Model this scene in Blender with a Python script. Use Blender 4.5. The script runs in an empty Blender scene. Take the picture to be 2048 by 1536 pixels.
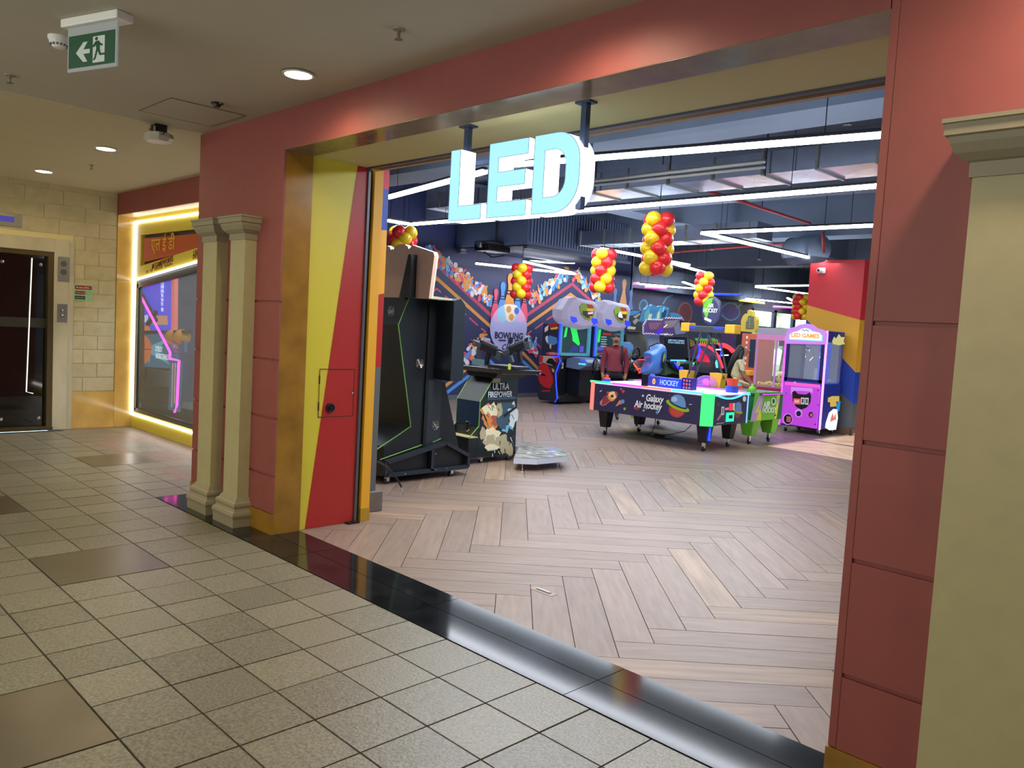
import bpy, bmesh, math, random
from mathutils import Vector, Matrix
random.seed(7)
PI = math.pi
# ------------------------------------------------------------------ camera
FPX, YAW, PITCH, ROLL, CAMH = 1606.94, -0.786831, -0.0710645, 0.0561236, 1.52
cyw, syw = math.cos(YAW), math.sin(YAW)
FW = Vector((syw*math.cos(PITCH), cyw*math.cos(PITCH), math.sin(PITCH)))
R0 = Vector((cyw, -syw, 0)); U0 = R0.cross(FW)
RT = R0*math.cos(ROLL)+U0*math.sin(ROLL); UP = U0*math.cos(ROLL)-R0*math.sin(ROLL)
CAM = Vector((0, 0, CAMH))
sc = bpy.context.scene
cd = bpy.data.cameras.new('camera'); cam = bpy.data.objects.new('camera', cd)
sc.collection.objects.link(cam)
cd.sensor_width = 36; cd.lens = FPX/2048*36; cd.clip_start = 0.05; cd.clip_end = 300
cam.matrix_world = Matrix(((RT.x, UP.x, -FW.x, 0), (RT.y, UP.y, -FW.y, 0), (RT.z, UP.z, -FW.z, CAMH), (0, 0, 0, 1)))
sc.camera = cam
def px(x, y, X=None, Y=None, Z=None):
    """point of a real plane seen at a pixel of the 2048x1536 frame"""
    d = RT*((x-1024)/FPX)-UP*((y-768)/FPX)+FW
    if X is not None: t = X/d.x
    elif Y is not None: t = Y/d.y
    else: t = (Z-CAMH)/d.z
    return CAM+d*t
# ------------------------------------------------------------------ world, sun, area lights, exposure
w = bpy.data.worlds.new('world'); sc.world = w; w.use_nodes = True
bg = w.node_tree.nodes['Background']; bg.inputs[0].default_value = (0.55, 0.78, 1.0, 1); bg.inputs[1].default_value = 2.6
sc.view_settings.view_transform = 'Standard'; sc.view_settings.look = 'None'
sc.view_settings.exposure = 0.0; sc.view_settings.gamma = 1.0; sc.view_settings.use_curve_mapping = False
def light(name, kind, loc, energy, color, target=None, **k):
    l = bpy.data.lights.new(name, kind); l.energy = energy; l.color = color
    for a, b in k.items(): setattr(l, a, b)
    o = bpy.data.objects.new(name, l); sc.collection.objects.link(o); o.location = loc
    if target is not None: o.rotation_euler = (Vector(target)-Vector(loc)).to_track_quat('-Z', 'Y').to_euler()
    return o
SUN = light('sun', 'SUN', (20, 12, 12), 20.0, (1, .95, .85), (20-10, 12+.9, 12-4.7), angle=0.01)
WARM = (1.0, 0.84, 0.50)
# unseen area lights added beyond the frame as the corridor's general light
light('corridor_fill_light', 'AREA', (-1.5, -0.8, 2.84), 7, (1, .93, .74), (-1.5, -0.8, 0), shape='RECTANGLE', size=2.5, size_y=1.0)
light('corridor_fill_light', 'AREA', (-5.5, -0.6, 2.84), 7.5, (1, .90, .64), (-5.5, -0.6, 0), shape='RECTANGLE', size=3.0, size_y=1.0)
light('corridor_fill_light', 'AREA', (-9.2, 0.3, 2.84), 12, (1, .86, .52), (-9.2, 0.3, 0), shape='RECTANGLE', size=2.2, size_y=1.0)
# area lights added to strengthen the glow of the many tubes over the hall
light('arcade_fill_wash', 'AREA', (-4.0, 5.0, 2.93), 190, (.86, .92, 1), (-4.0, 5.0, 0), shape='RECTANGLE', size=5, size_y=.6)
light('arcade_fill_wash', 'AREA', (-7.0, 9.5, 2.93), 200, (.82, .90, 1), (-7.0, 9.5, 0), shape='RECTANGLE', size=6, size_y=2.0)
light('arcade_fill_wash', 'AREA', (-9.0, 15.5, 2.93), 260, (.82, .90, 1), (-9.0, 15.5, 0), shape='RECTANGLE', size=6, size_y=4.0)
light('corridor_ceiling_fill', 'AREA', (-3.5, -2.6, 2.2), 105, (.95, .97, .92), (-3.5, 0.5, 2.87), shape='RECTANGLE', size=6, size_y=.3)  # unseen fill light added to brighten the corridor ceiling
light('corridor_ceiling_fill', 'AREA', (-9.0, -2.6, 2.2), 26, (1, .9, .66), (-9.0, 0.5, 2.87), shape='RECTANGLE', size=3, size_y=.3)  # second added fill, warmer, for the left part of that ceiling
light('arcade_ceiling_fill', 'AREA', (-4.5, 6.0, 3.0), 45, (.72, .84, 1), (-4.5, 6.0, 5), shape='RECTANGLE', size=6, size_y=3)  # added fill aimed up to brighten the arcade ceiling
light('arcade_fill_wash', 'AREA', (-9.3, 4.9, 2.93), 60, (.9, .95, 1), (-9.3, 4.2, 0), shape='RECTANGLE', size=3, size_y=.6)  # added to light the things behind the shop window
light('arcade_ceiling_fill', 'AREA', (-9.0, 12.5, 3.0), 190, (.72, .84, 1), (-9.0, 12.5, 5), shape='RECTANGLE', size=6, size_y=8)  # deeper added fill, aimed up at the same slab
# ------------------------------------------------------------------ helpers
def lin(c):
    c = c/255.0
    return c/12.92 if c <= 0.04045 else ((c+0.055)/1.055)**2.4
MT = {}
def mat(name, rgb, rough=.5, metal=0, emit=0, spec=.5, noise=None, bump=0, alpha=None, trans=0, rnd=0, coat=0):
    """noise=(scale, amount[, stretch xyz]) mottles the colour; rnd varies it per object"""
    if name in MT: return MT[name]
    m = bpy.data.materials.new(name); m.use_nodes = True; MT[name] = m
    nt = m.node_tree; b = nt.nodes['Principled BSDF']
    col = (lin(rgb[0]), lin(rgb[1]), lin(rgb[2]), 1)
    b.inputs['Base Color'].default_value = col
    b.inputs['Roughness'].default_value = rough; b.inputs['Metallic'].default_value = metal
    b.inputs['Specular IOR Level'].default_value = spec
    if coat: b.inputs['Coat Weight'].default_value = coat
    if emit:
        b.inputs['Base Color'].default_value = (col[0]*.25, col[1]*.25, col[2]*.25, 1)
        b.inputs['Emission Color'].default_value = col; b.inputs['Emission Strength'].default_value = emit
    if trans: b.inputs['Transmission Weight'].default_value = trans
    if alpha is not None: b.inputs['Alpha'].default_value = alpha
    if noise or rnd:
        tc = nt.nodes.new('ShaderNodeTexCoord'); mp = nt.nodes.new('ShaderNodeMapping')
        oi = nt.nodes.new('ShaderNodeObjectInfo')
        ad = nt.nodes.new('ShaderNodeVectorMath'); ad.operation = 'ADD'
        ml = nt.nodes.new('ShaderNodeVectorMath'); ml.operation = 'SCALE'; ml.inputs[0].default_value = (37, 53, 19)
        nt.links.new(oi.outputs['Random'], ml.inputs['Scale'])
        nt.links.new(tc.outputs['Object'], ad.inputs[0]); nt.links.new(ml.outputs[0], ad.inputs[1])
        nt.links.new(ad.outputs[0], mp.inputs['Vector'])
        last = None
        mx = nt.nodes.new('ShaderNodeMix'); mx.data_type = 'RGBA'; mx.blend_type = 'MULTIPLY'; mx.inputs[0].default_value = 1
        mx.inputs[6].default_value = col
        cmb = nt.nodes.new('ShaderNodeMath'); cmb.operation = 'ADD'; cmb.inputs[0].default_value = 1; cmb.inputs[1].default_value = 0
        if noise:
            if len(noise) > 2: mp.inputs['Scale'].default_value = noise[2]
            nz = nt.nodes.new('ShaderNodeTexNoise'); nz.inputs['Scale'].default_value = noise[0]; nz.inputs['Detail'].default_value = 6
            nt.links.new(mp.outputs[0], nz.inputs['Vector'])
            mr = nt.nodes.new('ShaderNodeMapRange'); mr.inputs[1].default_value = .3; mr.inputs[2].default_value = .7
            mr.inputs[3].default_value = 1-noise[1]; mr.inputs[4].default_value = 1+noise[1]
            nt.links.new(nz.outputs[0], mr.inputs[0]); nt.links.new(mr.outputs[0], cmb.inputs[0])
            if bump:
                bp = nt.nodes.new('ShaderNodeBump'); bp.inputs['Strength'].default_value = bump; bp.inputs['Distance'].default_value = .003
                nt.links.new(nz.outputs[0], bp.inputs['Height']); nt.links.new(bp.outputs[0], b.inputs['Normal'])
        if rnd:
            mr2 = nt.nodes.new('ShaderNodeMapRange'); mr2.inputs[3].default_value = -rnd; mr2.inputs[4].default_value = rnd
            nt.links.new(oi.outputs['Random'], mr2.inputs[0]); nt.links.new(mr2.outputs[0], cmb.inputs[1])
        nt.links.new(cmb.outputs[0], mx.inputs[7]); nt.links.new(mx.outputs[2], b.inputs['Base Color'])
    return m
ORG = {}
def wpos(o): return ORG.get(o.name, Vector((0, 0, 0)))
def tag(o, label=None, cat=None, group=None, kind=None):
    if label: o['label'] = label
    if cat: o['category'] = cat
    if group: o['group'] = group
    if kind: o['kind'] = kind
    return o
def thing(name, loc, label, cat, group=None):
    o = bpy.data.objects.new(name, None); sc.collection.objects.link(o); o.location = loc; o.empty_display_size = .1
    ORG[o.name] = Vector(loc); tag(o, label, cat, group); return o
class MB:
    def __init__(s): s.v = []; s.f = []; s.m = []; s.cur = 0
    def add(s, vs, fs):
        n = len(s.v); s.v += [tuple(v) for v in vs]
        for f in fs: s.f.append(tuple(i+n for i in f)); s.m.append(s.cur)
        return s
    def box(s, a, b):
        x0, x1 = sorted((a[0], b[0])); y0, y1 = sorted((a[1], b[1])); z0, z1 = sorted((a[2], b[2]))
        return s.add([(x0, y0, z0), (x1, y0, z0), (x1, y1, z0), (x0, y1, z0), (x0, y0, z1), (x1, y0, z1), (x1, y1, z1), (x0, y1, z1)],
                     [(0, 3, 2, 1), (4, 5, 6, 7), (0, 1, 5, 4), (1, 2, 6, 5), (2, 3, 7, 6), (3, 0, 4, 7)])
    def prism(s, poly, axis, a, b):
        """poly 2-D in the other two axes: X->(y,z) Y->(x,z) Z->(x,y), run from a to b"""
        def P(p, t): return {'X': (t, p[0], p[1]), 'Y': (p[0], t, p[1]), 'Z': (p[0], p[1], t)}[axis]
        n = len(poly)
        ar = sum(poly[i][0]*poly[(i+1) % n][1]-poly[(i+1) % n][0]*poly[i][1] for i in range(n))
        if (ar < 0) != (axis == 'Y'): poly = poly[::-1]
        if a > b: a, b = b, a
        vs = [P(p, a) for p in poly]+[P(p, b) for p in poly]
        fs = [tuple(range(n-1, -1, -1)), tuple(range(n, 2*n))]+[(i, (i+1) % n, (i+1) % n+n, i+n) for i in range(n)]
        return s.add(vs, fs)
    def hull4(s, a, b):
        """solid between two equal-length rings"""
        n = len(a)
        return s.add(list(a)+list(b), [tuple(range(n-1, -1, -1)), tuple(range(n, 2*n))]+[(i, (i+1) % n, (i+1) % n+n, i+n) for i in range(n)])
    def tube(s, pts, r, n=8, r2=None):
        pts = [Vector(p) for p in pts]; rings = []
        for i, p in enumerate(pts):
            t = (pts[min(i+1, len(pts)-1)]-pts[max(i-1, 0)]).normalized()
            up = Vector((0, 0, 1)) if abs(t.z) < .95 else Vector((1, 0, 0))
            a = t.cross(up).normalized(); b = a.cross(t)
            rr = r if r2 is None else r+(r2-r)*i/(len(pts)-1)
            rings.append([p+a*rr*math.cos(2*PI*k/n)+b*rr*math.sin(2*PI*k/n) for k in range(n)])
        vs = [v for R in rings for v in R]; fs = []
        for i in range(len(rings)-1):
            for k in range(n): fs.append((i*n+k, i*n+(k+1) % n, (i+1)*n+(k+1) % n, (i+1)*n+k))
        fs += [tuple(range(n-1, -1, -1)), tuple(range(len(vs)-n, len(vs)))]
        return s.add(vs, fs)
    def bar(s, a, b, w_, h_):
        """rectangular bar from a to b"""
        a, b = Vector(a), Vector(b); t = (b-a).normalized()
        up = Vector((0, 0, 1)) if abs(t.z) < .95 else Vector((0, 1, 0))
        p = t.cross(up).normalized()*w_/2; q = p.normalized().cross(t).normalized()*h_/2
        return s.hull4([a-p-q, a+p-q, a+p+q, a-p+q][::-1], [b-p-q, b+p-q, b+p+q, b-p+q][::-1])
    def lathe(s, prof, c, n=16, axis='Z'):
        vs = []; fs = []
        for r, h in prof:
            for k in range(n):
                a = 2*PI*k/n; q = (r*math.cos(a), r*math.sin(a), h)
                if axis == 'X': q = (h, q[0], q[1])
                if axis == 'Y': q = (q[0], h, q[1])
                vs.append((c[0]+q[0], c[1]+q[1], c[2]+q[2]))
        for i in range(len(prof)-1):
            for k in range(n): fs.append((i*n+k, i*n+(k+1) % n, (i+1)*n+(k+1) % n, (i+1)*n+k))
        fs += [tuple(range(n-1, -1, -1)), tuple(range(len(vs)-n, len(vs)))]
        return s.add(vs, fs)
    def ball(s, c, r, n=16, m=10, sz=1.0, taper=0):
        prof = []
        for i in range(m+1):
            a = PI*(i/m); z = -math.cos(a); q = math.sin(a)
            prof.append((max(1e-4, r*q*(1+taper*z)), r*sz*z))
        return s.lathe(prof, c, n)
    def build(s, name, m, parent=None, smooth=False, bevel=0, seg=2):
        org = wpos(parent) if parent else Vector((0, 0, 0))
        if not parent:
            xs = [v[0] for v in s.v]; ys = [v[1] for v in s.v]; zs = [v[2] for v in s.v]
            org = Vector(((min(xs)+max(xs))/2, (min(ys)+max(ys))/2, min(zs)))
        me = bpy.data.meshes.new(name)
        me.from_pydata([(v[0]-org.x, v[1]-org.y, v[2]-org.z) for v in s.v], [], s.f)
        for x in (m if isinstance(m, (list, tuple)) else [m]): me.materials.append(x)
        for p, k in zip(me.polygons, s.m): p.material_index = k; p.use_smooth = smooth
        bm = bmesh.new(); bm.from_mesh(me); bmesh.ops.recalc_face_normals(bm, faces=bm.faces) if not getattr(s, 'flat', False) else None
        bm.to_mesh(me); bm.free()
        o = bpy.data.objects.new(name, me); sc.collection.objects.link(o)
        if parent: o.parent = parent
        else: o.location = org
        ORG[o.name] = org
        if bevel:
            md = o.modifiers.new('bevel', 'BEVEL'); md.width = bevel; md.segments = seg; md.limit_method = 'ANGLE'
        return o
def B(name, a, b, m, parent=None, bevel=0): return MB().box(a, b).build(name, m, parent, bevel=bevel)
def struct(o, kind='structure'): o['kind'] = kind; return o
def copy_tree(o, loc, label=None, mats=None):
    d = Vector(loc)-wpos(o)
    c = o.copy(); sc.collection.objects.link(c); c.location = loc; ORG[c.name] = Vector(loc)
    if label: c['label'] = label
    def rec(src, dst):
        for ch in list(src.children):
            k = ch.copy(); sc.collection.objects.link(k); k.parent = dst; ORG[k.name] = wpos(ch)+d
            rec(ch, k)
    rec(o, c); return c
class Plane:
    """art plane. axis X: (u,v)=(y,z) seen from +X ; axis Y: (u,v)=(x,z) seen from -Y ; Z: (x,y) seen from above"""
    def __init__(s, axis, val): s.a = axis; s.val = val
    def w(s, u, v, off=0):
        if s.a == 'X': return (s.val+off, u, v)
        if s.a == 'Y': return (u, s.val-off, v)
        return (u, v, s.val+off)
    def uv(s, x, y):
        p = px(x, y, **{s.a: s.val})
        return (p.y, p.z) if s.a == 'X' else (p.x, p.z) if s.a == 'Y' else (p.x, p.y)
def art(name, plane, shapes, parent, step=.0012):
    """flat print: every shape (material, [(u,v)...]) lies a hair above the one before"""
    mb = MB(); mats = []; off = step
    mb.flat = True
    for m, poly in shapes:
        if m not in mats: mats.append(m)
        mb.cur = mats.index(m)
        n = len(poly); ar = sum(poly[i][0]*poly[(i+1) % n][1]-poly[(i+1) % n][0]*poly[i][1] for i in range(n))
        if ar < 0: poly = poly[::-1]
        mb.add([plane.w(u, v, off) for u, v in poly], [tuple(range(n))]); off += .00006
    return mb.build(name, mats, parent)
def line(p, wd):
    """thick polyline -> list of quads"""
    out = []
    for a, b in zip(p, p[1:]):
        d = Vector((b[0]-a[0], b[1]-a[1])); L = d.length or 1; d /= L; n = Vector((-d.y, d.x))*wd/2; e = d*wd*.35
        out.append([(a[0]+n.x-e.x, a[1]+n.y-e.y), (b[0]+n.x+e.x, b[1]+n.y+e.y), (b[0]-n.x+e.x, b[1]-n.y+e.y), (a[0]-n.x-e.x, a[1]-n.y-e.y)])
    return out
def ell(cx, cy, rx, ry=None, n=24, a0=0, a1=2*PI, rot=0):
    ry = rx if ry is None else ry; o = []
    full = abs(a1-a0-2*PI) < 1e-6
    for k in range(n if full else n+1):
        a = a0+(a1-a0)*k/n; x = rx*math.cos(a); y = ry*math.sin(a)
        o.append((cx+x*math.cos(rot)-y*math.sin(rot), cy+x*math.sin(rot)+y*math.cos(rot)))
    return o
def text(name, body, plane, u, v, size, m, parent, bold=.0, shear=0, sx=1, rot=0, align='CENTER', off=.003, extrude=.0015, space=1):
    cu = bpy.data.curves.new('lettering', 'FONT'); cu.body = body; cu.size = size; cu.offset = bold*size; cu.shear = shear
    cu.align_x = align; cu.align_y = 'CENTER'; cu.extrude = extrude; cu.resolution_u = 3; cu.space_character = space; cu.space_line = .9
    o = bpy.data.objects.new('lettering', cu); sc.collection.objects.link(o)
    dg = bpy.context.evaluated_depsgraph_get(); me = bpy.data.meshes.new_from_object(o.evaluated_get(dg))
    bpy.data.objects.remove(o); org = wpos(parent) if parent else Vector((0, 0, 0))
    c, s_ = math.cos(rot), math.sin(rot)
    for vt in me.vertices:
        x, y, z = vt.co.x*sx, vt.co.y, vt.co.z
        x, y = x*c-y*s_, x*s_+y*c
        if plane.a == 'X': p = plane.w(u+x, v+y, off+z)
        elif plane.a == 'Y': p = plane.w(u+x, v+y, off+z)
        else: p = plane.w(u+x, v+y, off+z)
        vt.co = Vector(p)-org
    me.materials.clear(); me.materials.append(m)
    ob = bpy.data.objects.new(name, me); sc.collection.objects.link(ob)
    if parent: ob.parent = parent
    ORG[ob.name] = org
    return ob
# ------------------------------------------------------------------ materials
M_tile = mat('speckled_tile', (118, 113, 97), .34, noise=(90, .42), bump=.6, rnd=.13)
M_bigtile = mat('smooth_brown_tile', (86, 76, 60), .28, noise=(5, .12), rnd=.05)
M_grout = mat('dark_grout', (62, 56, 42), .8)
M_granite = mat('black_granite', (26, 28, 30), .09, noise=(6, .5), spec=.6)
M_plank = mat('wood_plank_tile', (134, 113, 99), .42, noise=(3.2, .16, (1.2, 10, 1)), bump=.15, rnd=.11)
M_plank2 = mat('wood_plank_tile_pale_grain', (144, 120, 99), .42, noise=(2.2, .30, (.8, 9, 1)), bump=.15, rnd=.10)
M_pgrout = mat('plank_joint', (48, 40, 36), .8)
M_ceil = mat('taupe_ceiling_paint', (186, 182, 166), .8, noise=(2, .02))
M_ceil_warm = mat('ceiling_warm_light_tint', (204, 194, 160), .8, noise=(2, .02))  # warm light of the left corridor put into the ceiling colour
M_red = mat('brick_red_paint', (142, 74, 70), .55, noise=(9, .05))
M_redin = mat('signal_red_paint', (172, 42, 38), .4)
M_yel = mat('lemon_yellow_paint', (212, 196, 60), .4)
M_stone = mat('golden_stone', (150, 108, 36), .22, noise=(5, .22))
M_stone2 = mat('amber_marble', (198, 160, 84), .12, noise=(4, .16))
M_cream = mat('cream_column_paint', (178, 170, 130), .5, noise=(14, .04))
M_creamcap = mat('grey_moulding_paint', (150, 142, 118), .5)
M_clad = mat('sand_cladding', (184, 172, 134), .6, noise=(9, .09), rnd=.06, bump=.1)
M_cladj = mat('cladding_joint', (214, 200, 150), .8)
M_marble = mat('veined_marble', (184, 176, 150), .2, noise=(3.5, .14, (1, 1, .6)))
M_black = mat('black_metal', (14, 15, 17), .45)
M_steel = mat('brushed_steel', (150, 148, 140), .35, metal=.9)
M_glassd = mat('dark_door_glass', (10, 12, 10), .05, spec=.8)
M_white = mat('white_plastic', (225, 225, 220), .4)
M_led = mat('white_led', (238, 244, 255), emit=18)
M_ledwarm = mat('window_led', (250, 250, 255), emit=6)
M_down = mat('downlight_glow', (255, 248, 215), emit=14)
M_grey = mat('slate_grey_paint', (92, 97, 102), .5)
M_slab = mat('dark_slab_paint', (104, 116, 132), .8, noise=(3, .06))
M_navy = mat('navy_wall_vinyl', (48, 54, 92), .5)
M_blue = mat('royal_blue_paint', (38, 72, 178), .5)
M_amber = mat('amber_yellow_paint', (232, 170, 40), .5)
M_foil = mat('duct_foil', (200, 202, 210), .22, metal=1, noise=(4, .1), bump=1.0)
M_pipe = mat('red_pipe', (170, 48, 48), .5)
M_dark = mat('charcoal_panel', (20, 24, 28), .4, noise=(30, .08))
M_green = mat('green_edge_trim', (110, 160, 70), .5)
M_mdf = mat('tan_board', (216, 178, 154), .7, noise=(12, .04))
M_chrome = mat('chrome', (220, 220, 220), .12, metal=1)
M_glass = mat('clear_glass', (235, 245, 245), .03, alpha=.12, spec=.8)
M_wheel = mat('caster_rubber', (30, 28, 28), .6)
def em(name, rgb, e): return mat(name, rgb, emit=e)
E_blue = em('blue_neon', (20, 40, 255), 5); E_pink = em('pink_neon', (255, 60, 190), 3.5); E_red = em('red_neon', (255, 40, 50), 4)
E_cyan = em('cyan_neon', (60, 240, 255), 3.5); E_green = em('green_neon', (40, 255, 140), 2.2); E_purple = em('purple_neon', (190, 60, 255), 3)
E_white = em('white_glow', (240, 240, 255), 3); E_yell = em('yellow_neon', (255, 200, 30), 3)
# ================================================================== SETTING
XW, YF, YJ, ZO, ZC = -10.5, 2.70, 2.916, 2.607, 2.872     # lift wall, facade face, stone/yellow joint, opening head, ceiling
# ---- corridor floor
floor = struct(B('floor', (-10.5, -3.2, -.06), (3.2, 3.74, -.008), M_grout))
GX, GY, TS = -4.052, .996, .30
big = [(-3.452, .396), (-5.252, 1.296), (-8.552, 2.496), (-7.052, .996), (-1.652, -.504), (-2.252, 1.296-1.2), (-9.152, .396), (-6.152, -.204)]
def inbig(x, y): return any(a-.01 < x < a+.59 and b-.01 < y < b+.59 for a, b in big)
tiles = []
for i in range(-22, 26):
    for j in range(-14, 10):
        x = GX+TS*i; y = GY+TS*j
        if x < -10.6 or x > 3.1 or y > 3.5: continue
        if y > 2.45 and x > -6.5: continue
        if inbig(x, y): continue
        x0 = max(x, -10.49); x1 = x+TS; y1 = min(y+TS, 3.70)
        if x1-x0 < .04 or y1-y < .04: continue
        if x1 > -6.46 and y > 2.45: x1 = -6.47
        # seen by the camera?
        dx, dy = x+.15, y+.15
        z = dx*FW.x+dy*FW.y-CAMH*FW.z
        vis = False
        if z > .3:
            q = Vector((dx, dy, -CAMH)); u = 1024+FPX*q.dot(RT)/z; v = 768-FPX*q.dot(UP)/z
            vis = -90 < u < 2100 and v < 1640
        tiles.append((0 if vis else 1, math.hypot(dx, dy), x0, y, x1, y1))
tiles.sort()
rest = MB(); tm = None
for n, (nv, d, x0, y0, x1, y1) in enumerate(tiles):
    g = .004
    full = abs(x1-x0-TS) < 1e-3 and abs(y1-y0-TS) < 1e-3
    if n < 285 and not nv:
        if full:
            if tm is None:
                o = MB().box((-TS/2+g, -TS/2+g, -.012), (TS/2-g, TS/2-g, 0)).build('floor_tile', M_tile, floor); tm = o.data
            else:
                o = bpy.data.objects.new('floor_tile', tm); sc.collection.objects.link(o); o.parent = floor
            if n == 0 or True:
                o.data = tm
            ORG[o.name] = Vector((0, 0, 0)); o['_c'] = 1
            o.location = Vector(((x0+x1)/2, (y0+y1)/2, random.uniform(-.0008, .0008)))-wpos(floor)
        else: MB().box((x0+g, y0+g, -.012), (x1-g, y1-g, 0)).build('floor_tile', M_tile, floor)
    else: rest.box((x0+g, y0+g, -.012), (x1-g, y1-g, 0))
# the shared mesh was built relative to the floor's origin: recentre it
fo = wpos(floor)
for v in tm.vertices: v.co += fo
rest.build('floor_tile', M_tile, floor)['kind'] = 'stuff'
for a, b in big: MB().box((a+.005, b+.005, -.012), (a+.595, min(b+.595, 3.7), .0005)).build('floor_tile', M_bigtile, floor)['label'] = 'large smooth brown tile'
# ---- black granite threshold, in slabs
th = struct(B('trim_1', (-6.46, 2.486, -.05), (2.6, YJ, -.006), M_grout)); th['label'] = 'black polished granite threshold strip'
xs = [-6.455, -5.6, -4.45, -3.25, -2.1, -.9, .3, 1.5, 2.6]
for a, b in zip(xs, xs[1:]):
    B('granite_slab', (a+.002, 2.498, -.02), (b-.002, 2.722, .003), M_granite, th)
    B('granite_slab', (a+.002, 2.726, -.02), (b-.002, YJ+.002, .003), M_granite, th)
# ---- arcade floor, herringbone planks 1.2 x 0.2
af = struct(B('floor_arcade', (-13.2, 2.92, -.08), (.1, 30.0, -.010), M_pgrout))
O_ = Vector((-2.337, 2.86)); PW = .2
eu = Vector((-1, 1))/math.sqrt(2)*PW; ev = Vector((1, 1))/math.sqrt(2)*PW
def clip(poly, ax, val, keep):
    out = []
    for k in range(len(poly)):
        a, b = poly[k], poly[(k+1) % len(poly)]
        ia = (a[ax]-val)*keep >= 0; ib = (b[ax]-val)*keep >= 0
        if ia: out.append(a)
        if ia != ib:
            t = (val-a[ax])/(b[ax]-a[ax]); out.append((a[0]+(b[0]-a[0])*t, a[1]+(b[1]-a[1])*t))
    return out
planks = []
for m_ in range(-9, 9):
    for n_ in range(-20, 110):
        for (u0, u1, v0, v1, tp) in ((0, 6, 0, 1, 0), (0, 1, 1, 7, 1)):
            g = .011
            c0 = O_+eu*(n_+6*m_)+ev*(n_-6*m_)
            pts = [c0+eu*u+ev*v for u, v in ((u0+g, v0+g), (u1-g, v0+g), (u1-g, v1-g), (u0+g, v1-g))]
            cx = sum(p.x for p in pts)/4; cy = sum(p.y for p in pts)/4
            if not (-13.6 < cx < .9 and 2.2 < cy < 30.5): continue
            poly = [(p.x, p.y) for p in pts]
            cl = clip(clip(clip(clip(poly, 1, 2.921, 1), 1, 29.9, -1), 0, -13.1, 1), 0, .05, -1)
            if len(cl) < 3: continue
            z = cx*FW.x+cy*FW.y-CAMH*FW.z; q = Vector((cx, cy, -CAMH)); vis = False
            if z > .3:
                u = 1024+FPX*q.dot(RT)/z; v = 768-FPX*q.dot(UP)/z; vis = 600 < u < 1800
            planks.append((0 if vis and cx > -13 else 1, math.hypot(cx, cy), cx, cy, cl, len(cl) == 4 and cl == poly, tp))
planks.sort(key=lambda t: t[:2])
prest = MB(); pm = {}
ang = (math.atan2(eu.y, eu.x), math.atan2(ev.y, ev.x))
for n, (nv, d, cx, cy, cl, full, tp) in enumerate(planks):
    ar = abs(sum(cl[i][0]*cl[(i+1) % len(cl)][1]-cl[(i+1) % len(cl)][0]*cl[i][1] for i in range(len(cl))))/2
    if ar < .002: continue
    if n < 296 and not nv:
        key = random.random() < .13
        a = ang[tp]; c, s_ = math.cos(-a), math.sin(-a)
        loc = [((p[0]-cx)*c-(p[1]-cy)*s_, (p[0]-cx)*s_+(p[1]-cy)*c) for p in cl]
        if full and key in pm:
            o = bpy.data.objects.new('floor_plank', pm[key]); sc.collection.objects.link(o)
        else:
            o = MB().prism(loc, 'Z', -.014, 0).build('floor_plank', M_plank2 if key else M_plank)
            for v in o.data.vertices: v.co += ORG[o.name]
            if full: pm[key] = o.data
        ORG[o.name] = Vector((cx, cy, 0)); o.parent = af
        o.location = Vector((cx, cy, random.uniform(-.0006, .0006)))-wpos(af); o.rotation_euler = (0, 0, a)
    else: prest.prism(cl, 'Z', -.014, 0)
prest.build('floor_plank', M_plank, af)['kind'] = 'stuff'
# floor socket slot near the threshold
t = thing('floor_socket', (-3.05, 3.40, 0), 'small brass floor socket plate set in a plank near the black threshold', 'floor socket')
B('plate', (-3.14, 3.372, 0), (-2.97, 3.428, .0025), mat('brass_plate', (150, 130, 100), .35, metal=.7), t)
B('slot', (-3.11, 3.388, .0026), (-3.0, 3.412, .0034), M_black, t)
B('slot_edge', (-3.11, 3.408, .0035), (-3.02, 3.413, .005), M_chrome, t)
# ---- corridor ceiling
ce = struct(B('ceiling', (-6.22, -3.2, ZC), (3.2, YF+.3, ZC+.08), M_ceil))
ce2 = struct(B('ceiling_left', (-10.6, -3.2, ZC-.004), (-6.22, 3.6, ZC+.08), M_ceil_warm))  # same ceiling, its yellower colour standing in for the warm downlights
# ---- unseen walls added to close the corridor against sky light
struct(B('wall_back_blocker', (-10.6, -3.3, 0), (3.2, -3.2, ZC), mat('cream_wall_paint', (190, 176, 130), .7)))
struct(B('wall_right_blocker', (3.2, -3.3, 0), (3.3, 3.0, ZC), MT['cream_wall_paint']))
# ---- facade
wf = struct(B('wall_front', (-6.27, YF+.012, 0), (-4.975, YF+.20, ZC), M_red))
wf['label'] = 'brick red facade pier left of the entrance'
courses = [(.15, .400), (.416, .796), (.812, 1.196), (1.212, 1.59), (1.606, ZO)]
for a, b in courses: B('facade_block', (-6.28, YF, a), (-4.962, YF+.013, b), M_red, wf)
B('facade_block', (-6.28, YF, ZO), (-4.962, YF+.013, ZC), M_red, wf)
B('skirting', (-6.285, YF-.006, .003), (-4.962, YF+.013, .146), M_stone, wf)
B('pier_side', (-6.28, YF+.013, 0), (-6.27, 3.74, ZC), M_red, wf)
# header above the opening
hd = struct(B('wall_header', (-4.962, YF, ZO), (-1.08, YJ, ZC), M_red)); hd['label'] = 'brick red beam above the entrance'
B('stone_soffit', (-4.962, YF+.001, ZO-.003), (-1.075, YJ, ZO), mat('grey_brown_stone', (126, 110, 84), .2, noise=(5, .2)), hd)
so = struct(B('ceiling_soffit', (-4.98, YJ, ZO), (-1.05, 3.36, ZC+.6), mat('olive_soffit_paint', (196, 192, 140), .6)))
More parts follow.
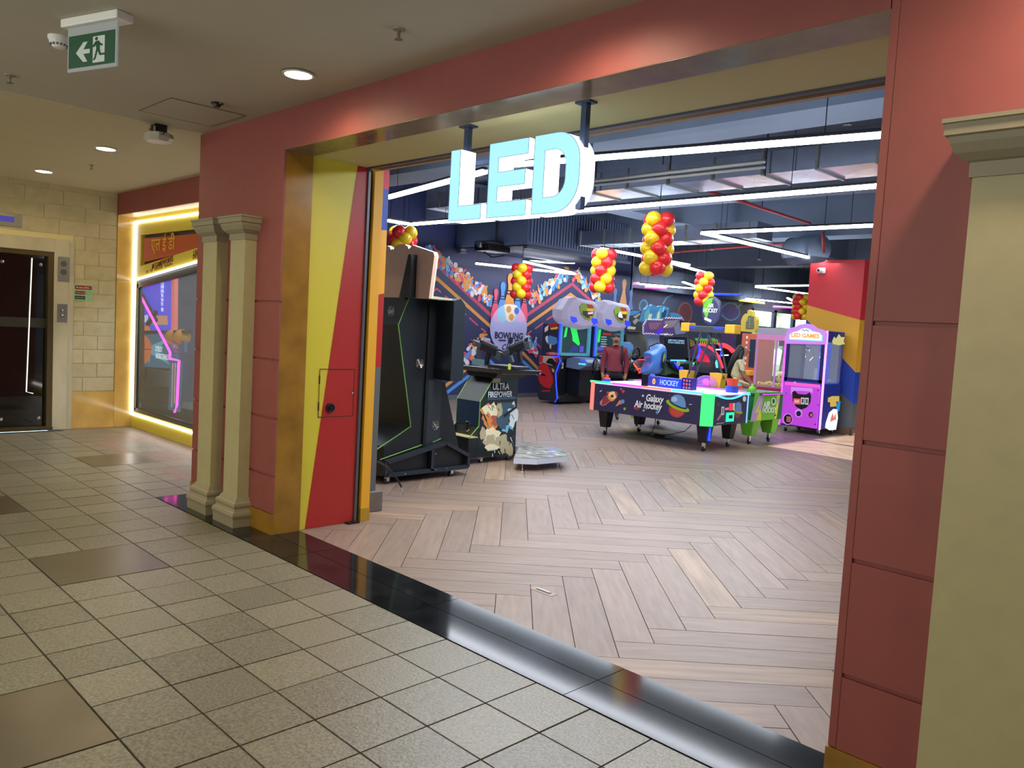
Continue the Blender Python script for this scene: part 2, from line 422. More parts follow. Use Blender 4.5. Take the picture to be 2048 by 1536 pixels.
# left jamb: stone return, painted panel, rail, amber edge
jl = struct(B('wall_left_jamb', (-5.3, YJ-.2, 0), (-4.985, 3.37, ZO), M_yel)); jl['label'] = 'painted jamb beside the entrance, lemon yellow and red'
B('stone_return', (-4.985, YF+.0135, .003), (-4.962, YJ, ZO), M_stone, jl)
PJ = Plane('X', -4.985)
art('red_field', Plane('X', -4.983), [(M_redin, [(2.969, .004), (3.37, .004), (3.37, ZO), (3.285, ZO)])], jl, step=.004)
B('yellow_panel', (-4.987, YJ, .003), (-4.981, 3.37, ZO), M_yel, jl)
hat = thing('wall_hatch', (-4.975, 3.19, .8), 'square access hatch with black round knob in the red and yellow jamb', 'access hatch')
MH = mat('hatch_gap', (70, 40, 20), .8)
for a, b in (((3.039, .80), (3.331, .804)), ((3.039, 1.144), (3.331, 1.148)), ((3.039, .80), (3.042, 1.148)), ((3.328, .80), (3.331, 1.148))):
    B('frame_gap', (-4.979, a[0], a[1]), (-4.9765, b[0], b[1]), MH, hat)
MB().lathe([(.034, 0), (.034, .012), (.026, .014), (.020, .006), (.012, .006), (.010, .02), (.001, .021)], (-4.977, 3.134, .868), 20, 'X').build('knob', M_black, hat, smooth=False)
MB().lathe([(.010, 0), (.010, .006), (.001, .008)], (-4.977, 3.312, .972), 12, 'X').build('lock', M_chrome, hat)
for z in (.88, 1.07): B('hinge', (-4.979, 3.036, z-.03), (-4.975, 3.044, z+.03), M_black, hat)
sh = thing('shutter_rail', (-4.99, 3.41, 0), 'grey steel guide rail with dark gap of a rolling shutter in the left jamb', 'shutter rail')
B('rail', (-4.99, 3.372, .01), (-4.965, 3.392, 2.6), mat('grey_steel_rail', (96, 96, 104), .4, metal=.4), sh)
B('gap', (-5.05, 3.392, .01), (-5.0, 3.425, 2.6), M_black, sh)
B('foot_plate', (-4.985, 3.30, .001), (-4.93, 3.40, .012), M_black, sh)
jl2 = struct(B('trim_2', (-5.3, 3.425, 0), (-4.962, 3.50, 2.62), M_amber)); jl2['label'] = 'amber painted edge of the jamb'
B('base_cap', (-5.0, 3.422, .003), (-4.958, 3.503, .10), mat('brass_base', (190, 150, 50), .35, metal=.3), jl2)
# inner painted pier with amber, red and grey bands
ip = struct(B('wall_inner_pier', (-5.9, 3.50, 0), (-5.20, 3.72, 3.2), M_grey)); ip['label'] = 'inner pier painted blue, amber, red and grey'
P_ = Plane('X', -5.20); q = lambda x, y: P_.uv(x, y)
z1, z2, z3 = q(764, 589)[1], q(764, 737)[1], q(768, 465)[1]
art('paint_bands', P_, [(M_amber, [(3.50, z1-.04), (3.72, z1+.01), (3.72, z3+.02), (3.50, z3)]), (M_redin, [(3.50, z2-.04), (3.72, z2+.02), (3.72, z1+.01), (3.50, z1-.04)]),
    (M_blue, [(3.50, z3), (3.72, z3+.02), (3.72, 2.52), (3.50, 2.55)]), (mat('rose_red_paint', (214, 50, 66), .5), [(3.50, 2.55), (3.72, 2.52), (3.72, 3.2), (3.50, 3.2)])], ip)
B('pier_foot', (-5.5, 3.56, .001), (-5.165, 3.77, .16), mat('grey_stone_foot', (108, 98, 92), .6, noise=(20, .1)), ip, bevel=.006)
# shutter box and roller inside the head
sb = thing('shutter_box', (-3.0, 3.42, 2.6), 'dark blue shutter channel with grey roller bar under the entrance head', 'rolling shutter')
B('channel', (-4.98, 3.36, 2.60), (-1.06, 3.38, 2.72), mat('dark_blue_channel', (36, 48, 72), .5), sb)
B('channel_back', (-4.98, 3.50, 2.612), (-1.06, 3.52, 2.72), MT['dark_blue_channel'], sb)
MB().tube([(-4.98, 3.43, 2.645), (-1.06, 3.43, 2.645)], .034, 14).build('roller', mat('grey_roller', (132, 140, 152), .4, metal=.3), sb, smooth=True)
B('wood_strip', (-4.98, 3.47, 2.606), (-1.06, 3.50, 2.625), mat('tan_strip', (190, 160, 134), .6), sb)
struct(B('wall_over_entrance', (-6.27, 3.36, 2.725), (0.1, 3.52, 4.1), M_slab)); struct(B('wall_over_recess', (-13.2, 3.745, 2.62), (-5.9, 3.85, 4.1), M_slab))
# right pier
wr = struct(B('wall_right_pier', (-1.05, YF+.012, 0), (2.6, 3.30, ZC), M_red)); wr['label'] = 'brick red facade pier right of the entrance'
for a, b in courses[:4]: B('facade_block', (-1.048, YF, a), (2.6, YF+.013, b), M_red, wr)
B('facade_block', (-1.048, YF, 1.606), (2.6, YF+.013, ZC), M_red, wr)
B('corner_bead', (-1.078, YF+.001, .15), (-1.049, YF+.22, ZC), M_red, wr, bevel=.003)
B('skirting', (-1.082, YF-.006, .003), (2.6, YF+.22, .147), M_stone, wr)
B('facade_block', (-1.078, YF+.22, 0), (-1.05, 3.30, ZO), M_red, wr)
struct(B('wall_front_inner', (-1.06, 3.30, 0), (0.1, 3.5, 4.1), M_slab))
# ---- columns
def column(x0, x1, yf, label):
    """square engaged plaster column: shaft x0..x1, front face yf"""
    t = thing('column', ((x0+x1)/2, yf, .003), label, 'column')
    def ring(e, z): return [(x0-e, yf-e, z), (x1+e, yf-e, z), (x1+e, YF, z), (x0-e, YF, z)]
    def stack(name, prof, m):
        mb = MB()
        for (e0, z0), (e1, z1_) in zip(prof, prof[1:]):
            if z1_ > z0: mb.hull4(ring(e0, z0), ring(e1, z1_))
        return mb.build(name, m, t)
    stack('base', [(.050, .003), (.050, .060), (.052, .062), (.058, .085), (.052, .108), (.040, .112), (.034, .130), (.040, .150), (.036, .168), (.022, .176), (.006, .205)], M_creamcap)
    stack('shaft', [(0, .205), (0, 2.02)], M_cream)
    stack('capital', [(.008, 2.02), (.008, 2.062), (.018, 2.066), (.040, 2.085), (.052, 2.112), (.056, 2.13), (.066, 2.134), (.066, 2.165), (.072, 2.168), (.072, 2.18)], M_creamcap)
    return t
column(-5.53, -5.31, 2.615, 'cream plaster half column nearer the entrance, on the black granite')
column(-5.98, -5.75, 2.615, 'cream plaster half column left of its twin, farther from the entrance')
column(-.755, -.35, 2.57, 'large cream plaster column cut off by the right edge of the picture')
# ---- recess with the shop window
struct(B('wall_recess_beam', (-10.5, 3.52, 2.612), (-6.28, 3.74, ZC), M_red))['label'] = 'brick red beam over the shop window'
B('stone_soffit', (-10.5, 3.522, 2.606), (-6.28, 3.72, 2.612), mat('pale_gold_soffit', (226, 190, 110), .35), bpy.data.objects['wall_recess_beam'])
wlm = MB()
for a_, b_ in (((-3.2, 0), (1.56, ZC)), ((3.02, 0), (3.74, ZC)), ((1.56, 2.2), (3.02, ZC))): wlm.box((-10.62, a_[0], a_[1]), (-10.512, b_[0], b_[1]))
wl = struct(wlm.build('wall_left', M_cladj)); ORG[wl.name] = Vector(wl.location)
struct(B('wall_lift_shaft', (-10.75, 1.4, 0), (-10.625, 3.2, 2.4), mat('lift_interior', (34, 26, 16), .5))); wl['label'] = 'sand coloured block wall with the lift'
random.seed(3)
zz = .455; row = 0
LY0, LY1, LZ = 1.55, 3.03, 2.235     # lift surround
while zz < ZC-.02:
    z1b = min(zz+.168, ZC)
    y = 3.513
    first = True
    while y > -1.2:
        wd = random.choice((.34, .40, .44)) if not first else (.20 if row % 2 else .36)
        y0 = y-wd; first = False
        for (a, b) in ([(y0, y)] if zz >= LZ-.05 or y0 >= LY1 or y <= LY0 else [(max(y0, LY1), y), (y0, min(y, LY0))]):
            if b-a > .03 and not (zz < LZ-.05 and a < LY1-.005 and b > LY0+.005):
                MB().box((-10.513, a+.0025, zz+.0025), (-10.500+random.uniform(-.002, .0015), b-.0025, z1b-.0025)).build('stone_block', M_clad, wl)
        y = y0
    zz += .168; row += 1
B('dado', (-10.512, 3.03, .003), (-10.492, 3.52, .450), M_stone2, wl); B('dado', (-10.512, -3.2, .003), (-10.492, LY0, .450), M_stone2, wl)
struct(B('trim_3', (-10.53, 3.515, .003), (-10.487, 3.74, 2.61), M_stone2))['label'] = 'amber marble jamb beside the shop window'
B('joint', (-10.488, 3.53, 1.80), (-10.484, 3.70, 1.805), M_cladj, bpy.data.objects['trim_3']); B('joint', (-10.488, 3.53, 2.47), (-10.484, 3.70, 2.475), M_cladj, bpy.data.objects['trim_3'])
# lift
dr = thing('door_1', (-10.49, 2.3, 0), 'lift doorway of dark glass doors in a veined marble surround', 'lift door'); dr['kind'] = 'structure'
for k, (a, b) in enumerate((((LY0, .003), (LY0+.21, LZ)), ((2.82, .003), (LY1, LZ)), ((LY0+.21, 2.085), (2.82, LZ)))):
    B('marble_surround', (-10.51, a[0], a[1]), (-10.470, b[0], b[1]), M_marble, dr, bevel=.004)
B('marble_lip', (-10.476, 2.975, .003), (-10.468, 3.0, LZ-.03), M_marble, dr)
B('reveal', (-10.58, 2.76, .003), (-10.48, 2.82, 2.085), mat('bronze_steel', (96, 84, 56), .3, metal=.7), dr)
B('reveal', (-10.58, LY0+.21, .003), (-10.48, LY0+.25, 2.085), MT['bronze_steel'], dr)
B('reveal', (-10.58, LY0+.25, 2.03), (-10.48, 2.76, 2.085), MT['bronze_steel'], dr)
B('shaft_void', (-10.61, LY0+.25, .003), (-10.598, 2.76, 2.03), mat('lift_interior', (34, 26, 16), .5), dr)
for a, b in ((LY0+.25, 2.255), (2.265, 2.76)):
    d = B('door_leaf', (-10.575, a, .05), (-10.565, b, 2.03), M_glassd, dr)
    for z in (.14, 1.93):
        for y in (a+.05, b-.06): MB().lathe([(.020, 0), (.020, .012), (.001, .014)], (-10.565, y, z), 12, 'X').build('glass_clamp', M_chrome, d)
B('cross_bar', (-10.564, LY0+.25, 1.20), (-10.556, 2.76, 1.31), mat('dark_bar', (52, 52, 46), .35), dr)
B('sill', (-10.58, LY0+.2, .001), (-10.47, 2.83, .045), MT['bronze_steel'], dr)
ll = MB(); ll.tube([(-10.552, 2.61, 2.0), (-10.552, 2.57, .45), (-10.552, 2.64, .43)], .006, 6); ll.build('lit_edge', em('lift_edge_light', (255, 250, 230), 1.2), dr)
def plate(y0, y1, z0, z1_, lab, name='call_panel', cat='button panel'):
    t = thing(name, (-10.47, (y0+y1)/2, z0), lab, cat)
    B('face_plate', (-10.470, y0, z0), (-10.466, y1, z1_), M_steel, t, bevel=.002); return t
t = plate(2.855, 2.985, 1.75, 2.04, 'upper steel lift indicator plate with two round lamps on the marble', 'indicator_panel', 'indicator')
for z in (1.96, 1.865): MB().lathe([(.033, 0), (.033, .004), (.024, .006), (.001, .006)], (-10.466, 2.92, z), 18, 'X').build('round_lamp', mat('dull_lamp', (90, 92, 80), .3, metal=.4), t)
t = plate(2.855, 2.965, 1.275, 1.49, 'lower steel call plate with two round buttons on the marble')
for z in (1.41, 1.35): MB().lathe([(.016, 0), (.016, .006), (.001, .008)], (-10.466, 2.91, z), 14, 'X').build('button', M_chrome, t)
t = thing('lift_display', (-10.49, 2.3, 2.33), 'steel lift position display with a blue screen above the doors', 'display')
B('face_plate', (-10.50, 2.12, 2.325), (-10.485, 2.49, 2.475), M_steel, t, bevel=.003)
B('screen', (-10.486, 2.18, 2.375), (-10.483, 2.41, 2.435), em('blue_display', (60, 60, 160), .9), t)
# fire notice
t = thing('fire_notice', (-10.498, 3.14, 1.545), 'small pale green fire notice with red and dark green bands on the block wall', 'notice')
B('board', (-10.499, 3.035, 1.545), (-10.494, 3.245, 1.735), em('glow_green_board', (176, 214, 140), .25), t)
PN = Plane('X', -10.494)
art('print', PN, [(mat('notice_red', (150, 40, 34), .5), [(3.05, 1.675), (3.235, 1.675), (3.235, 1.722), (3.05, 1.722)]), (MT['notice_red'], [(3.05, 1.615), (3.165, 1.615), (3.165, 1.658), (3.05, 1.658)]),
    (mat('notice_green', (24, 70, 44), .5), [(3.05, 1.557), (3.165, 1.557), (3.165, 1.600), (3.05, 1.600)])], t)
text('lettering', 'In case of fire', PN, 3.137, 1.698, .026, M_white, t, bold=.01)
text('lettering', 'DO NOT use lift', PN, 3.107, 1.637, .015, M_white, t); text('lettering', 'Use the stairs', PN, 3.107, 1.578, .015, M_white, t)
MB().tube([(-10.491, 3.2+.02*math.cos(a*PI/8), 1.637+.02*math.sin(a*PI/8)) for a in range(17)], .0015, 5).build('ring_symbol', M_grey, t)
# ---- things on the corridor ceiling
def downlight(x, y, label, glow=True):
    t = thing('downlight', (x, y, ZC-.02), label, 'downlight', 'round downlights in the corridor ceiling')
    MB().lathe([(.082, .014), (.088, .010), (.088, .004), (.075, .004), (.075, .012)], (x, y, ZC-.02), 28).build('rim', M_white, t)
    MB().lathe([(.074, .0), (.074, .006), (.001, .006)], (x, y, ZC-.017), 28).build('lamp_disc', M_down, t)
    light('downlight_beam', 'SPOT', (x, y, ZC-.03), 55, WARM, (x, y, 0), spot_size=2.9, spot_blend=1.0, shadow_soft_size=.06)
    return t
downlight(-4.178, 2.34, 'nearest round ceiling downlight, in front of the red beam')
downlight(-7.582, 2.43, 'middle round ceiling downlight, behind the ceiling fixture')
downlight(-9.549, 2.46, 'farthest round ceiling downlight, above the lift')
for x, y in ((-2.2, 2.33), (-.45, 2.30), (1.4, 2.3)): light('downlight_beam', 'SPOT', (x, y, ZC-.03), 55, (1, .78, .55), (x, y, 0), spot_size=2.9, spot_blend=1.0, shadow_soft_size=.06)
for x, y in ((-8.3, .3), (-5.9, .3), (-3.6, -.1)): light('downlight_beam', 'SPOT', (x, y, ZC-.03), 40, WARM, (x, y, 0), spot_size=2.9, spot_blend=1.0, shadow_soft_size=.06)
# exit sign
t = thing('exit_sign', (-4.40, 1.34, 2.62), 'green exit sign with running man and left arrow hanging from the ceiling', 'exit sign')
pa = px(137, 72, Z=2.80); pb = px(236, 55, Z=2.80); ux = (pb-pa); ux.z = 0; Ls = ux.length; ux.normalize(); nx = Vector((ux.y, -ux.x, 0))
if nx.dot(CAM-pa) < 0: nx = -nx
def sp(u, z, o=0): return pa+ux*u+nx*o+Vector((0, 0, z-pa.z))
def sbox(u0, u1, z0, z1_, o0, o1):
    mb = MB(); mb.hull4([sp(u0, z0, o0), sp(u1, z0, o0), sp(u1, z0, o1), sp(u0, z0, o1)], [sp(u0, z1_, o0), sp(u1, z1_, o0), sp(u1, z1_, o1), sp(u0, z1_, o1)]); return mb
zb = 2.625
sbox(-.02, Ls+.03, 2.832, ZC, -.06, .03).build('housing', M_white, t, bevel=.006)
sbox(0, Ls, zb, 2.833, -.006, .004).build('acrylic_plate', em('lit_acrylic', (200, 205, 200), .25), t, bevel=.003)
sbox(.012, Ls-.012, zb+.016, 2.792, .004, .006).build('green_face', em('exit_green', (14, 84, 48), .35), t)
ME = em('exit_white', (205, 210, 200), .45)
def sart(name, polys, m, o):
    mb = MB()
    for P in polys:
        a = [sp(.012+(Ls-.024)*u, zb+.016+(2.792-zb-.016)*v, o) for u, v in P]; b = [p+nx*.001 for p in a]
        mb.hull4(a, b)
    return mb.build(name, m, t)
sart('arrow', [[(.17, .45), (.33, .76), (.42, .76), (.33, .53), (.33, .40), (.42, .15), (.33, .15)], [(.28, .53), (.47, .53), (.47, .40), (.28, .40)]], ME, .0065)
sart('door_shape', [[(.54, .08), (.79, .08), (.79, .88), (.54, .88)]], ME, .0065)
MR = MT['exit_green']
sart('running_man', [ell(.62, .80, .032, .055, 10), [(.60, .73), (.68, .73), (.70, .50), (.62, .48)], [(.66, .71), (.76, .60), (.74, .55), (.66, .62)], [(.60, .72), (.54, .60), (.50, .60), (.52, .55), (.58, .56), (.64, .66)],
    [(.63, .50), (.69, .50), (.72, .34), (.80, .34), (.80, .28), (.69, .28)], [(.62, .50), (.66, .48), (.61, .20), (.57, .14), (.55, .18), (.58, .24)]], MR, .008)
# smoke detector
def at_ceiling(x, y): p = px(x, y, Z=ZC); return p.x, p.y
x, y = at_ceiling(118, 74)
t = thing('smoke_detector', (x, y, ZC-.06), 'white round smoke detector beside the exit sign', 'smoke detector')
MB().lathe([(.052, .0), (.052, -.012), (.046, -.022), (.044, -.035), (.030, -.050), (.026, -.056), (.001, -.058)], (x, y, ZC), 22).build('body', M_white, t)
for k in range(14):
    a = 2*PI*k/14; B('vent', (x+.038*math.cos(a)-.004, y+.038*math.sin(a)-.004, ZC-.046), (x+.038*math.cos(a)+.004, y+.038*math.sin(a)+.004, ZC-.036), M_grey, t)
def sprinkler(p, q_, label):
    x, y = at_ceiling(p, q_)
    t = thing('sprinkler', (x, y, ZC-.06), label, 'sprinkler')
    MB().lathe([(.032, 0), (.030, -.005), (.012, -.007)], (x, y, ZC), 16).build('rose', M_creamcap, t)
    MB().lathe([(.009, -.005), (.009, -.022), (.004, -.024), (.004, -.044)], (x, y, ZC), 10).build('stem', M_steel, t)
    MB().lathe([(.020, -.046), (.020, -.049), (.001, -.050)], (x, y, ZC), 14).build('deflector', M_steel, t)
    MB().tube([(x-.012, y, ZC-.02), (x-.014, y, ZC-.034), (x, y, ZC-.046), (x+.014, y, ZC-.034), (x+.012, y, ZC-.02)], .002, 5).build('yoke', M_steel, t)
sprinkler(798, 58, 'ceiling sprinkler head right of the nearest downlight')
sprinkler(20, 150, 'ceiling sprinkler head at the left edge below the exit sign')
sprinkler(183, 329, 'ceiling sprinkler head between the two far downlights')
x, y = at_ceiling(434, 206)
t = thing('ceiling_socket', (x, y, ZC-.03), 'small black open lamp socket in the ceiling near the pier', 'lamp socket')
MB().lathe([(.040, 0), (.040, -.006), (.026, -.010), (.022, -.026), (.001, -.026)], (x, y, ZC), 16).build('cup', M_black, t)
for s_ in (-1, 1): B('clip', (x+s_*.035-.012, y-.008, ZC-.012), (x+s_*.035+.012, y+.008, ZC-.004), M_chrome, t)
# ceiling hatch
t = thing('ceiling_hatch', (-5.65, 2.3, ZC-.004), 'square flush access panel in the ceiling beside the pier', 'ceiling hatch')
hm = mat('hatch_joint', (90, 80, 62), .8)
x0, x1, y0, y1 = -5.93, -5.38, 2.11, 2.62
B('panel', (x0+.004, y0+.004, ZC-.003), (x1-.004, y1-.004, ZC+.01), M_ceil, t)
for a, b in (((x0, y0), (x1, y0+.003)), ((x0, y1-.003), (x1, y1)), ((x0, y0), (x0+.003, y1)), ((x1-.003, y0), (x1, y1))): B('joint', (a[0], a[1], ZC-.004), (b[0], b[1], ZC+.01), hm, t)
# surface lamp on the ceiling
x, y = px(318, 250, Z=ZC).xy
t = thing('access_point', (x, y, ZC-.15), 'grey rounded box unit with loose black cable hanging from the ceiling', 'ceiling unit')
MB().box((x-.045, y-.045, ZC-.07), (x+.045, y+.045, ZC)).build('bracket', M_black, t, bevel=.004)
mb = MB(); P8 = [(.11, .04), (.11, -.04), (.06, -.09), (-.06, -.09), (-.11, -.04), (-.11, .04), (-.06, .09), (.06, .09)]
mb.hull4([(x+a*.8, y+b*.8, ZC-.125) for a, b in P8], [(x+a, y+b, ZC-.10) for a, b in P8]); mb.hull4([(x+a, y+b, ZC-.10) for a, b in P8], [(x+a*.95, y+b*.95, ZC-.068) for a, b in P8])
mb.build('body', mat('pale_grey_plastic', (176, 174, 160), .25), t)
MB().tube([(x+.02, y, ZC-.05), (x+.08, y-.02, ZC-.07), (x+.14, y-.02, ZC-.09), (x+.15, y-.01, ZC-.06), (x+.15, y, ZC-.03)], .004, 6).build('cable', M_black, t)
for s_ in (-.05, .05): MB().lathe([(.007, 0), (.007, .05)], (x+s_, y-.05, ZC-.075), 8).build('bolt', M_chrome, t)
# ------------------------------------------------------------------ arcade shell
ZS = 4.1
ca = struct(B('ceiling_arcade', (-13.3, 3.5, ZS), (.2, 30.2, ZS+.1), M_slab))
wb = struct(B('wall_arcade_left', (-12.35, 3.52, 0), (-12.2, 16.15, ZS), M_navy)); wb['label'] = 'navy wall with the printed bowling mural'
wg = struct(B('wall_arcade_far_left', (-13.35, 16.15, 0), (-13.2, 24.0, ZS), mat('dusk_blue_wall', (92, 100, 122), .6))); wg['label'] = 'grey wall with glowing planets mural'
struct(B('wall_arcade_left_return', (-13.2, 16.10, 0), (-12.2, 16.2, ZS), M_slab))
struct(B('wall_arcade_end', (-13.4, 30.0, 0), (.2, 30.15, ZS), M_slab))
struct(B('wall_over_windows', (-13.35, 24.0, 2.58), (-13.2, 30.0, ZS), M_slab)); struct(B('wall_under_windows', (-13.35, 24.0, 0), (-13.2, 30.0, .25), M_slab))
wr2 = struct(B('wall_arcade_right', (.05, 3.5, 0), (.2, 10.3, ZS), M_slab))
struct(B('wall_arcade_right', (.05, 14.9, 0), (.2, 30.0, ZS), M_slab)); struct(B('wall_arcade_right', (.05, 10.3, 2.75), (.2, 14.9, ZS), M_slab)); struct(B('wall_arcade_right', (.05, 10.3, 0), (.2, 14.9, .5), M_slab))
for k, (a, b) in enumerate(((24.0, 25.6), (25.6, 27.0), (27.0, 28.4), (28.4, 30.0))):
    t = thing('window_%d' % (k+1), (-13.25, (a+b)/2, .25), 'tall window bay with grey frame and trees outside', 'window', 'far windows of the arcade'); t['kind'] = 'structure'
    for p_, q_ in (((a, .25), (a+.10, 2.58)), ((b-.10, .25), (b, 2.58)), ((a, 2.50), (b, 2.58)), ((a, .25), (b, .33)), ((a, 1.95), (b, 2.0))):
        B('window_frame', (-13.3, p_[0], p_[1]), (-13.2, q_[0], q_[1]), mat('window_grey', (120, 128, 140), .4), t)
    B('pane', (-13.26, a+.1, .33), (-13.25, b-.1, 2.5), M_glass, t)
for k, (a, b) in enumerate(((10.3, 11.8), (11.8, 13.3), (13.3, 14.9))):
    t = thing('window_%d' % (k+5), (.12, (a+b)/2, .5), 'window bay on the sunny side of the arcade', 'window', 'sunny side windows'); t['kind'] = 'structure'
    for p_, q_ in (((a, .5), (a+.05, 2.75)), ((b-.05, .5), (b, 2.75)), ((a, 2.69), (b, 2.75)), ((a, .5), (b, .56))):
        B('window_frame', (.08, p_[0], p_[1]), (.16, q_[0], q_[1]), MT['window_grey'], t)
# outside greenery
struct(B('ground', (-45, 10, -.4), (-13.4, 60, -.3), mat('outside_ground', (120, 130, 100), .9)))
ML = mat('outdoor_leaves', (190, 215, 180), .8, noise=(2.5, .5), bump=.6)
random.seed(11)
for k, (x, y, r) in enumerate(((-22, 32, 2.6), (-22, 39.5, 2.9), (-23.5, 47, 3.2), (-29, 54, 3.2), (-30, 44, 3.6), (-29.5, 34, 3.6))):
    t = thing('tree', (x, y, -.3), 'sunlit green tree crown seen through the far windows', 'tree', 'trees outside the far windows')
    mb = MB()
    for _ in range(22):
        a = random.uniform(0, 2*PI); rr = r*random.uniform(.1, .8); mb.ball((x+rr*math.cos(a), y+rr*math.sin(a), 1.6+random.uniform(0, r*1.1)), r*random.uniform(.22, .38), 10, 7)
    mb.build('foliage', ML, t, smooth=True)
    MB().tube([(x, y, -.3), (x+.1, y, 1.2), (x, y, 2.6)], .22, 8, r2=.12).build('trunk', mat('bark', (84, 66, 48), .9), t)
struct(B('outside_block', (-38, 30, 3.2), (-32, 60, 9), mat('pale_building', (170, 190, 215), .8)))
# pillar with colour bands behind the claw machine
PX0, PX1, PY0, PTOP = -6.52, -5.57, 13.78, 2.98
pl = struct(B('wall_pillar', (PX0, PY0, 0), (PX1, PY0+.7, PTOP), M_grey)); pl['label'] = 'square pillar painted red, amber, blue and grey'
P_ = Plane('Y', PY0); uv = P_.uv
r1a, r1b = uv(1617, 610)[1], uv(1725, 640)[1]; r2a, r2b = uv(1690, 728)[1]+.25, uv(1716, 745)[1]; r3a, r3b = uv(1688, 790)[1]+.2, uv(1710, 808)[1]
M_pr = mat('coral_red_paint', (216, 50, 56), .45)
art('paint_bands', P_, [(M_pr, [(PX0, r1a), (PX1, r1b), (PX1, PTOP), (PX0, PTOP)]), (M_amber, [(PX0, r2a+.5), (PX1, r2b), (PX1, r1b), (PX0, r1a)]), (M_blue, [(PX0, r3a+.4), (PX1, r3b), (PX1, r2b), (PX0, r2a+.5)])], pl)
art('paint_bands', Plane('X', PX1), [(M_pr, [(PY0, r1b), (PY0+.7, r1b), (PY0+.7, PTOP), (PY0, PTOP)]), (M_amber, [(PY0, r2b), (PY0+.7, r2b), (PY0+.7, r1b), (PY0, r1b)]), (M_blue, [(PY0, r3b), (PY0+.7, r3b), (PY0+.7, r2b), (PY0, r2b)])], pl)
B('skirting', (PX0-.01, PY0-.015, .001), (PX1+.01, PY0, .11), mat('brown_skirting', (112, 84, 62), .5), pl); B('skirting', (PX1, PY0-.015, .001), (PX1+.012, PY0+.7, .11), MT['brown_skirting'], pl)
# ceiling beams, ducts, pipes
bm_ = mat('slate_beam_paint', (108, 120, 138), .75, noise=(2, .06))
for y, lab in ((6.35, 'dark concrete ceiling beam nearest the entrance'), (9.6, 'second dark concrete ceiling beam'), (13.9, 'third dark concrete ceiling beam behind the balloons'), (19.0, 'far dark concrete ceiling beam')):
    struct(B('ceiling_beam', (-13.2, y, 3.42), (.05, y+.55, ZS), bm_))['label'] = lab
struct(B('ceiling_beam', (-8.6, 3.52, 3.5), (-8.1, 30, ZS), bm_))['label'] = 'long dark ceiling beam running away from the entrance'
d = thing('air_duct', (-5.5, 7.9, 3.2), 'shiny foil wrapped air duct with flanges and a grille under the arcade ceiling', 'air duct')
MB().box((-9.6, 7.55, 3.2), (-1.2, 8.15, 3.42)).build('duct_run', M_foil, d)
for k in range(15):
    x = -9.3+k*.57; MB().box((x, 7.53, 3.185), (x+.025, 8.17, 3.43)).build('flange', M_steel, d)
B('grille', (-2.95, 7.58, 3.175), (-2.25, 8.1, 3.198), M_black, d)
for k in range(9): B('grille_bar', (-2.92+k*.075, 7.6, 3.168), (-2.90+k*.075, 8.08, 3.176), M_steel, d)
for k in range(4): MB().tube([(-8.5+k*2.2, 7.5, 3.17), (-8.5+k*2.2, 7.5, ZS)], .008, 5).build('hanger', M_black, d)
d = thing('air_duct', (-8.7, 12.3, 3.15), 'long foil duct crossing behind the large balloon column', 'air duct')
MB().box((-10.1, 11.6, 3.12), (-6.4, 12.1, 3.38)).build('duct_run', M_foil, d)
for k in range(7): B('flange', (-10.05+k*.58, 11.58, 3.11), (-10.02+k*.58, 12.12, 3.39), M_steel, d)
d = thing('air_handler', (-10.6, 11.5, 2.95), 'big dark ribbed box of an air unit above the bowling mural', 'air unit')
MB().box((-12.15, 10.35, 2.98), (-10.2, 13.3, 3.75)).build('casing', mat('navy_grey_casing', (52, 60, 82), .6), d)
for k in range(36): B('rib', (-10.2, 10.42+k*.079, 3.06), (-10.17, 10.455+k*.079, 3.70), mat('rib_grey', (74, 84, 108), .5), d)
B('lower_rail', (-10.24, 10.3, 2.93), (-10.14, 13.35, 2.98), mat('rail_grey', (90, 98, 116), .5, metal=.4), d)
d = thing('ceiling_projector', (-11.2, 9.9, 2.9), 'black projector on an arm under the ceiling left of the air unit', 'projector')
p = px(985, 493, X=-11.0)
MB().box((p.x-.2, p.y-.28, p.z-.10), (p.x+.2, p.y+.28, p.z+.08)).build('body', M_black, d, bevel=.02); MB().tube([(p.x, p.y+.1, p.z+.05), (p.x, p.y+.1, ZS)], .03, 8).build('arm', M_black, d)
MB().lathe([(.05, 0), (.06, .06), (.001, .065)], (p.x, p.y-.36, p.z), 14, 'Y').build('lens', M_chrome, d)
MB().tube([(p.x, p.y-.2, p.z-.12), (p.x, p.y, p.z-.2), (p.x, p.y+.3, p.z-.14)], .012, 6).build('cable', M_black, d)
d = thing('wall_lamp_box', (-12.1, 9.7, 3.0), 'small chrome emergency lamp box high on the navy wall', 'emergency lamp')
p = px(921, 500, X=-12.18); MB().box((-12.2, p.y-.08, p.z-.07), (-12.08, p.y+.08, p.z+.07)).build('box', M_chrome, d, bevel=.01); MB().tube([(-12.18, p.y, p.z+.07), (-12.18, p.y-.12, p.z+.4), (-12.18, p.y-.14, ZS)], .012, 6).build('conduit', M_black, d)
def pipe(name, pts, r, m, lab, cat='pipe'):
    t = thing(name, pts[0], lab, cat); MB().tube(pts, r, 8).build('run', m, t, smooth=True)
    for a, b in zip(pts, pts[1:]):
        c = (Vector(a)+Vector(b))/2; MB().tube([c, (c.x, c.y, ZS)], .006, 5).build('hanger', M_black, t)
    return t
pipe('sprinkler_pipe', [px(1405, 378, Z=3.4), px(1620, 447, Z=3.4)], .022, M_pipe, 'thin red sprinkler pipe crossing above the second long light')
pipe('sprinkler_pipe', [px(1645, 465, Z=3.3), px(1648, 505, Z=3.0)], .022, M_pipe, 'short red drop pipe above the coral pillar')
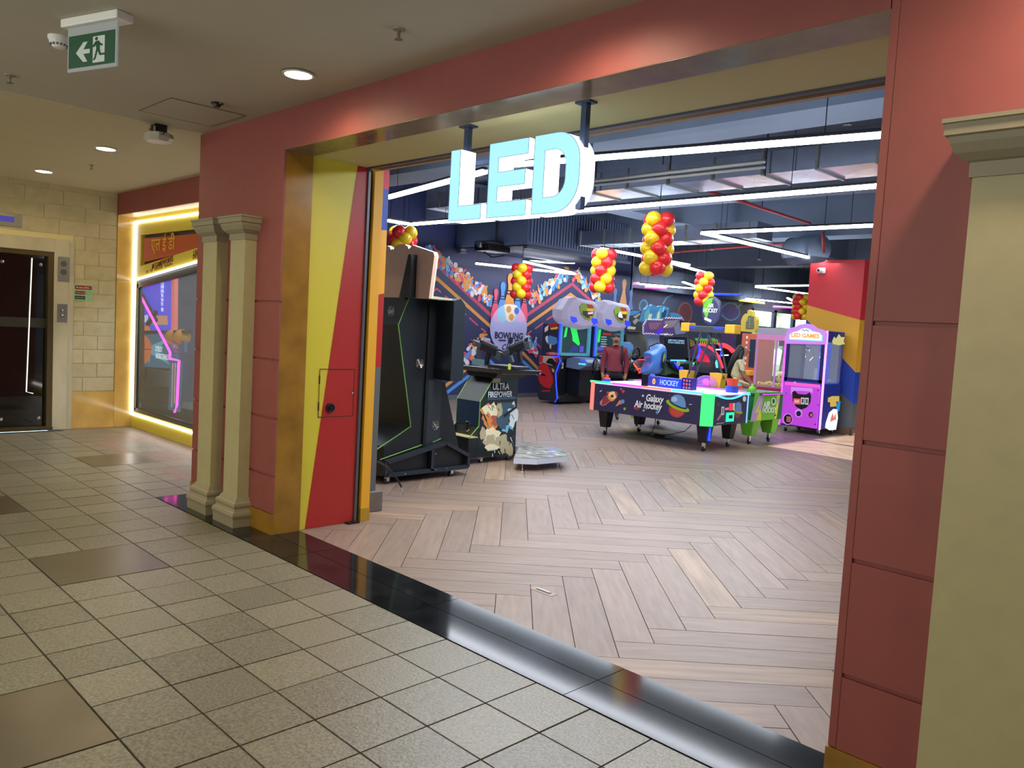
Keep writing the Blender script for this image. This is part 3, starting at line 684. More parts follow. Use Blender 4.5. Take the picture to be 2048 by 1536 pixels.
pipe('sprinkler_pipe', [px(1165, 400, Z=3.3), px(1163, 310, Z=3.9)], .03, M_pipe, 'red pipe rising right behind the letter D')
pipe('sprinkler_pipe', [px(1250, 512, Z=3.5), px(1590, 485, Z=3.5)], .022, M_pipe, 'far red pipe low under the ceiling behind the large balloon column')
pipe('conduit', [px(1380, 206, Z=4.0), px(1610, 248, Z=4.0), px(1290, 285, Z=4.0), px(1180, 305, Z=4.0)], .03, bm_, 'painted grey conduit with a sharp corner on the ceiling', 'conduit')
pipe('conduit', [px(1540, 206, Z=4.0), px(1620, 244, Z=4.0), px(1300, 277, Z=4.0)], .02, bm_, 'second painted conduit beside the cornered one', 'conduit')
pipe('conduit', [px(1180, 362, Z=3.16), px(1530, 322, Z=3.16)], .02, M_steel, 'pale steel conduit along the beam right of the letters', 'conduit')
pipe('conduit', [px(1180, 370, Z=3.16), px(1530, 333, Z=3.16)], .02, M_steel, 'lower pale steel conduit along the beam right of the letters', 'conduit')
for k, (a, b, lab) in enumerate(((1348, 275, 'arcade sprinkler drop left of the cornered conduit'), (1375, 277, 'arcade sprinkler drop beside the cornered conduit'), (1695, 250, 'arcade ceiling drop rod above the top light at right'), (1424, 500, 'arcade ceiling sensor behind the large balloons'), (1518, 520, 'arcade ceiling sensor near the coral pillar'))):
    p = px(a, b, Z=3.85 if k < 3 else 3.3)
    t = thing('ceiling_drop', p, lab, 'ceiling fitting'); MB().tube([p, (p.x, p.y, ZS)], .008, 6).build('rod', M_black, t); MB().lathe([(.045, 0), (.045, .02), (.01, .03)], p, 12).build('head', M_steel, t)
# round silencer over the far hall
d = thing('round_duct', (-5, 14, 3.1), 'fat grey round duct above the right pillar', 'air duct')
MB().tube([px(1585, 503, Z=3.14), px(1610, 500, Z=3.14), px(1640, 497, Z=3.14)], .24, 20).build('pipe_wall', bm_, d, smooth=True)
MB().tube([px(1583, 503.2, Z=3.14), px(1586, 503, Z=3.14)], .25, 20).build('end_ring', M_grey, d)
# ------------------------------------------------------------------ LED tubes
def tube(a, b, lab, colour=None, wd=.06, **k):
    if 'Xb' in k: pa, pb = px(*a, X=k['X']), px(*b, X=k['Xb'])
    else: pa, pb = px(*a, **k), px(*b, **k)
    t = thing('tube_light', (pa+pb)/2, lab, 'strip light')
    dx = (pb-pa).normalized(); m = colour or M_led
    MB().bar(pa+Vector((0, 0, .03)), pb+Vector((0, 0, .03)), wd*.8, .03).build('housing', M_black if colour is None else M_white, t)
    MB().bar(pa, pb, wd, .035).build('diffuser', m, t)
    n = 2
    under = 'X' in k and k['X'] > -12.0 and pa.y < 14
    for i in range(n):
        p = pa+(pb-pa)*(.12+.76*i/(n-1)); MB().tube([p+Vector((0, 0, .04)), (p.x, p.y, 2.928 if under and p.y < 13.3 else ZS)], .004, 4).build('hanger', M_black, t)
    return t
tube((775, 395), (970, 343), 'white strip light behind the letters, slanting up from the left edge', Z=2.98)
tube((1005, 331), (1765, 270), 'top white strip light, crossing behind the letters to the right', Z=2.98)
tube((775, 441), (822, 449), 'short white strip light piece at far left under the letters', Z=2.98)
tube((820, 449), (1755, 372), 'second long white strip light, passing just under the letters', Z=2.98)
tube((1405, 466), (1748, 451), 'third white strip light, nearly level, ending at the right pier', Z=2.98)
tube((1405, 466), (1703, 535), 'white strip light slanting down to the coral pillar', Z=2.98)
tube((1703, 536), (1742, 537), 'short white strip light piece over the coral pillar', Z=2.98)
tube((953, 527), (1148, 548), 'white strip light over the bowling mural, slanting down right', X=-11.6)
tube((1047, 523), (1146, 546), 'white strip light meeting the mural light at its right tip', X=-11.3)
tube((1050, 522), (1148, 526), 'faint white strip light farthest over the bowling mural', X=-11.9, wd=.04)
tube((1203, 497), (1378, 530), 'white strip light above the second balloon column', Z=2.98)
tube((1345, 527), (1410, 545), 'white strip light right of the large balloon column', Z=2.98)
tube((1280, 568), (1388, 577), 'far white strip light over the planets mural', X=-12.6)
tube((1366, 564), (1392, 573), 'tiny far white strip light by the fourth balloon column', X=-12.2)
tube((1512, 572), (1618, 571), 'upper far white strip light left of the coral pillar', Z=2.98)
tube((1512, 574), (1618, 588), 'middle far white strip light left of the coral pillar', Z=2.98)
tube((1493, 597), (1590, 607), 'lowest far white strip light above the windows', X=-12.7)
tube((1575, 596), (1592, 605), 'tiny far white strip light left of the last balloons', X=-12.0)
tube((1262, 568), (1282, 568), 'pink strip light left of the planets mural light', E_pink, X=-12.7, wd=.04)
tube((1290, 575), (1332, 577), 'pink strip light under the planets mural light', E_pink, X=-12.7, wd=.04)
tube((1425, 589), (1481, 590), 'blue strip light right of the fourth balloon column', E_blue, X=-12.4, wd=.06)
tube((1480, 601), (1528, 607), 'yellow strip light above the windows', E_yell, X=-12.82, wd=.06)
tube((1547, 614), (1586, 616), 'pink strip light above the windows', E_pink, X=-12.82, wd=.06)
# ------------------------------------------------------------------ illuminated letters
t = thing('letter_sign', (-3.0, 2.96, 2.05), 'large glowing white letters LED hanging on two steel posts in the entrance', 'letter sign')
PLt = Plane('Y', 2.90); c7 = lambda x, y: PLt.uv(860+x*.2148, 180+y*.2148)
E_face = em('letter_face', (150, 214, 240), 1.25); E_side = em('letter_side', (236, 246, 255), 2.2)
M_seam = mat('letter_seam', (120, 150, 190), .5)
def letter(rects, extra=None):
    mb = MB()
    mb.cur = 0
    for poly in rects:
        n = len(poly); ar = sum(poly[i][0]*poly[(i+1) % n][1]-poly[(i+1) % n][0]*poly[i][1] for i in range(n))
        if ar < 0: poly = poly[::-1]
        vs = [(u, 2.90, v) for u, v in poly]+[(u, 3.01, v) for u, v in poly]
        k = len(mb.v); mb.v += vs
        mb.f.append(tuple(k+i for i in range(n))); mb.m.append(0)
        mb.f.append(tuple(k+n+i for i in range(n-1, -1, -1))); mb.m.append(0)
        for i in range(n): mb.f.append((k+i, k+n+i, k+n+(i+1) % n, k+(i+1) % n)); mb.m.append(1)
    mb.flat = True
    return mb
z0, z1 = 2.083, 2.467
lx0, lx1, lx2 = c7(185, 900)[0], c7(272, 900)[0], c7(470, 1150)[0]
o = letter([[(lx0, z0), (lx2, z0), (lx2, z0+.078), (lx1, z0+.078), (lx1, z1), (lx0, z1)]]).build('letter_l', [E_face, E_side], t); o['label'] = 'glowing letter L'
ex0, ex1, ex2 = c7(540, 900)[0], c7(628, 900)[0], c7(888, 1100)[0]; zm = (z0+z1)/2
o = letter([[(ex0, z0), (ex2, z0), (ex2, z0+.078), (ex1, z0+.078), (ex1, zm-.035), (ex2-.015, zm-.035), (ex2-.015, zm+.04), (ex1, zm+.04), (ex1, z1-.078), (ex2, z1-.078), (ex2, z1), (ex0, z1)]]).build('letter_e', [E_face, E_side], t); o['label'] = 'glowing letter E'
dx0, dx1, dx2 = c7(955, 900)[0], c7(1055, 900)[0], c7(1392, 750)[0]; H = z1-z0
out = [(dx0, z0)]+[(dx2-.15+.15*math.cos(a), z0+.15+.15*math.sin(a)) for a in [-PI/2+PI/2*i/8 for i in range(9)]]+[(dx2-.15+.15*math.cos(a), z1-.15+.15*math.sin(a)) for a in [PI/2*i/8 for i in range(9)]]+[(dx0, z1)]
ix = dx2-.088; inn = [(dx1, z0+.078)]+[(ix-.08+.08*math.cos(a), z0+.158+.08*math.sin(a)) for a in [-PI/2+PI/2*i/6 for i in range(7)]]+[(ix-.08+.08*math.cos(a), z1-.158+.08*math.sin(a)) for a in [PI/2*i/6 for i in range(7)]]+[(dx1, z1-.078)]
mb = MB(); mb.flat = True
# D: outer ring and inner ring joined by quads of matching angle samples
cx_, cz_ = (dx1+ix)/2, zm
def ringpt(poly, a):
    best = None
    for i in range(len(poly)):
        p0, p1 = poly[i], poly[(i+1) % len(poly)]
        dx_, dz_ = math.cos(a), math.sin(a); ex, ez = p1[0]-p0[0], p1[1]-p0[1]
        den = dx_*ez-dz_*ex
        if abs(den) < 1e-9: continue
        tt = ((p0[0]-cx_)*ez-(p0[1]-cz_)*ex)/den; ss = ((p0[0]-cx_)*dz_-(p0[1]-cz_)*dx_)/den
        if tt > 0 and -1e-6 <= ss <= 1+1e-6 and (best is None or tt > best): best = tt
    return (cx_+best*math.cos(a), cz_+best*math.sin(a))
angs = sorted(set([2*PI*i/64 for i in range(64)]+[math.atan2(p[1]-cz_, p[0]-cx_) % (2*PI) for p in out+inn]))
ro = [ringpt(out, a) for a in angs]; ri = [ringpt(inn, a) for a in angs]; n = len(angs)
vs = [(u, 2.90, v) for u, v in ro]+[(u, 2.90, v) for u, v in ri]+[(u, 3.01, v) for u, v in ro]+[(u, 3.01, v) for u, v in ri]
fs = []; ms = []
for i in range(n):
    j = (i+1) % n
    fs += [(i, j, n+j, n+i), (2*n+i, 3*n+i, 3*n+j, 2*n+j), (i, 2*n+i, 2*n+j, j), (n+i, n+j, 3*n+j, 3*n+i)]; ms += [0, 0, 1, 1]
mb.v = vs; mb.f = fs; mb.m = ms
o = mb.build('letter_d', [E_face, E_side], t); o['label'] = 'glowing letter D'
for poly in ([(lx0, z0), (lx2, z0), (lx2, z0+.078), (lx1, z0+.078), (lx1, z1), (lx0, z1)], [(ex0, z0), (ex2, z0), (ex2, z0+.078), (ex1, z0+.078), (ex1, zm-.035), (ex2-.015, zm-.035), (ex2-.015, zm+.04), (ex1, zm+.04), (ex1, z1-.078), (ex2, z1-.078), (ex2, z1), (ex0, z1)], out, inn):
    mb = MB()
    for a_, b_ in zip(poly, poly[1:]+poly[:1]): mb.bar((a_[0], 2.8995, a_[1]), (b_[0], 2.8995, b_[1]), .0022, .0022)
    mb.build('edge_seam', M_seam, t)
M_post = mat('steel_blue_post', (70, 86, 120), .4, metal=.5)
for x in (-3.42, -2.575):
    B('post', (x-.016, 2.945, 2.10), (x+.016, 2.977, 2.60), M_post, t); B('post_plate', (x-.045, 2.93, 2.597), (x+.045, 2.99, 2.606), M_post, t)
B('cross_rail', (-3.42, 3.012, 2.40), (-2.575, 3.03, 2.425), M_post, t)
# ------------------------------------------------------------------ bowling mural
PM = Plane('X', -12.2); c6 = lambda x, y: PM.uv(840+x*.2213, 480+y*.2213); c4 = lambda x, y: PM.uv(860+x*.1172, 500+y*.1172)
m_r = mat('mural_red', (190, 70, 100), .6); m_o = mat('mural_orange', (224, 150, 70), .6); m_b = mat('mural_blue', (84, 146, 220), .6); m_p = mat('mural_pink', (226, 84, 110), .6)
m_l = mat('mural_lilac', (178, 176, 222), .6); m_w = mat('mural_white', (226, 222, 228), .6); m_c = mat('mural_cream', (240, 226, 200), .6); m_d = mat('mural_dark', (40, 38, 66), .6); m_lb = mat('mural_pale_blue', (156, 204, 226), .6); m_lp = mat('mural_pale_pink', (226, 168, 206), .6)
sh = []
for pts, m, wd in (([c6(-60, 420), c6(160, 232), c6(650, 690)], m_r, .075), ([c6(-60, 520), c6(150, 345), c6(640, 785)], m_o, .07), ([c6(950, 690), c6(1375, 398), c6(1600, 600)], m_r, .075), ([c6(950, 780), c6(1360, 490), c6(1450, 560)], m_o, .07),
                   ([c6(215, 1330), c6(440, 1150)], m_o, .07), ([c6(235, 1385), c6(470, 1205)], m_b, .07), ([c6(930, 1020), c6(1062, 1160)], m_o, .07), ([c6(900, 1070), c6(1060, 1215)], m_b, .07), ([c6(600, 1060), c6(680, 1140)], m_b, .07)):
    sh += [(m, q_) for q_ in line(pts, wd)]
for pts in ([(127, 460), (150, 440), (186, 470)], [(228, 508), (250, 524)], [(340, 608), (412, 672)], [(448, 705), (520, 770)], [(555, 800), (592, 830), (555, 862)], [(345, 1028), (396, 985)], [(440, 950), (470, 930)],
            [(1145, 720), (1205, 682)], [(1043, 800), (1110, 752)], [(1005, 822), (972, 850), (1003, 882)], [(1033, 912), (1090, 972)], [(1235, 640), (1280, 606)]):
    sh += [(m_p, q_) for q_ in line([c6(*p_) for p_ in pts], .03)]
def pin(cx, cy, h, a=0, k=1.0):
    pr = [(0, .50), (.055, .48), (.085, .42), (.075, .34), (.05, .26), (.06, .16), (.13, -.05), (.165, -.22), (.15, -.38), (.09, -.5)]
    pts = pr+[(-x, y) for x, y in pr[::-1]]
    return [(cx+(x*k*math.cos(a)-y*math.sin(a))*h, cy+(x*k*math.sin(a)+y*math.cos(a))*h) for x, y in pts]
random.seed(21)
def scatter(a, b, n, hh):
    for i in range(n):
        f = (i+random.random()*.6)/n; u = a[0]+(b[0]-a[0])*f; v = a[1]+(b[1]-a[1])*f
        for k in range(3):
            m = random.choice((m_o, m_b, m_w, m_o, m_p, m_lb))
            uu, vv = u+random.uniform(-.07, .07), v+random.uniform(.0, .24)
            sh.append((m, pin(uu, vv, hh*random.uniform(.8, 1.15), random.uniform(-1.6, 1.6), 1.3)) if random.random() < .75 else (m, ell(uu, vv, hh*.25, n=12)))
scatter(c6(110, 180), c6(640, 600), 30, .21); scatter(c6(985, 590), c6(1330, 345), 20, .21); scatter(c6(1390, 345), c6(1620, 570), 13, .21)
scatter(c6(365, 1140), c6(600, 940), 10, .24); scatter(c6(955, 960), c6(1060, 1060), 5, .22); scatter(c6(60, 190), c6(130, 190), 4, .25)
cc = c6(798, 795); rr = (c6(965, 795)[0]-c6(631, 795)[0])/2; rv = (c6(798, 580)[1]-c6(798, 1012)[1])/2
bz = c6(798, 700)[1]-.1
def bigpin(x, ytop, ybot, k, m):
    a = c6(x, ytop); b = c6(x, ybot); h = a[1]-b[1]; P = pin(a[0], b[1]+h/2, h, 0, k); sh.append((m, P))
    for f in (.66, .60): sh.append((m_d, [(a[0]-.075*h*k, b[1]+h*f), (a[0]+.075*h*k, b[1]+h*f), (a[0]+.075*h*k, b[1]+h*f+.025*h), (a[0]-.075*h*k, b[1]+h*f+.025*h)]))
bigpin(684, 440, 770, .95, m_p); bigpin(946, 440, 770, .95, m_p); bigpin(748, 378, 780, .95, m_b); bigpin(884, 400, 780, .95, m_b); bigpin(817, 298, 790, .95, m_o)
sh.append((m_l, ell(cc[0], cc[1], rr, rv, 48)))
for x, m in ((700, m_lp), (735, m_lb), (868, m_lb), (905, m_lp)):
    a = c6(x, 735); top = [(a[0]+e, cc[1]+rv*math.sqrt(max(.02, 1-((a[0]+e-cc[0])/rr)**2))) for e in (.14, .07, 0, -.07, -.14)]; sh.append((m, [(a[0]-.13, a[1]+.03), (a[0]-.05, a[1]-.02), (a[0]+.05, a[1]-.02), (a[0]+.13, a[1]+.03)]+top))
a = c6(808, 738); sh.append((m_c, [(a[0]-.12, a[1]+.04), (a[0]-.05, a[1]), (a[0]+.05, a[1]), (a[0]+.12, a[1]+.04), (a[0]+.2, cc[1]+rv*.95), (a[0]+.1, cc[1]+rv*.99), (a[0]-.1, cc[1]+rv*.99), (a[0]-.2, cc[1]+rv*.95)]))
for x, y, m in ((797, 626, m_o), (820, 698, m_o), (868, 640, mat('mural_deep_blue', (60, 110, 200), .6))): a = c6(x, y); sh.append((m, ell(a[0], a[1], .075, n=16)))
art('mural', PM, sh, wb)
a = c6(798, 868); text('mural_lettering', 'BOWLING', PM, a[0], a[1], .19, m_d, wb, bold=.03, off=.024, sx=.95)
a = c6(795, 950); text('mural_lettering', 'club', PM, a[0], a[1]-.02, .27, m_d, wb, shear=.4, off=.024, sx=1.0)
for x0, x1 in ((705, 768), (850, 888)): a = c6(x0, 906); b = c6(x1, 912); B('mural_rule', (-12.2, a[0], a[1]-.015), (-12.174, b[0], a[1]+.015), m_d, wb)
a = c6(810, 908); art('mural_ball', Plane('X', -12.174), [(m_d, ell(a[0], a[1], .075, n=20))], wb)
a = c6(1840, 500); MP = [(m_o, pin(a[0], a[1]-.1, 1.0)), (m_b, pin(a[0]-.33, a[1]-.25, .8)), (m_b, pin(a[0]+.30, a[1]-.25, .8))]
art('mural', PM, [(mat('mural_faded_orange', (190, 140, 90), .6), MP[0][1]), (mat('mural_faded_blue', (88, 116, 160), .6), MP[1][1]), (MT['mural_faded_blue'], MP[2][1])], wb)
B('skirting', (-12.2, 3.55, .001), (-12.185, 16.1, .09), M_grey, wb)
# planets mural on the far wall
PG = Plane('X', -13.2); g = lambda x, y: PG.uv(1240+x*.1758, 500+y*.1758)
E_g1 = mat('planet_edge_blue', (120, 180, 220), .6); E_g2 = mat('planet_edge_rust', (190, 130, 110), .6); m_g3 = mat('planet_purple', (104, 96, 160), .6); m_g4 = mat('planet_rust', (150, 90, 86), .6); m_g5 = mat('planet_violet_haze', (120, 100, 150), .6)
sh = []
for cx, cy, rx, ry, me_, mf in ((740, 720, 70, 110, E_g2, m_g4), (1260, 700, 95, 90, E_g1, m_g3), (268, 640, 38, 60, E_g1, mat('planet_blue', (90, 120, 150), .6)), (960, 960, 40, 50, E_g1, MT['planet_blue'])):
    a = g(cx, cy); b = g(cx+rx, cy); c = g(cx, cy-ry); sh += [(me_, ell(a[0], a[1], b[0]-a[0]+.06, c[1]-a[1]+.05, 32)), (mf, ell(a[0], a[1], b[0]-a[0], c[1]-a[1], 32))]
for pts in ([(1330, 660), (1400, 600), (1330, 600), (1240, 600)], [(490, 610), (530, 540), (600, 515)], [(1110, 750), (1180, 752)], [(1350, 640), (1420, 560)]): sh += [(E_g1, q_) for q_ in line([g(*p_) for p_ in pts], .05)]
a = g(1180, 1100); sh.append((m_g5, [g(1000, 1300), g(1100, 1000), g(1300, 850), g(1370, 900), g(1300, 1300)]))
art('mural', PG, sh, wg)
B('valance', (-13.2, 16.2, 2.72), (-12.9, 24.0, 3.3), bm_, wg)
# ------------------------------------------------------------------ balloons
M_br = mat('balloon_red', (232, 40, 44), .28, spec=.6); M_by = mat('balloon_yellow', (246, 206, 30), .28, spec=.6)
M_br.node_tree.nodes['Principled BSDF'].inputs['Subsurface Weight'].default_value = .25; M_by.node_tree.nodes['Principled BSDF'].inputs['Subsurface Weight'].default_value = .25
BM = {}
def balloons(cx, ytop, ybot, dist, lab, seed, tiers, rad=None):
    d_ = RT*((cx-1024)/FPX)-UP*(((ytop+ybot)/2-768)/FPX)+FW
    c = CAM+d_*dist; h = (ybot-ytop)/FPX*dist; t = thing('balloon_column', (c.x, c.y, c.z+h/2), lab, 'balloons')
    r = rad or h/tiers*.62; rg = r*1.12
    for i in range(tiers):
        z = c.z+h/2-r-(h-2*r)*i/(tiers-1)
        for k in range(4):
            a = seed*.4+i*PI/4*1.0+k*PI/2
            red = ((k+i//1) % 2 == 0) if seed % 2 else ((k+(i*3)//2) % 2 == 0)
            key = (red, round(r, 3))
            p = Vector((c.x+rg*math.cos(a), c.y+rg*math.sin(a), z))
            if key not in BM:
                mb = MB(); mb.ball((0, 0, 0), r, 20, 14, sz=1.06, taper=.06); mb.lathe([(.012, -r*1.12), (.004, -r*1.04), (.006, -r*1.0)], (0, 0, 0), 8)
                me = mb.build('balloon', M_br if red else M_by, None, smooth=True); me_ = me.data; o_ = ORG[me.name]
                for v in me_.vertices: v.co += o_
                BM[key] = me_; bpy.data.objects.remove(me)
            o = bpy.data.objects.new('balloon', BM[key]); sc.collection.objects.link(o); o.parent = t; ORG[o.name] = p
            o.location = p-wpos(t)
            out_ = Vector((math.cos(a), math.sin(a), random.uniform(-.2, .2))); o.rotation_euler = out_.to_track_quat('Z', 'Y').to_euler()
    MB().tube([(c.x, c.y, c.z-h/2+r), (c.x, c.y, c.z+h/2+.05), (c.x, c.y, ZS)], .006, 5).build('cord', M_black, t)
    return t
balloons(1315, 425, 552, 9.5, 'largest hanging column of red and yellow balloons, centre right', 0, 6, .092)
balloons(1206, 497, 586, 13.4, 'balloon column left of the largest, over the second racing cabinet', 1, 5, .10)
balloons(1043, 527, 598, 14.6, 'balloon column in front of the bowling pins mural', 2, 5, .092)
balloons(1408, 543, 612, 17.4, 'balloon column right of the largest, above the air hockey tables', 3, 5, .10)
balloons(1601, 587, 640, 20.0, 'smallest balloon column beside the coral pillar', 4, 5, .10)
balloons(805, 452, 520, 12.0, 'balloon cluster above the tan board of the shooting cabinet', 5, 4, .105)
# ------------------------------------------------------------------ shooting game: cabinet
def caster(x, y, t, z=.075, r=.028):
    f = B('caster_fork', (x-.018, y-.012, r), (x+.018, y+.02, z), M_chrome, t)
    MB().lathe([(r, -.012), (r, .012), (.001, .012)], (x, y, r), 14, 'X').build('wheel', M_wheel, f)
gx = -6.05
t = thing('shooting_cabinet', (-6.65, 4.9, 0), 'tall black shooting game cabinet seen from behind, with green edges and tan header board', 'arcade cabinet')
prof = [(4.612, 1.735), (4.50, 1.477), (4.70, .519), (4.40, .345), (4.40, .12), (5.36, .12), (5.312, .322), (5.10, .95), (4.96, .96), (4.96, 1.735)]
MB().prism(prof, 'X', -7.25, gx).build('body', M_dark, t, bevel=.004)
for pts in ([(4.612, 1.735), (4.50, 1.477), (4.70, .519), (4.32, .325)], [(4.36, .225), (4.86, .335)], [(4.98, .35), (5.08, .38)]):
    MB().tube([(gx+.003, y, z) for y, z in pts], .006, 6).build('green_edge', M_green, t)
B('side_strip', (gx, 4.845, .30), (gx+.02, 4.885, 1.70), M_black, t); B('side_panel', (gx, 4.89, .30), (gx+.006, 5.06, .955), mat('graphite_panel', (40, 46, 52), .45), t)
MB().prism([(4.38, .12), (4.38, .21), (5.10, .355), (5.41, .2), (5.41, .07), (4.38, .07)], 'X', -7.25, -6.03).build('base_box', M_dark, t)
fr = mat('blue_black_frame', (34, 40, 50), .45)
mb = MB()
P5 = [(4.39, .085), (4.39, .205), (5.10, .345), (5.40, .2), (5.40, .085)]
for a, b in zip(P5, P5[1:]+P5[:1]): mb.bar((-5.995, a[0], a[1]), (-5.995, b[0], b[1]), .05, .035)
mb.bar((-5.995, 4.93, .085), (-5.995, 4.93, .30), .05, .035)
mb.build('base_frame', fr, t)
for y, z in ((4.6, .085), (4.97, .09), (5.1, .095), (4.96, .25)): MB().lathe([(.007, 0), (.005, .006), (.001, .007)], (-5.969, y, z), 8, 'X').build('bolt', M_chrome, t)
caster(-6.01, 4.42, t); caster(-6.01, 5.20, t); caster(-7.1, 4.42, t); caster(-7.1, 5.20, t)
# monitor box wider than the body
MB().prism([(4.955, .97), (4.955, 1.735), (5.04, 1.76), (5.10, 1.70), (5.12, 1.0), (5.10, .975)], 'X', -7.5, -5.80).build('monitor_housing', mat('slate_black', (28, 34, 42), .4), t, bevel=.006)
B('screen', (-7.4, 5.115, 1.05), (-5.9, 5.135, 1.68), em('dim_screen', (60, 70, 110), .6), t)
def fan(cx, cy, cz, r, axis='X', lab=None):
    mb = MB(); n = 20
    def at(a, rad, o): 
        return (cx+o, cy+rad*math.cos(a), cz+rad*math.sin(a)) if axis == 'X' else (cx+rad*math.cos(a), cy-o, cz+rad*math.sin(a))
    for rad in (r, r*.66, r*.36): mb.tube([at(2*PI*k/n, rad, .006) for k in range(n+1)], .0025, 4)
    for k in range(4): mb.tube([at(PI/4+k*PI/2, .004, .007), at(PI/4+k*PI/2, r*1.3, .006)], .003, 4)
    o = mb.build('fan_guard', M_chrome, t); 
    hb = MB(); hb.lathe([(r*.34, 0), (r*.34, .005), (.001, .006)] if axis == 'X' else [(r*.34, -.001), (r*.34, -.006), (.001, -.007)], (cx, cy, cz), 14, axis); hb.build('fan_hub', M_steel, o)
    return o
p = px(869.6, 850.7, X=gx+.008); fan(gx+.008, p.y, p.z, .042)
p = px(838.5, 727, X=gx); fan(gx, p.y, p.z, .042)
p = px(785, 623, Y=4.55); fan(p.x, 4.54, p.z, .045, 'Y')
# header board, seen from the back
hb = [(-7.3, 1.735), (-5.765, 1.735), (-5.715, 2.12), (-5.73, 2.15), (-6.045, 2.225)]
for k in range(3):
    x = -6.08-.14-k*.28
    hb += [(-6.08-k*.28, 2.20)]+[(x+.12*math.cos(a), 2.19+.05*math.sin(a)) for a in [PI*i/6 for i in range(7)]]
hb += [(-7.0, 2.2), (-7.3, 2.12)]
MB().prism(hb, 'Y', 4.62, 4.65).build('header_board', M_mdf, t)['label'] = 'tan back of the header board'
MB().prism([(x, z) for x, z in hb], 'Y', 4.652, 4.668).build('header_face', mat('white_edge', (232, 222, 212), .4), t)
MB().prism([(-6.12, 1.735), (-5.96, 1.735), (-5.965, 2.13), (-6.01, 2.13)], 'Y', 4.55, 4.618).build('header_brace', M_black, t)
MB().prism([(4.66, 1.735), (4.955, 1.735), (4.955, 1.75), (4.66, 1.765)], 'X', -7.2, gx+.22).build('top_ledge', mat('pale_ledge', (176, 176, 140), .5), t)
for k in range(8): B('vent_slot', (-6.5-.02, 4.60-.002, 1.30-k*.03), (-6.2, 4.62, 1.312-k*.03), M_black, t)
# ---- console
t = thing('gun_console', (-6.6, 6.2, 0), 'black gun game console with green edges and a fiery battle picture on its side', 'game console')
cp = [(5.80, .07), (5.77, .298), (5.908, .418), (5.909, .688), (6.12, .98), (6.46, .98), (6.48, .90), (6.50, .07)]
MB().prism([(5.91, .07), (5.91, .688), (6.12, .98), (6.46, .98), (6.48, .90), (6.50, .07)], 'X', -6.78, -6.405).build('body', mat('console_grey', (52, 56, 52), .45), t)
B('rear_foot', (-6.78, 5.775, .07), (-6.405, 5.91, .29), M_dark, t)
MB().prism([(5.775, .29), (5.912, .29), (5.912, .42)], 'X', -6.78, -6.77).build('shelf_cheek', M_dark, t)
B('shelf', (-6.77, 5.78, .291), (-6.405, 5.91, .30), mat('bare_wood', (200, 176, 120), .6), t)
B('inner_face', (-6.775, 5.905, .42), (-6.41, 5.909, .685), mat('steel_blue_black', (22, 42, 66), .35), t)
for x in (-6.40, -6.782):
    MB().tube([(x, y, z) for y, z in ((6.12, .98), (5.909, .688), (5.908, .418), (5.772, .30))], .006, 6).build('green_edge', M_green, t)
MB().tube([(-6.40, 5.772, .298), (-6.782, 5.772, .298)], .006, 6).build('green_edge', M_green, t)
p = px(935, 852, Y=5.90)
MB().tube([(p.x+.038*math.cos(a*PI/12), 5.90, p.z+.055*math.sin(a*PI/12)) for a in range(25)], .006, 6).build('speaker_ring', M_chrome, t)
MB().lathe([(.036, 0), (.036, .004), (.001, .004)], (p.x, 5.899, p.z), 18, 'Y').build('speaker_cone', M_black, t)
PS = Plane('X', -6.402); s3 = lambda x, y: PS.uv(900+x*.1888, 660+y*.1888)
f1 = mat('fire_cream', (244, 232, 190), .35); f2 = mat('fire_orange', (226, 140, 70), .35); f3 = mat('fire_rust', (176, 92, 66), .35); f4 = mat('print_teal', (60, 92, 110), .35); f5 = mat('print_sky', (120, 186, 214), .35); f6 = mat('print_dark', (24, 30, 36), .35); f7 = mat('print_white', (226, 232, 236), .3); f8 = mat('print_tan', (190, 176, 140), .35)
sh = [(f6, [(5.915, .08), (5.915, .688), (6.12, .97), (6.455, .97), (6.475, .90), (6.495, .08)])]
random.seed(5)
def blob(cx, cy, rx, ry, m, jag=.3, n=16, pl=s3):
    a0 = random.random()*6
    sh.append((m, [pl(cx+rx*(1+random.uniform(-jag, jag))*math.cos(2*PI*k/n), cy+ry*(1+random.uniform(-jag, jag))*math.sin(2*PI*k/n)) for k in range(n)]))
for a in ((440, 900, 110, 130, f2), (430, 860, 85, 90, f1), (480, 960, 60, 60, f3), (400, 960, 40, 80, f2), (450, 1120, 90, 90, f1), (430, 1190, 70, 80, f8), (560, 1190, 100, 90, f8), (650, 900, 60, 130, f7), (610, 1050, 60, 40, f5), (560, 930, 70, 110, f4), (600, 800, 90, 40, f4), (640, 1150, 40, 120, f6), (590, 1250, 60, 80, f8), (440, 1240, 70, 40, f1), (520, 850, 30, 80, f8), (350, 1100, 40, 70, f8), (420, 1010, 30, 30, f2), (640, 1260, 30, 70, f8)): blob(*a)
for k in range(26):
    x, y = random.uniform(340, 680), random.uniform(780, 1350); L = random.uniform(20, 70); a = random.uniform(.7, 1.9)
    sh.append((random.choice((f7, f6, f1, f4, f6)), [s3(x, y), s3(x+L*math.cos(a), y+L*math.sin(a)), s3(x+L*math.cos(a)+7, y+L*math.sin(a)), s3(x+9, y)]))
sh += [(f4, [s3(395, 740), s3(700, 730), s3(700, 705), s3(395, 715)]), (f8, [s3(485, 470), s3(535, 470), s3(530, 560), s3(440, 560)])]
sh += [(M_black, [s3(345, 890), s3(360, 890), s3(392, 960), s3(380, 970)]), (f6, [s3(560, 900), s3(700, 800), s3(700, 830), s3(570, 930)])]
art('battle_picture', PS, sh, t)
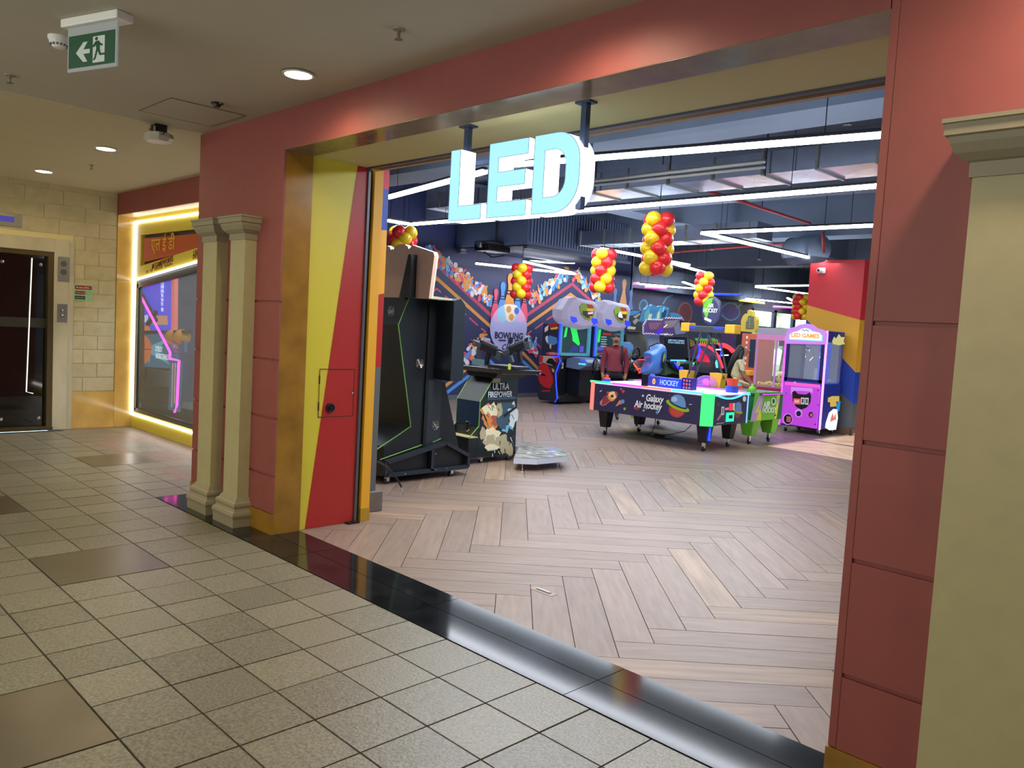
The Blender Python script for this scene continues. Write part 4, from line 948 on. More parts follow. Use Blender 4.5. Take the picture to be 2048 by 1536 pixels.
for body, (x, y), sz in (('ULTRA', (530, 600), .105), ('FIREPOWER', (522, 683), .090)):
    a = s3(x, y); text('title_outline', body, PS, a[0], a[1], sz, f6, t, bold=.05, off=.012, sx=.78); text('title', body, PS, a[0], a[1], sz, f7, t, bold=.012, off=.015, sx=.78)
caster(-6.45, 6.0, t, .07, .02); caster(-6.45, 6.42, t, .07, .02); caster(-6.72, 6.0, t, .07, .02); caster(-6.72, 6.42, t, .07, .02)
mb = MB(); mb.hull4([(-6.82, 5.98, 1.005), (-6.16, 5.98, 1.005), (-6.10, 6.50, 1.005), (-6.82, 6.50, 1.005)], [(-6.86, 5.95, 1.06), (-6.14, 5.95, 1.06), (-6.08, 6.52, 1.05), (-6.86, 6.52, 1.05)]); mb.build('tray', mat('gloss_black', (18, 18, 20), .12, coat=.5), t, bevel=.006)
MB().prism([(-6.74, .95), (-6.3, .95), (-6.26, 1.005), (-6.78, 1.005)], 'Y', 6.02, 6.46).build('tray_neck', M_black, t)
B('tray_mirror', (-6.30, 6.49, 1.01), (-6.10, 6.525, 1.05), M_chrome, t)
B('upper_ledge', (-6.62, 6.2, 1.055), (-6.20, 6.45, 1.085), M_dark, t, bevel=.005)
p = px(957, 724, Y=6.2); B('small_display', (p.x-.10, 6.19, p.z-.035), (p.x+.10, 6.23, p.z+.03), mat('grey_green_lcd', (90, 120, 122), .3), t)
p = px(1020, 733, Y=6.15); B('yellow_sticker', (p.x-.02, 6.14, p.z-.035), (p.x+.02, 6.145, p.z+.03), mat('acid_yellow', (190, 204, 80), .4), t)
def gun(a, b, Yp, lab):
    A, Bq = px(*a, Y=Yp), px(*b, Y=Yp)      # muzzle, rear
    L = (Bq-A).length; dr_ = (Bq-A).normalized(); nz = Vector((-dr_.z, 0, dr_.x))
    if nz.z < 0: nz = -nz
    t2 = thing('light_gun', ((A+Bq)/2).to_tuple(), lab, 'toy gun')
    def blk(u0, u1, v0, v1, w_, nm, m=M_black, sk=0):
        c = lambda u, v: A+dr_*(u*L)+nz*(v*L)
        r_ = [c(u0, v0), c(u1, v0), c(u1+sk, v1), c(u0+sk, v1)]
        mb = MB(); mb.hull4([p+Vector((0, -w_/2, 0)) for p in r_], [p+Vector((0, w_/2, 0)) for p in r_]); return mb.build(nm, m, t2, bevel=.003)
    gm = mat('gun_grey', (56, 62, 66), .4); 
    blk(.0, .16, .0, .05, .02, 'muzzle'); blk(.12, .42, -.03, .08, .045, 'fore_end', gm); blk(.38, .86, -.05, .10, .05, 'receiver'); blk(.40, .82, .10, .15, .022, 'top_rail', gm); blk(.30, .44, .08, .14, .02, 'sight')
    blk(.56, .66, -.30, -.05, .035, 'grip', M_black, .02); blk(.30, .40, -.24, -.03, .03, 'magazine', gm, -.03); blk(.84, 1.0, -.10, .07, .035, 'stock', gm); blk(.14, .20, -.01, .04, .052, 'red_lamp', M_redin)
    return t2
gun((940, 684), (1003, 712), 6.22, 'left black toy machine gun on the console, muzzle raised to the left')
gun((1000, 714), (1060, 688), 6.30, 'right black toy machine gun on the console, muzzle lowered to the left')
# platform
t = thing('player_platform', (-6.1, 6.6, 0), 'low silver player platform with printed top beside the gun console', 'platform')
pp = [(-5.93, 6.0), (-5.77, 6.19), (-5.75, 6.67), (-6.1, 6.95), (-7.0, 6.95), (-7.0, 6.54), (-6.39, 6.54)]
MB().prism(pp, 'Z', .075, .135).build('side_band', mat('silver_panel', (206, 206, 220), .35), t)
MB().prism(pp, 'Z', .135, .142).build('top_sheet', mat('platform_top', (150, 154, 140), .2, noise=(9, .6)), t)
PZ = Plane('Z', .142); sh = []
for k in range(24):
    x, y = random.uniform(-6.1, -5.82), random.uniform(6.25, 6.75); m = random.choice((f1, f6, f8, f4, f7)); L = random.uniform(.05, .16); a = random.uniform(0, 3)
    sh.append((m, [(x, y), (x+L*math.cos(a), y+L*math.sin(a)*.5), (x+L*.6, y+.05)]))
art('camouflage_print', PZ, sh, t)
for x, y in ((-5.88, 6.09), (-5.80, 6.56), (-6.9, 6.6), (-6.9, 6.9), (-6.15, 6.85)):
    MB().lathe([(.018, 0), (.012, .01), (.005, .014), (.005, .075)], (x, y, .001), 10).build('foot', M_chrome, t)
# hose and extinguisher
t = thing('black_hose', (-5.3, 3.9, 0), 'thick black cable arching from behind the pier to the arcade floor', 'cable')
hp = [px(728, 922, Y=3.76), px(752, 923, Y=3.84), px(775, 936, Y=3.98), px(792, 955, Y=4.1), px(803, 974, Y=4.17)]
hp2 = []
for i in range(len(hp)-1):
    for k in range(4):
        f = k/4; P0 = hp[max(i-1, 0)]; P1 = hp[i]; P2 = hp[i+1]; P3 = hp[min(i+2, len(hp)-1)]
        hp2.append(.5*((2*P1)+(P2-P0)*f+(2*P0-5*P1+4*P2-P3)*f*f+(3*P1-P0-3*P2+P3)*f**3))
hp2.append(hp[-1]); MB().tube(hp2, .0085, 8).build('cable_body', M_black, t, smooth=True)
e = hp[-1]; e2 = Vector((-5.515, 4.245, .004)); MB().tube([e, e+(e2-e)*.6, e2], .006, 8, r2=.003).build('metal_tip', M_chrome, t)
t = thing('fire_extinguisher', (-5.23, 3.70, 0), 'red fire extinguisher cylinder half hidden behind the amber jamb edge', 'fire extinguisher')
MB().lathe([(.036, 0), (.038, .01), (.038, .27), (.030, .31), (.012, .33)], (-5.125, 3.55, .003), 18).build('cylinder', M_redin, t, smooth=True)
MB().lathe([(.012, 0), (.012, .03), (.001, .035)], (-5.125, 3.55, .33), 10).build('valve', M_black, t)
# ------------------------------------------------------------------ air hockey tables
def hockey_caster(x, y, t, z=.12):
    f = MB().box((x-.022, y-.014, .04), (x+.022, y+.02, z)).build('caster_fork', M_chrome, t, bevel=.004)
    MB().lathe([(.035, -.012), (.035, .012), (.001, .012)], (x, y, .036), 14, 'X').build('wheel', M_wheel, f)
t = thing('air_hockey_table', (-6.6, 9.8, 0), 'dark blue space themed air hockey table with glowing rails, in front of the green one', 'air hockey table')
X0, X1, Y0, Y1, ZB, ZT = -7.65, -5.60, 9.25, 10.38, .36, .79
M_sp = mat('space_panel', (48, 46, 78), .4)
MB().prism([(X0, Y0+.06), (X0+.06, Y0), (X1-.11, Y0), (X1, Y0+.11), (X1, Y1-.11), (X1-.11, Y1), (X0+.06, Y1), (X0, Y1-.06)], 'Z', ZB, ZT-.04).build('cabinet', M_sp, t)
MB().prism([(X0+.05, Y0+.05), (X1-.08, Y0+.05), (X1-.08, Y1-.05), (X0+.05, Y1-.05)], 'Z', ZT-.035, ZT-.012).build('playfield', em('lit_playfield', (220, 190, 255), 1.6), t)
for a, b, m, nm in ((X0+.02, X0+.42, E_green, 'rail_light'), (X0+.42, X0+.95, E_purple, 'rail_light'), (X0+.95, X0+1.45, em('salmon_neon', (255, 110, 90), 2.2), 'rail_light'), (X0+1.45, X1-.1, E_cyan, 'rail_light')):
    B(nm, (a, Y0-.004, ZT-.022), (b, Y0+.03, ZT+.004), m, t)
B('far_rail', (X0+.03, Y1-.05, ZT-.04), (X1-.1, Y1, ZT+.004), E_purple, t)
MB().prism([(X0-.004, Y0+.075), (X0-.004, Y0+.05), (X0+.05, Y0-.006), (X0+.11, Y0-.006), (X0+.11, Y0+.02), (X0+.02, Y0+.09)], 'Z', ZB, ZT-.005).build('corner_light', em('salmon_light', (255, 120, 104), 1.4), t)['label'] = 'salmon glowing corner'
MB().prism([(X1-.12, Y0-.006), (X1-.105, Y0-.006), (X1+.006, Y0+.105), (X1+.006, Y0+.12), (X1-.04, Y0+.12), (X1-.12, Y0+.04)], 'Z', ZB-.01, ZT-.01).build('corner_light', em('green_light', (70, 230, 130), 1.1), t)['label'] = 'green glowing corner'
# curved end rail
ec = []
for k in range(13):
    f = k/12; ec.append((X1+.004, Y0+.115+(Y1-.22-Y0)*f, ZT-.01-.065*math.sin(PI*min(1, f*1.15))**1.0 if f < .87 else ZT-.01))
MB().tube(ec, .011, 6).build('curved_end_light', E_cyan, t, smooth=True)
B('end_side_light', (X1-.01, Y1-.14, ZB), (X1+.006, Y1-.115, ZT-.02), em('ice_light', (130, 170, 255), 1.5), t)
PH = Plane('Y', Y0); h = lambda x, y: PH.uv(1160+x*.2148, 720+y*.2148)
s_or = mat('space_orange', (236, 150, 80), .4); s_rd = mat('space_red', (200, 70, 60), .4); s_cr = mat('space_cream', (246, 222, 160), .4); s_nv = mat('space_navy', (30, 28, 56), .4); s_pk = mat('space_pink', (210, 120, 130), .4); s_gr = mat('space_lime', (150, 190, 40), .4); s_bl = mat('space_blue', (110, 150, 200), .4); s_dk = mat('space_maroon', (150, 60, 66), .4); s_wh = mat('space_white', (238, 236, 236), .4)
def hel(cx, cy, rx, ry, m, rot=0, pl=h):
    return (m, [pl(cx+rx*math.cos(a)*math.cos(rot)-ry*math.sin(a)*math.sin(rot), cy+rx*math.cos(a)*math.sin(rot)+ry*math.sin(a)*math.cos(rot)) for a in [2*PI*k/24 for k in range(24)]])
def hp_(m, *pts, pl=h): return (m, [pl(*p) for p in pts])
sh = [hp_(s_pk, (188, 415), (185, 390), (240, 330), (265, 330), (290, 375), (240, 420), (205, 428)), hp_(s_dk, (215, 345), (240, 330), (285, 372), (240, 410), (200, 425)),
      hp_(s_rd, (245, 300), (262, 290), (275, 300), (262, 330)), hp_(s_rd, (300, 392), (325, 372), (318, 360), (290, 372)), hp_(s_or, (258, 335), (270, 300), (300, 290), (345, 298), (352, 320), (345, 345), (318, 375), (285, 385), (262, 360)),
      hp_(s_cr, (268, 330), (275, 303), (320, 292), (345, 300), (348, 325), (330, 355), (300, 368)), hp_(s_rd, (322, 292), (345, 297), (353, 315), (350, 340), (338, 345)), hel(300, 337, 17, 17, s_or), hel(300, 337, 12, 12, s_nv),
      hel(403, 292, 14, 15, s_rd), hel(382, 270, 8, 8, s_pk), hp_(s_or, (330, 432), (370, 372), (410, 400)), hp_(s_pk, (340, 430), (375, 385), (400, 400)), hel(398, 387, 17, 20, s_bl), hel(416, 455, 11, 13, s_gr), hel(530, 440, 30, 26, s_dk), hel(720, 488, 14, 16, s_bl),
      hel(905, 460, 80, 78, s_dk), hel(905, 470, 62, 60, s_rd), hel(910, 428, 118, 34, s_gr, .42), hel(915, 415, 92, 24, s_nv, .42), hp_(s_bl, (845, 385), (850, 345), (890, 322), (935, 325), (970, 350), (985, 400), (985, 445), (950, 440), (890, 415)),
      hel(880, 365, 28, 24, mat('space_pale_blue', (170, 198, 224), .4)), hel(832, 330, 7, 7, s_dk), hp_(s_wh, (990, 308), (1005, 312), (1000, 318)), hp_(s_wh, (1015, 412), (1055, 412), (1020, 418)), hp_(s_wh, (178, 298), (205, 278), (200, 292))]
stars = []
for x, y, r in ((590, 333, 17), (597, 470, 13), (622, 457, 7)): stars.append(hp_(s_wh, (x, y-r), (x+r*.25, y-r*.25), (x+r, y), (x+r*.25, y+r*.25), (x, y+r), (x-r*.25, y+r*.25), (x-r, y), (x-r*.25, y-r*.25)))
art('space_print', PH, sh, t)
for st_ in stars: art('printed_star', PH, [st_], t, step=.01)
a = h(697, 362); text('title', 'Galaxy', PH, a[0], a[1], .135, s_wh, t, bold=.025, shear=.15, sx=.78, off=.012, rot=-.0); a = h(636, 424); text('title', 'Air hockey', PH, a[0], a[1], .135, s_wh, t, bold=.025, shear=.15, sx=.76, off=.012)
PE = Plane('X', X1); e_ = lambda x, y: PE.uv(1160+x*.2148, 720+y*.2148)
sh = [hp_(s_pk, (1270, 560), (1320, 480), (1335, 495), (1290, 560), pl=e_), hel(1290, 415, 10, 14, s_dk, pl=e_), hel(1278, 398, 5, 7, s_dk, pl=e_), hel(1465, 500, 30, 40, s_dk, pl=e_), hel(1472, 480, 42, 18, s_gr, .3, pl=e_), hp_(s_bl, (1445, 480), (1450, 400), (1480, 388), (1502, 410), (1502, 480), pl=e_),
      hp_(s_wh, (1316, 436), (1342, 432), (1340, 510), (1314, 514), pl=e_), hp_(mat('grey_slot', (120, 126, 130), .4), (1322, 448), (1336, 446), (1334, 495), (1320, 497), pl=e_), hp_(em('pink_button', (255, 90, 130), 1.2), (1350, 448), (1384, 442), (1384, 462), (1350, 466), pl=e_), hp_(em('red_button', (255, 40, 50), 1.5), (1390, 405), (1420, 402), (1418, 468), (1388, 470), pl=e_), hp_(s_wh, (1424, 402), (1442, 400), (1440, 465), (1422, 468), pl=e_),
      hel(1530, 362, 16, 26, s_wh, pl=e_), hp_(s_wh, (1270, 592), (1340, 582), (1338, 586), (1270, 596), pl=e_)]
art('end_print', PE, sh, t)
B('coin_door', (X1, e_(1360, 530)[0], e_(1390, 572)[1]), (X1+.012, e_(1426, 530)[0], e_(1390, 490)[1]), em('mint_light', (40, 240, 160), 1.8), t); B('coin_slot', (X1+.012, e_(1378, 530)[0], e_(1390, 545)[1]), (X1+.016, e_(1412, 530)[0], e_(1390, 512)[1]), M_black, t)
def leg(mb_t, x, y, m, h0, r0, r1, zt, name='leg'):
    mb = MB(); a = [(x-r0, y-r0, h0), (x+r0, y-r0, h0), (x+r0, y+r0, h0), (x-r0, y+r0, h0)]; b = [(x-r1, y-r1, zt), (x+r1, y-r1, zt), (x+r1, y+r1, zt), (x-r1, y+r1, zt)]
    mb.hull4(a, b); return mb.build(name, m, mb_t, bevel=.008)
for x, y in ((-7.38, 9.36), (-5.73, 9.40), (-5.80, 10.14), (-7.38, 10.2)):
    leg(t, x, y, M_black, .12, .058, .085, ZB); hockey_caster(x, y, t)
B('leg_light', (-5.665, 9.38, .15), (-5.648, 9.42, .33), E_blue, t)
# score bridge
p0, p1 = px(1290, 752, Y=9.32), px(1376, 762, Y=9.32)
B('bridge_post', (p0.x-.04, 9.30, ZT), (p0.x+.02, 9.38, ZT+.17), M_black, t)
c0, c1 = px(1298, 757, Y=9.34), px(1388, 745, Y=9.34)
B('score_box', (p0.x+.05, 9.33, ZT+.01), (p0.x+.24, 9.45, ZT+.15), em('score_blue', (60, 70, 190), .7), t); B('score_sign', (p0.x+.25, 9.30, ZT+.01), (p0.x+.60, 9.46, ZT+.145), em('score_vivid_blue', (40, 60, 235), 1.2), t); B('score_end', (p0.x+.60, 9.34, ZT+.01), (p0.x+.76, 9.46, ZT+.17), mat('score_violet', (50, 40, 130), .4), t)
PB = Plane('Y', 9.30); text('score_title', 'HOCKEY', PB, p0.x+.425, ZT+.078, .10, em('pale_blue_letters', (150, 190, 255), 1.2), t, bold=.02, sx=.75, off=.006)
PB2 = Plane('Y', 9.34); sh = []
for i in range(3):
    for k in range(3): sh.append((em('coral_dot', (255, 110, 110), .8), ell(p0.x+.635+i*.045, ZT+.04+k*.048, .013, .016, 10)))
art('score_dots', PB2, sh, t); art('score_rocket', Plane('Y', 9.33), [(s_cr, ell(p0.x+.15, ZT+.08, .028, .042)), (s_or, ell(p0.x+.15, ZT+.075, .014, .016))], t)
def mallet(x, y, z, m1, m2, lab, s_=1.0):
    q_ = thing('mallet', (x, y, z), lab, 'air hockey mallet')
    MB().lathe([(.055*s_, 0), (.058*s_, .02*s_), (.055*s_, .045*s_)], (x, y, z), 20).build('base', m2, q_); MB().lathe([(.055*s_, .045*s_), (.050*s_, .055*s_), (.03*s_, .06*s_), (.022*s_, .09*s_), (.026*s_, .10*s_), (.001, .108*s_)], (x, y, z), 18).build('knob', m1, q_)
M_or = em('orange_plastic', (255, 80, 40), .5); M_bp = mat('blue_plastic', (40, 80, 200), .35)
p = px(1189, 757, Z=ZT+.006); mallet(X0+.13, 9.50, ZT-.011, M_or, M_bp, 'small orange and blue mallet at the left end of the space table')
mallet(-6.95, 9.85, ZT-.011, M_bp, M_bp, 'blue mallet lying on the space table left of the score box', 1.5)
q_ = thing('puck_holder', (-5.75, 10.05, ZT-.03), 'red puck cup on a blue base at the right end of the space table', 'puck cup')
MB().lathe([(.085, 0), (.088, .09)], (-5.76, 10.08, ZT-.011), 22).build('base', M_bp, q_)
MB().lathe([(.07, .09), (.085, .19), (.078, .19), (.064, .11)], (-5.76, 10.08, ZT-.011), 22).build('cup', M_or, q_)
t = thing('power_cable', (-6.9, 10.0, 0), 'loose black power cable on the floor under the space air hockey table', 'cable')
MB().tube([px(1311, 838, Z=.35), px(1309, 855, Z=.12), px(1302, 866, Z=.03), px(1292, 868, Z=.008), px(1315, 877, Z=.008), px(1345, 878, Z=.008)], .006, 6).build('cord', M_black, t, smooth=True)
MB().tube([px(1383, 850, Z=.2), px(1370, 862, Z=.03), px(1345, 868, Z=.008), px(1310, 872, Z=.008)], .006, 6).build('cord', M_black, t, smooth=True)
B('plug_adapter', px(1307, 872, Z=.001), px(1325, 876, Z=.001)+Vector((0, .05, .04)), M_black, t)
# green table
t = thing('air_hockey_table', (-6.9, 11.05, 0), 'lime green air hockey table with metal arch, behind the space themed one', 'air hockey table')
X0, X1, Y0, Y1, ZB, ZT = -8.05, -5.68, 10.66, 11.50, .36, .76
M_lg = mat('lime_plastic', (110, 190, 50), .35); M_dg = mat('deep_green_plastic', (30, 110, 66), .4)
MB().prism([(X0, Y0+.08), (X0+.08, Y0), (X1-.10, Y0), (X1, Y0+.10), (X1, Y1-.05), (X1-.05, Y1), (X0+.08, Y1), (X0, Y1-.08)], 'Z', ZB, ZT-.03).build('cabinet', M_dg, t)
MB().prism([(X0-.01, Y0+.07), (X0+.07, Y0-.012), (X1-.10, Y0-.012), (X1+.03, Y0+.08), (X1+.03, Y1), (X1-.05, Y1+.01), (X0+.08, Y1+.01), (X0-.01, Y1-.07)], 'Z', ZT-.03, ZT).build('rail', mat('dark_rail', (60, 76, 70), .3), t)
B('playfield', (X0+.1, Y0+.09, ZT), (X1-.06, Y1-.09, ZT+.004), mat('green_playfield', (60, 130, 90), .2), t)
PE = Plane('X', X1); e_ = lambda x, y: PE.uv(1360+x*.2344, 560+y*.2344)
sh = [hp_(M_lg, (640, 960), (860, 955), (820, 1185), (600, 1210), pl=e_), hp_(mat('print_lilac', (190, 160, 200), .4), (615, 1120), (690, 960), (720, 960), (680, 1195), (600, 1208), pl=e_), hp_(mat('print_yellow', (226, 214, 60), .4), (690, 1030), (640, 1130), (672, 1130), (650, 1195), (640, 1200), (692, 1195), (690, 1110), (670, 1108), pl=e_), hp_(MT['print_yellow'], (830, 965), (858, 957), (822, 1180), (806, 1188), pl=e_),
      hel(798, 1035, 18, 32, s_wh, pl=e_), hel(798, 1035, 12, 22, M_dg, pl=e_), hel(836, 1035, 12, 26, MT['print_lilac'], pl=e_), hp_(mat('print_indigo', (70, 60, 150), .4), (800, 1165), (812, 1140), (822, 1160), pl=e_)]
art('end_print', PE, sh, t)
a = e_(740, 1065); text('title', 'AIR', PE, a[0]-.02, a[1], .13, s_wh, t, bold=.02, off=.012, sx=1.0); a = e_(757, 1112); text('title', 'HOCKEY', PE, a[0], a[1], .105, s_wh, t, bold=.02, off=.012, sx=1.0)
B('side_light', (X0+.1, Y0-.014, ZT-.035), (X1-.1, Y0-.01, ZT-.02), E_green, t); B('end_light', (X1+.03, Y0+.1, ZT-.02), (X1+.034, Y1-.03, ZT-.01), E_purple, t)
for x, y in ((-5.82, 10.77), (-5.85, 11.42), (-7.86, 10.80), (-7.86, 11.40)):
    leg(t, x, y, M_lg, .13, .075, .115, ZB-.002); hockey_caster(x, y, t, .13)
BY = 11.08; M_arch = mat('arch_grey', (74, 78, 84), .4, metal=.3)
q1 = lambda x, y: px(x, y, Y=BY)
A0, A1 = q1(1374, 656), q1(1462, 656)
B('arch_beam', (q1(1374, 656).x, BY-.09, 1.60), (q1(1470, 656).x, BY+.09, 1.70), M_arch, t, bevel=.01)
for a, b in ((1374, 1385), (1462, 1476)):
    B('arch_cap', (q1(a-6, 656).x, BY-.10, 1.60), (q1(b, 656).x, BY+.10, 1.74), M_amber, t, bevel=.015)
for x in (1380, 1386, 1392, 1434, 1440, 1446): 
    u = q1(x, 656).x; MB().prism([(u, 1.655), (u+.03, 1.655), (u+.055, 1.695), (u+.025, 1.695)], 'Y', BY-.096, BY-.091).build('arch_light', E_blue, t)
for a, b, y2 in (((1402, 663), (1372, 765), -.09), ((1424, 665), (1385, 768), .0), ((1417, 663), (1448, 758), -.05), ((1438, 664), (1453, 745), .05), ((1375, 663), (1381, 745), .09)):
    p = px(*a, Y=BY+y2); q2 = px(*b, Y=BY+y2); q2.z = max(q2.z, ZT+.006); p.z = min(p.z, 1.60)
    MB().bar(p, q2, .022, .022).build('arch_leg', M_arch, t)
s0 = q1(1424, 626)
mb = MB(); mb.lathe([(.17, -.045), (.20, -.03), (.20, .03), (.17, .045)], (0, 0, 0), 28, 'Y'); mb.v = [(x*.82+s0.x, y+BY, z*1.15+1.70+.235) for x, y, z in mb.v]; mb.build('round_sign', mat('sign_slate', (60, 66, 96), .35), t)
PSg = Plane('Y', BY-.046); art('sign_print', PSg, [(M_lg, [(s0.x-.13, 1.93+.0), (s0.x-.135, 2.03), (s0.x-.08, 2.12), (s0.x+.03, 2.14), (s0.x-.06, 1.80)]), (s_wh, [(s0.x-.1, 1.80), (s0.x+.02, 1.76), (s0.x+.03, 1.80), (s0.x-.1, 1.84)])], t)
text('sign_title', 'AIR\nHOCKEY', PSg, s0.x, 1.98, .085, s_wh, t, bold=.02, off=.006, sx=.75)
for a, b in ((1371, 1392), (1433, 1458)):
    u0, u1 = q1(a, 656).x, q1(b, 656).x; MB().prism([(u0+.03, ZT+.005), (u1-.03, ZT+.005), (u1, ZT+.22), (u0, ZT+.22)], 'Y', BY-.10, BY+.06).build('score_wing', M_amber, t)
c = px(1412, 770, Y=10.95); mb = MB()
prof = [(.001+.2*math.sin(PI/2*k/8), .17*math.cos(PI/2*k/8)) for k in range(9)][::-1]
mb.lathe(prof, (c.x, 10.95, ZT+.006), 24); mb.build('clear_dome', mat('violet_clear_dome', (190, 120, 255), .05, alpha=.35), t, smooth=True); MB().ball((c.x, 10.95, ZT+.07), .06, 12, 8).build('dome_light', em('magenta_glow', (230, 60, 160), 1.5), t)
mallet(-5.95, 11.0, ZT+.005, M_lg, M_lg, 'lime green mallet at the right end of the green table'); mallet(-6.35, 11.3, ZT+.005, em('aqua_plastic', (70, 220, 230), .3), M_or, 'red and aqua mallet on the green table by the woman')
# ------------------------------------------------------------------ claw machines
t = thing('claw_machine', (-6.06, 13.2, 0), 'glowing magenta claw machine lettered LED GAMES, at the coral pillar', 'claw machine')
CY = 12.95; PC = Plane('Y', CY); k6 = lambda x, y: PC.uv(1560+x*.2604, 500+y*.2604)
CX0, CX1 = k6(0, 1365)[0]+.0, k6(318, 1395)[0]; CD = 13.62
CX0 = -6.44; CX1 = -5.735
M_cb = mat('cobalt_cabinet', (36, 52, 150), .35); E_mg = em('magenta_panel', (200, 70, 226), .75); E_lil = em('lilac_panel', (212, 140, 240), .8)
B('base_cabinet', (CX0, CY, .11), (CX1, CD, .86), M_cb, t, bevel=.008)
for x in (CX0+.02, CX1-.04):
    for y in (CY+.02, CD-.04): B('corner_post', (x-.015, y-.015, .86), (x+.03, y+.03, 1.60), M_cb, t)
B('top_cabinet', (CX0, CY, 1.56), (CX1, CD, 1.74), M_cb, t, bevel=.008)
MB().prism([(CX0+.02, .14), (CX1-.04, .12), (CX1-.035, .82), (CX1-.06, .84), (CX0+.04, .845), (CX0+.02, .82)], 'Y', CY-.05, CY).build('front_panel', E_mg, t, bevel=.01)
wf0, wf1 = (CX0+.02, CX1-.035), (.875, 1.585)
for a, b in (((wf0[0], wf1[0]), (wf0[0]+.05, wf1[1])), ((wf0[1]-.05, wf1[0]), (wf0[1], wf1[1])), ((wf0[0], wf1[0]), (wf0[1], wf1[0]+.05)), ((wf0[0], wf1[1]-.05), (wf0[1], wf1[1]))):
    B('window_frame', (a[0], CY-.02, a[1]), (b[0], CY+.01, b[1]), mat('indigo_frame', (34, 34, 96), .3), t)
B('front_glass', (wf0[0]+.05, CY-.005, .92), (wf0[1]-.05, CY+.0, 1.54), M_glass, t)
B('side_glass', (CX1-.012, CY+.05, .88), (CX1-.008, CD-.05, 1.55), M_glass, t)
B('back_panel', (CX0+.02, CD-.03, .86), (CX1-.02, CD-.02, 1.56), em('back_pale', (120, 130, 160), .5), t); B('left_panel', (CX0+.005, CY+.05, .86), (CX0+.015, CD-.05, 1.56), mat('mirror_grey', (130, 140, 160), .1, metal=.7), t)
B('prize_floor', (CX0+.02, CY+.02, .86), (CX1-.02, CD-.03, .875), em('blue_floor', (60, 90, 220), .6), t)
for x, y in ((CX0+.28, 13.2), (CX0+.48, 13.3)):
    MB().tube([(x, y, 1.56), (x, y, 1.44)], .012, 8).build('claw_rod', M_chrome, t); MB().lathe([(.03, 0), (.045, .03), (.03, .06)], (x, y, 1.39), 14).build('claw_motor', M_chrome, t)
    for k in range(3):
        a = 2*PI*k/3+.5; MB().tube([(x, y, 1.41), (x+.075*math.cos(a), y+.075*math.sin(a), 1.36), (x+.08*math.cos(a), y+.08*math.sin(a), 1.29), (x+.03*math.cos(a), y+.03*math.sin(a), 1.23)], .007, 6).build('claw_finger', M_chrome, t)
B('inner_column', (CX0+.42, 13.3, .88), (CX0+.56, 13.45, 1.54), em('blue_column', (50, 80, 235), .7), t); B('inner_box', (CX0+.34, 13.35, .88), (CX0+.50, 13.5, 1.10), mat('pale_box', (190, 190, 205), .4), t)
# marquee
mz = lambda x, y: k6(x, y)
mq = [mz(50, 720), mz(55, 640), mz(75, 605), mz(125, 592), mz(155, 575), mz(205, 566), mz(255, 574), mz(290, 602), mz(340, 614), mz(372, 640), mz(375, 700), mz(370, 728)]
mq = [(max(CX0-.01, min(CX1+.005, u)), v) for u, v in mq]
MB().prism(mq, 'Y', CY-.06, CY+.03).build('marquee', E_lil, t, bevel=.015)
iq = [mz(80, 690), mz(82, 655), mz(100, 635), mz(150, 622), mz(175, 605), mz(205, 598), mz(240, 606), mz(265, 624), mz(320, 636), mz(342, 660), mz(340, 704)]
art('marquee_face', Plane('Y', CY-.062), [(em('marquee_aqua', (120, 220, 235), .9), iq), (em('marquee_white', (240, 240, 250), 1.0), [(u*.94+sum(p[0] for p in iq)/len(iq)*.06, v*.90+sum(p[1] for p in iq)/len(iq)*.10) for u, v in iq])], t)
a = mz(207, 660); text('title', 'LED GAMES', Plane('Y', CY-.062), a[0], a[1], .095, em('gold_letters', (236, 176, 40), .8), t, bold=.03, off=.008, sx=1.0)
a = mz(210, 618); MB().tube([(a[0]-.06+.12*k/8, CY-.068, a[1]+.012*math.sin(k*1.6)) for k in range(9)], .006, 5).build('logo_swirl', mat('logo_violet', (110, 60, 150), .4), t)
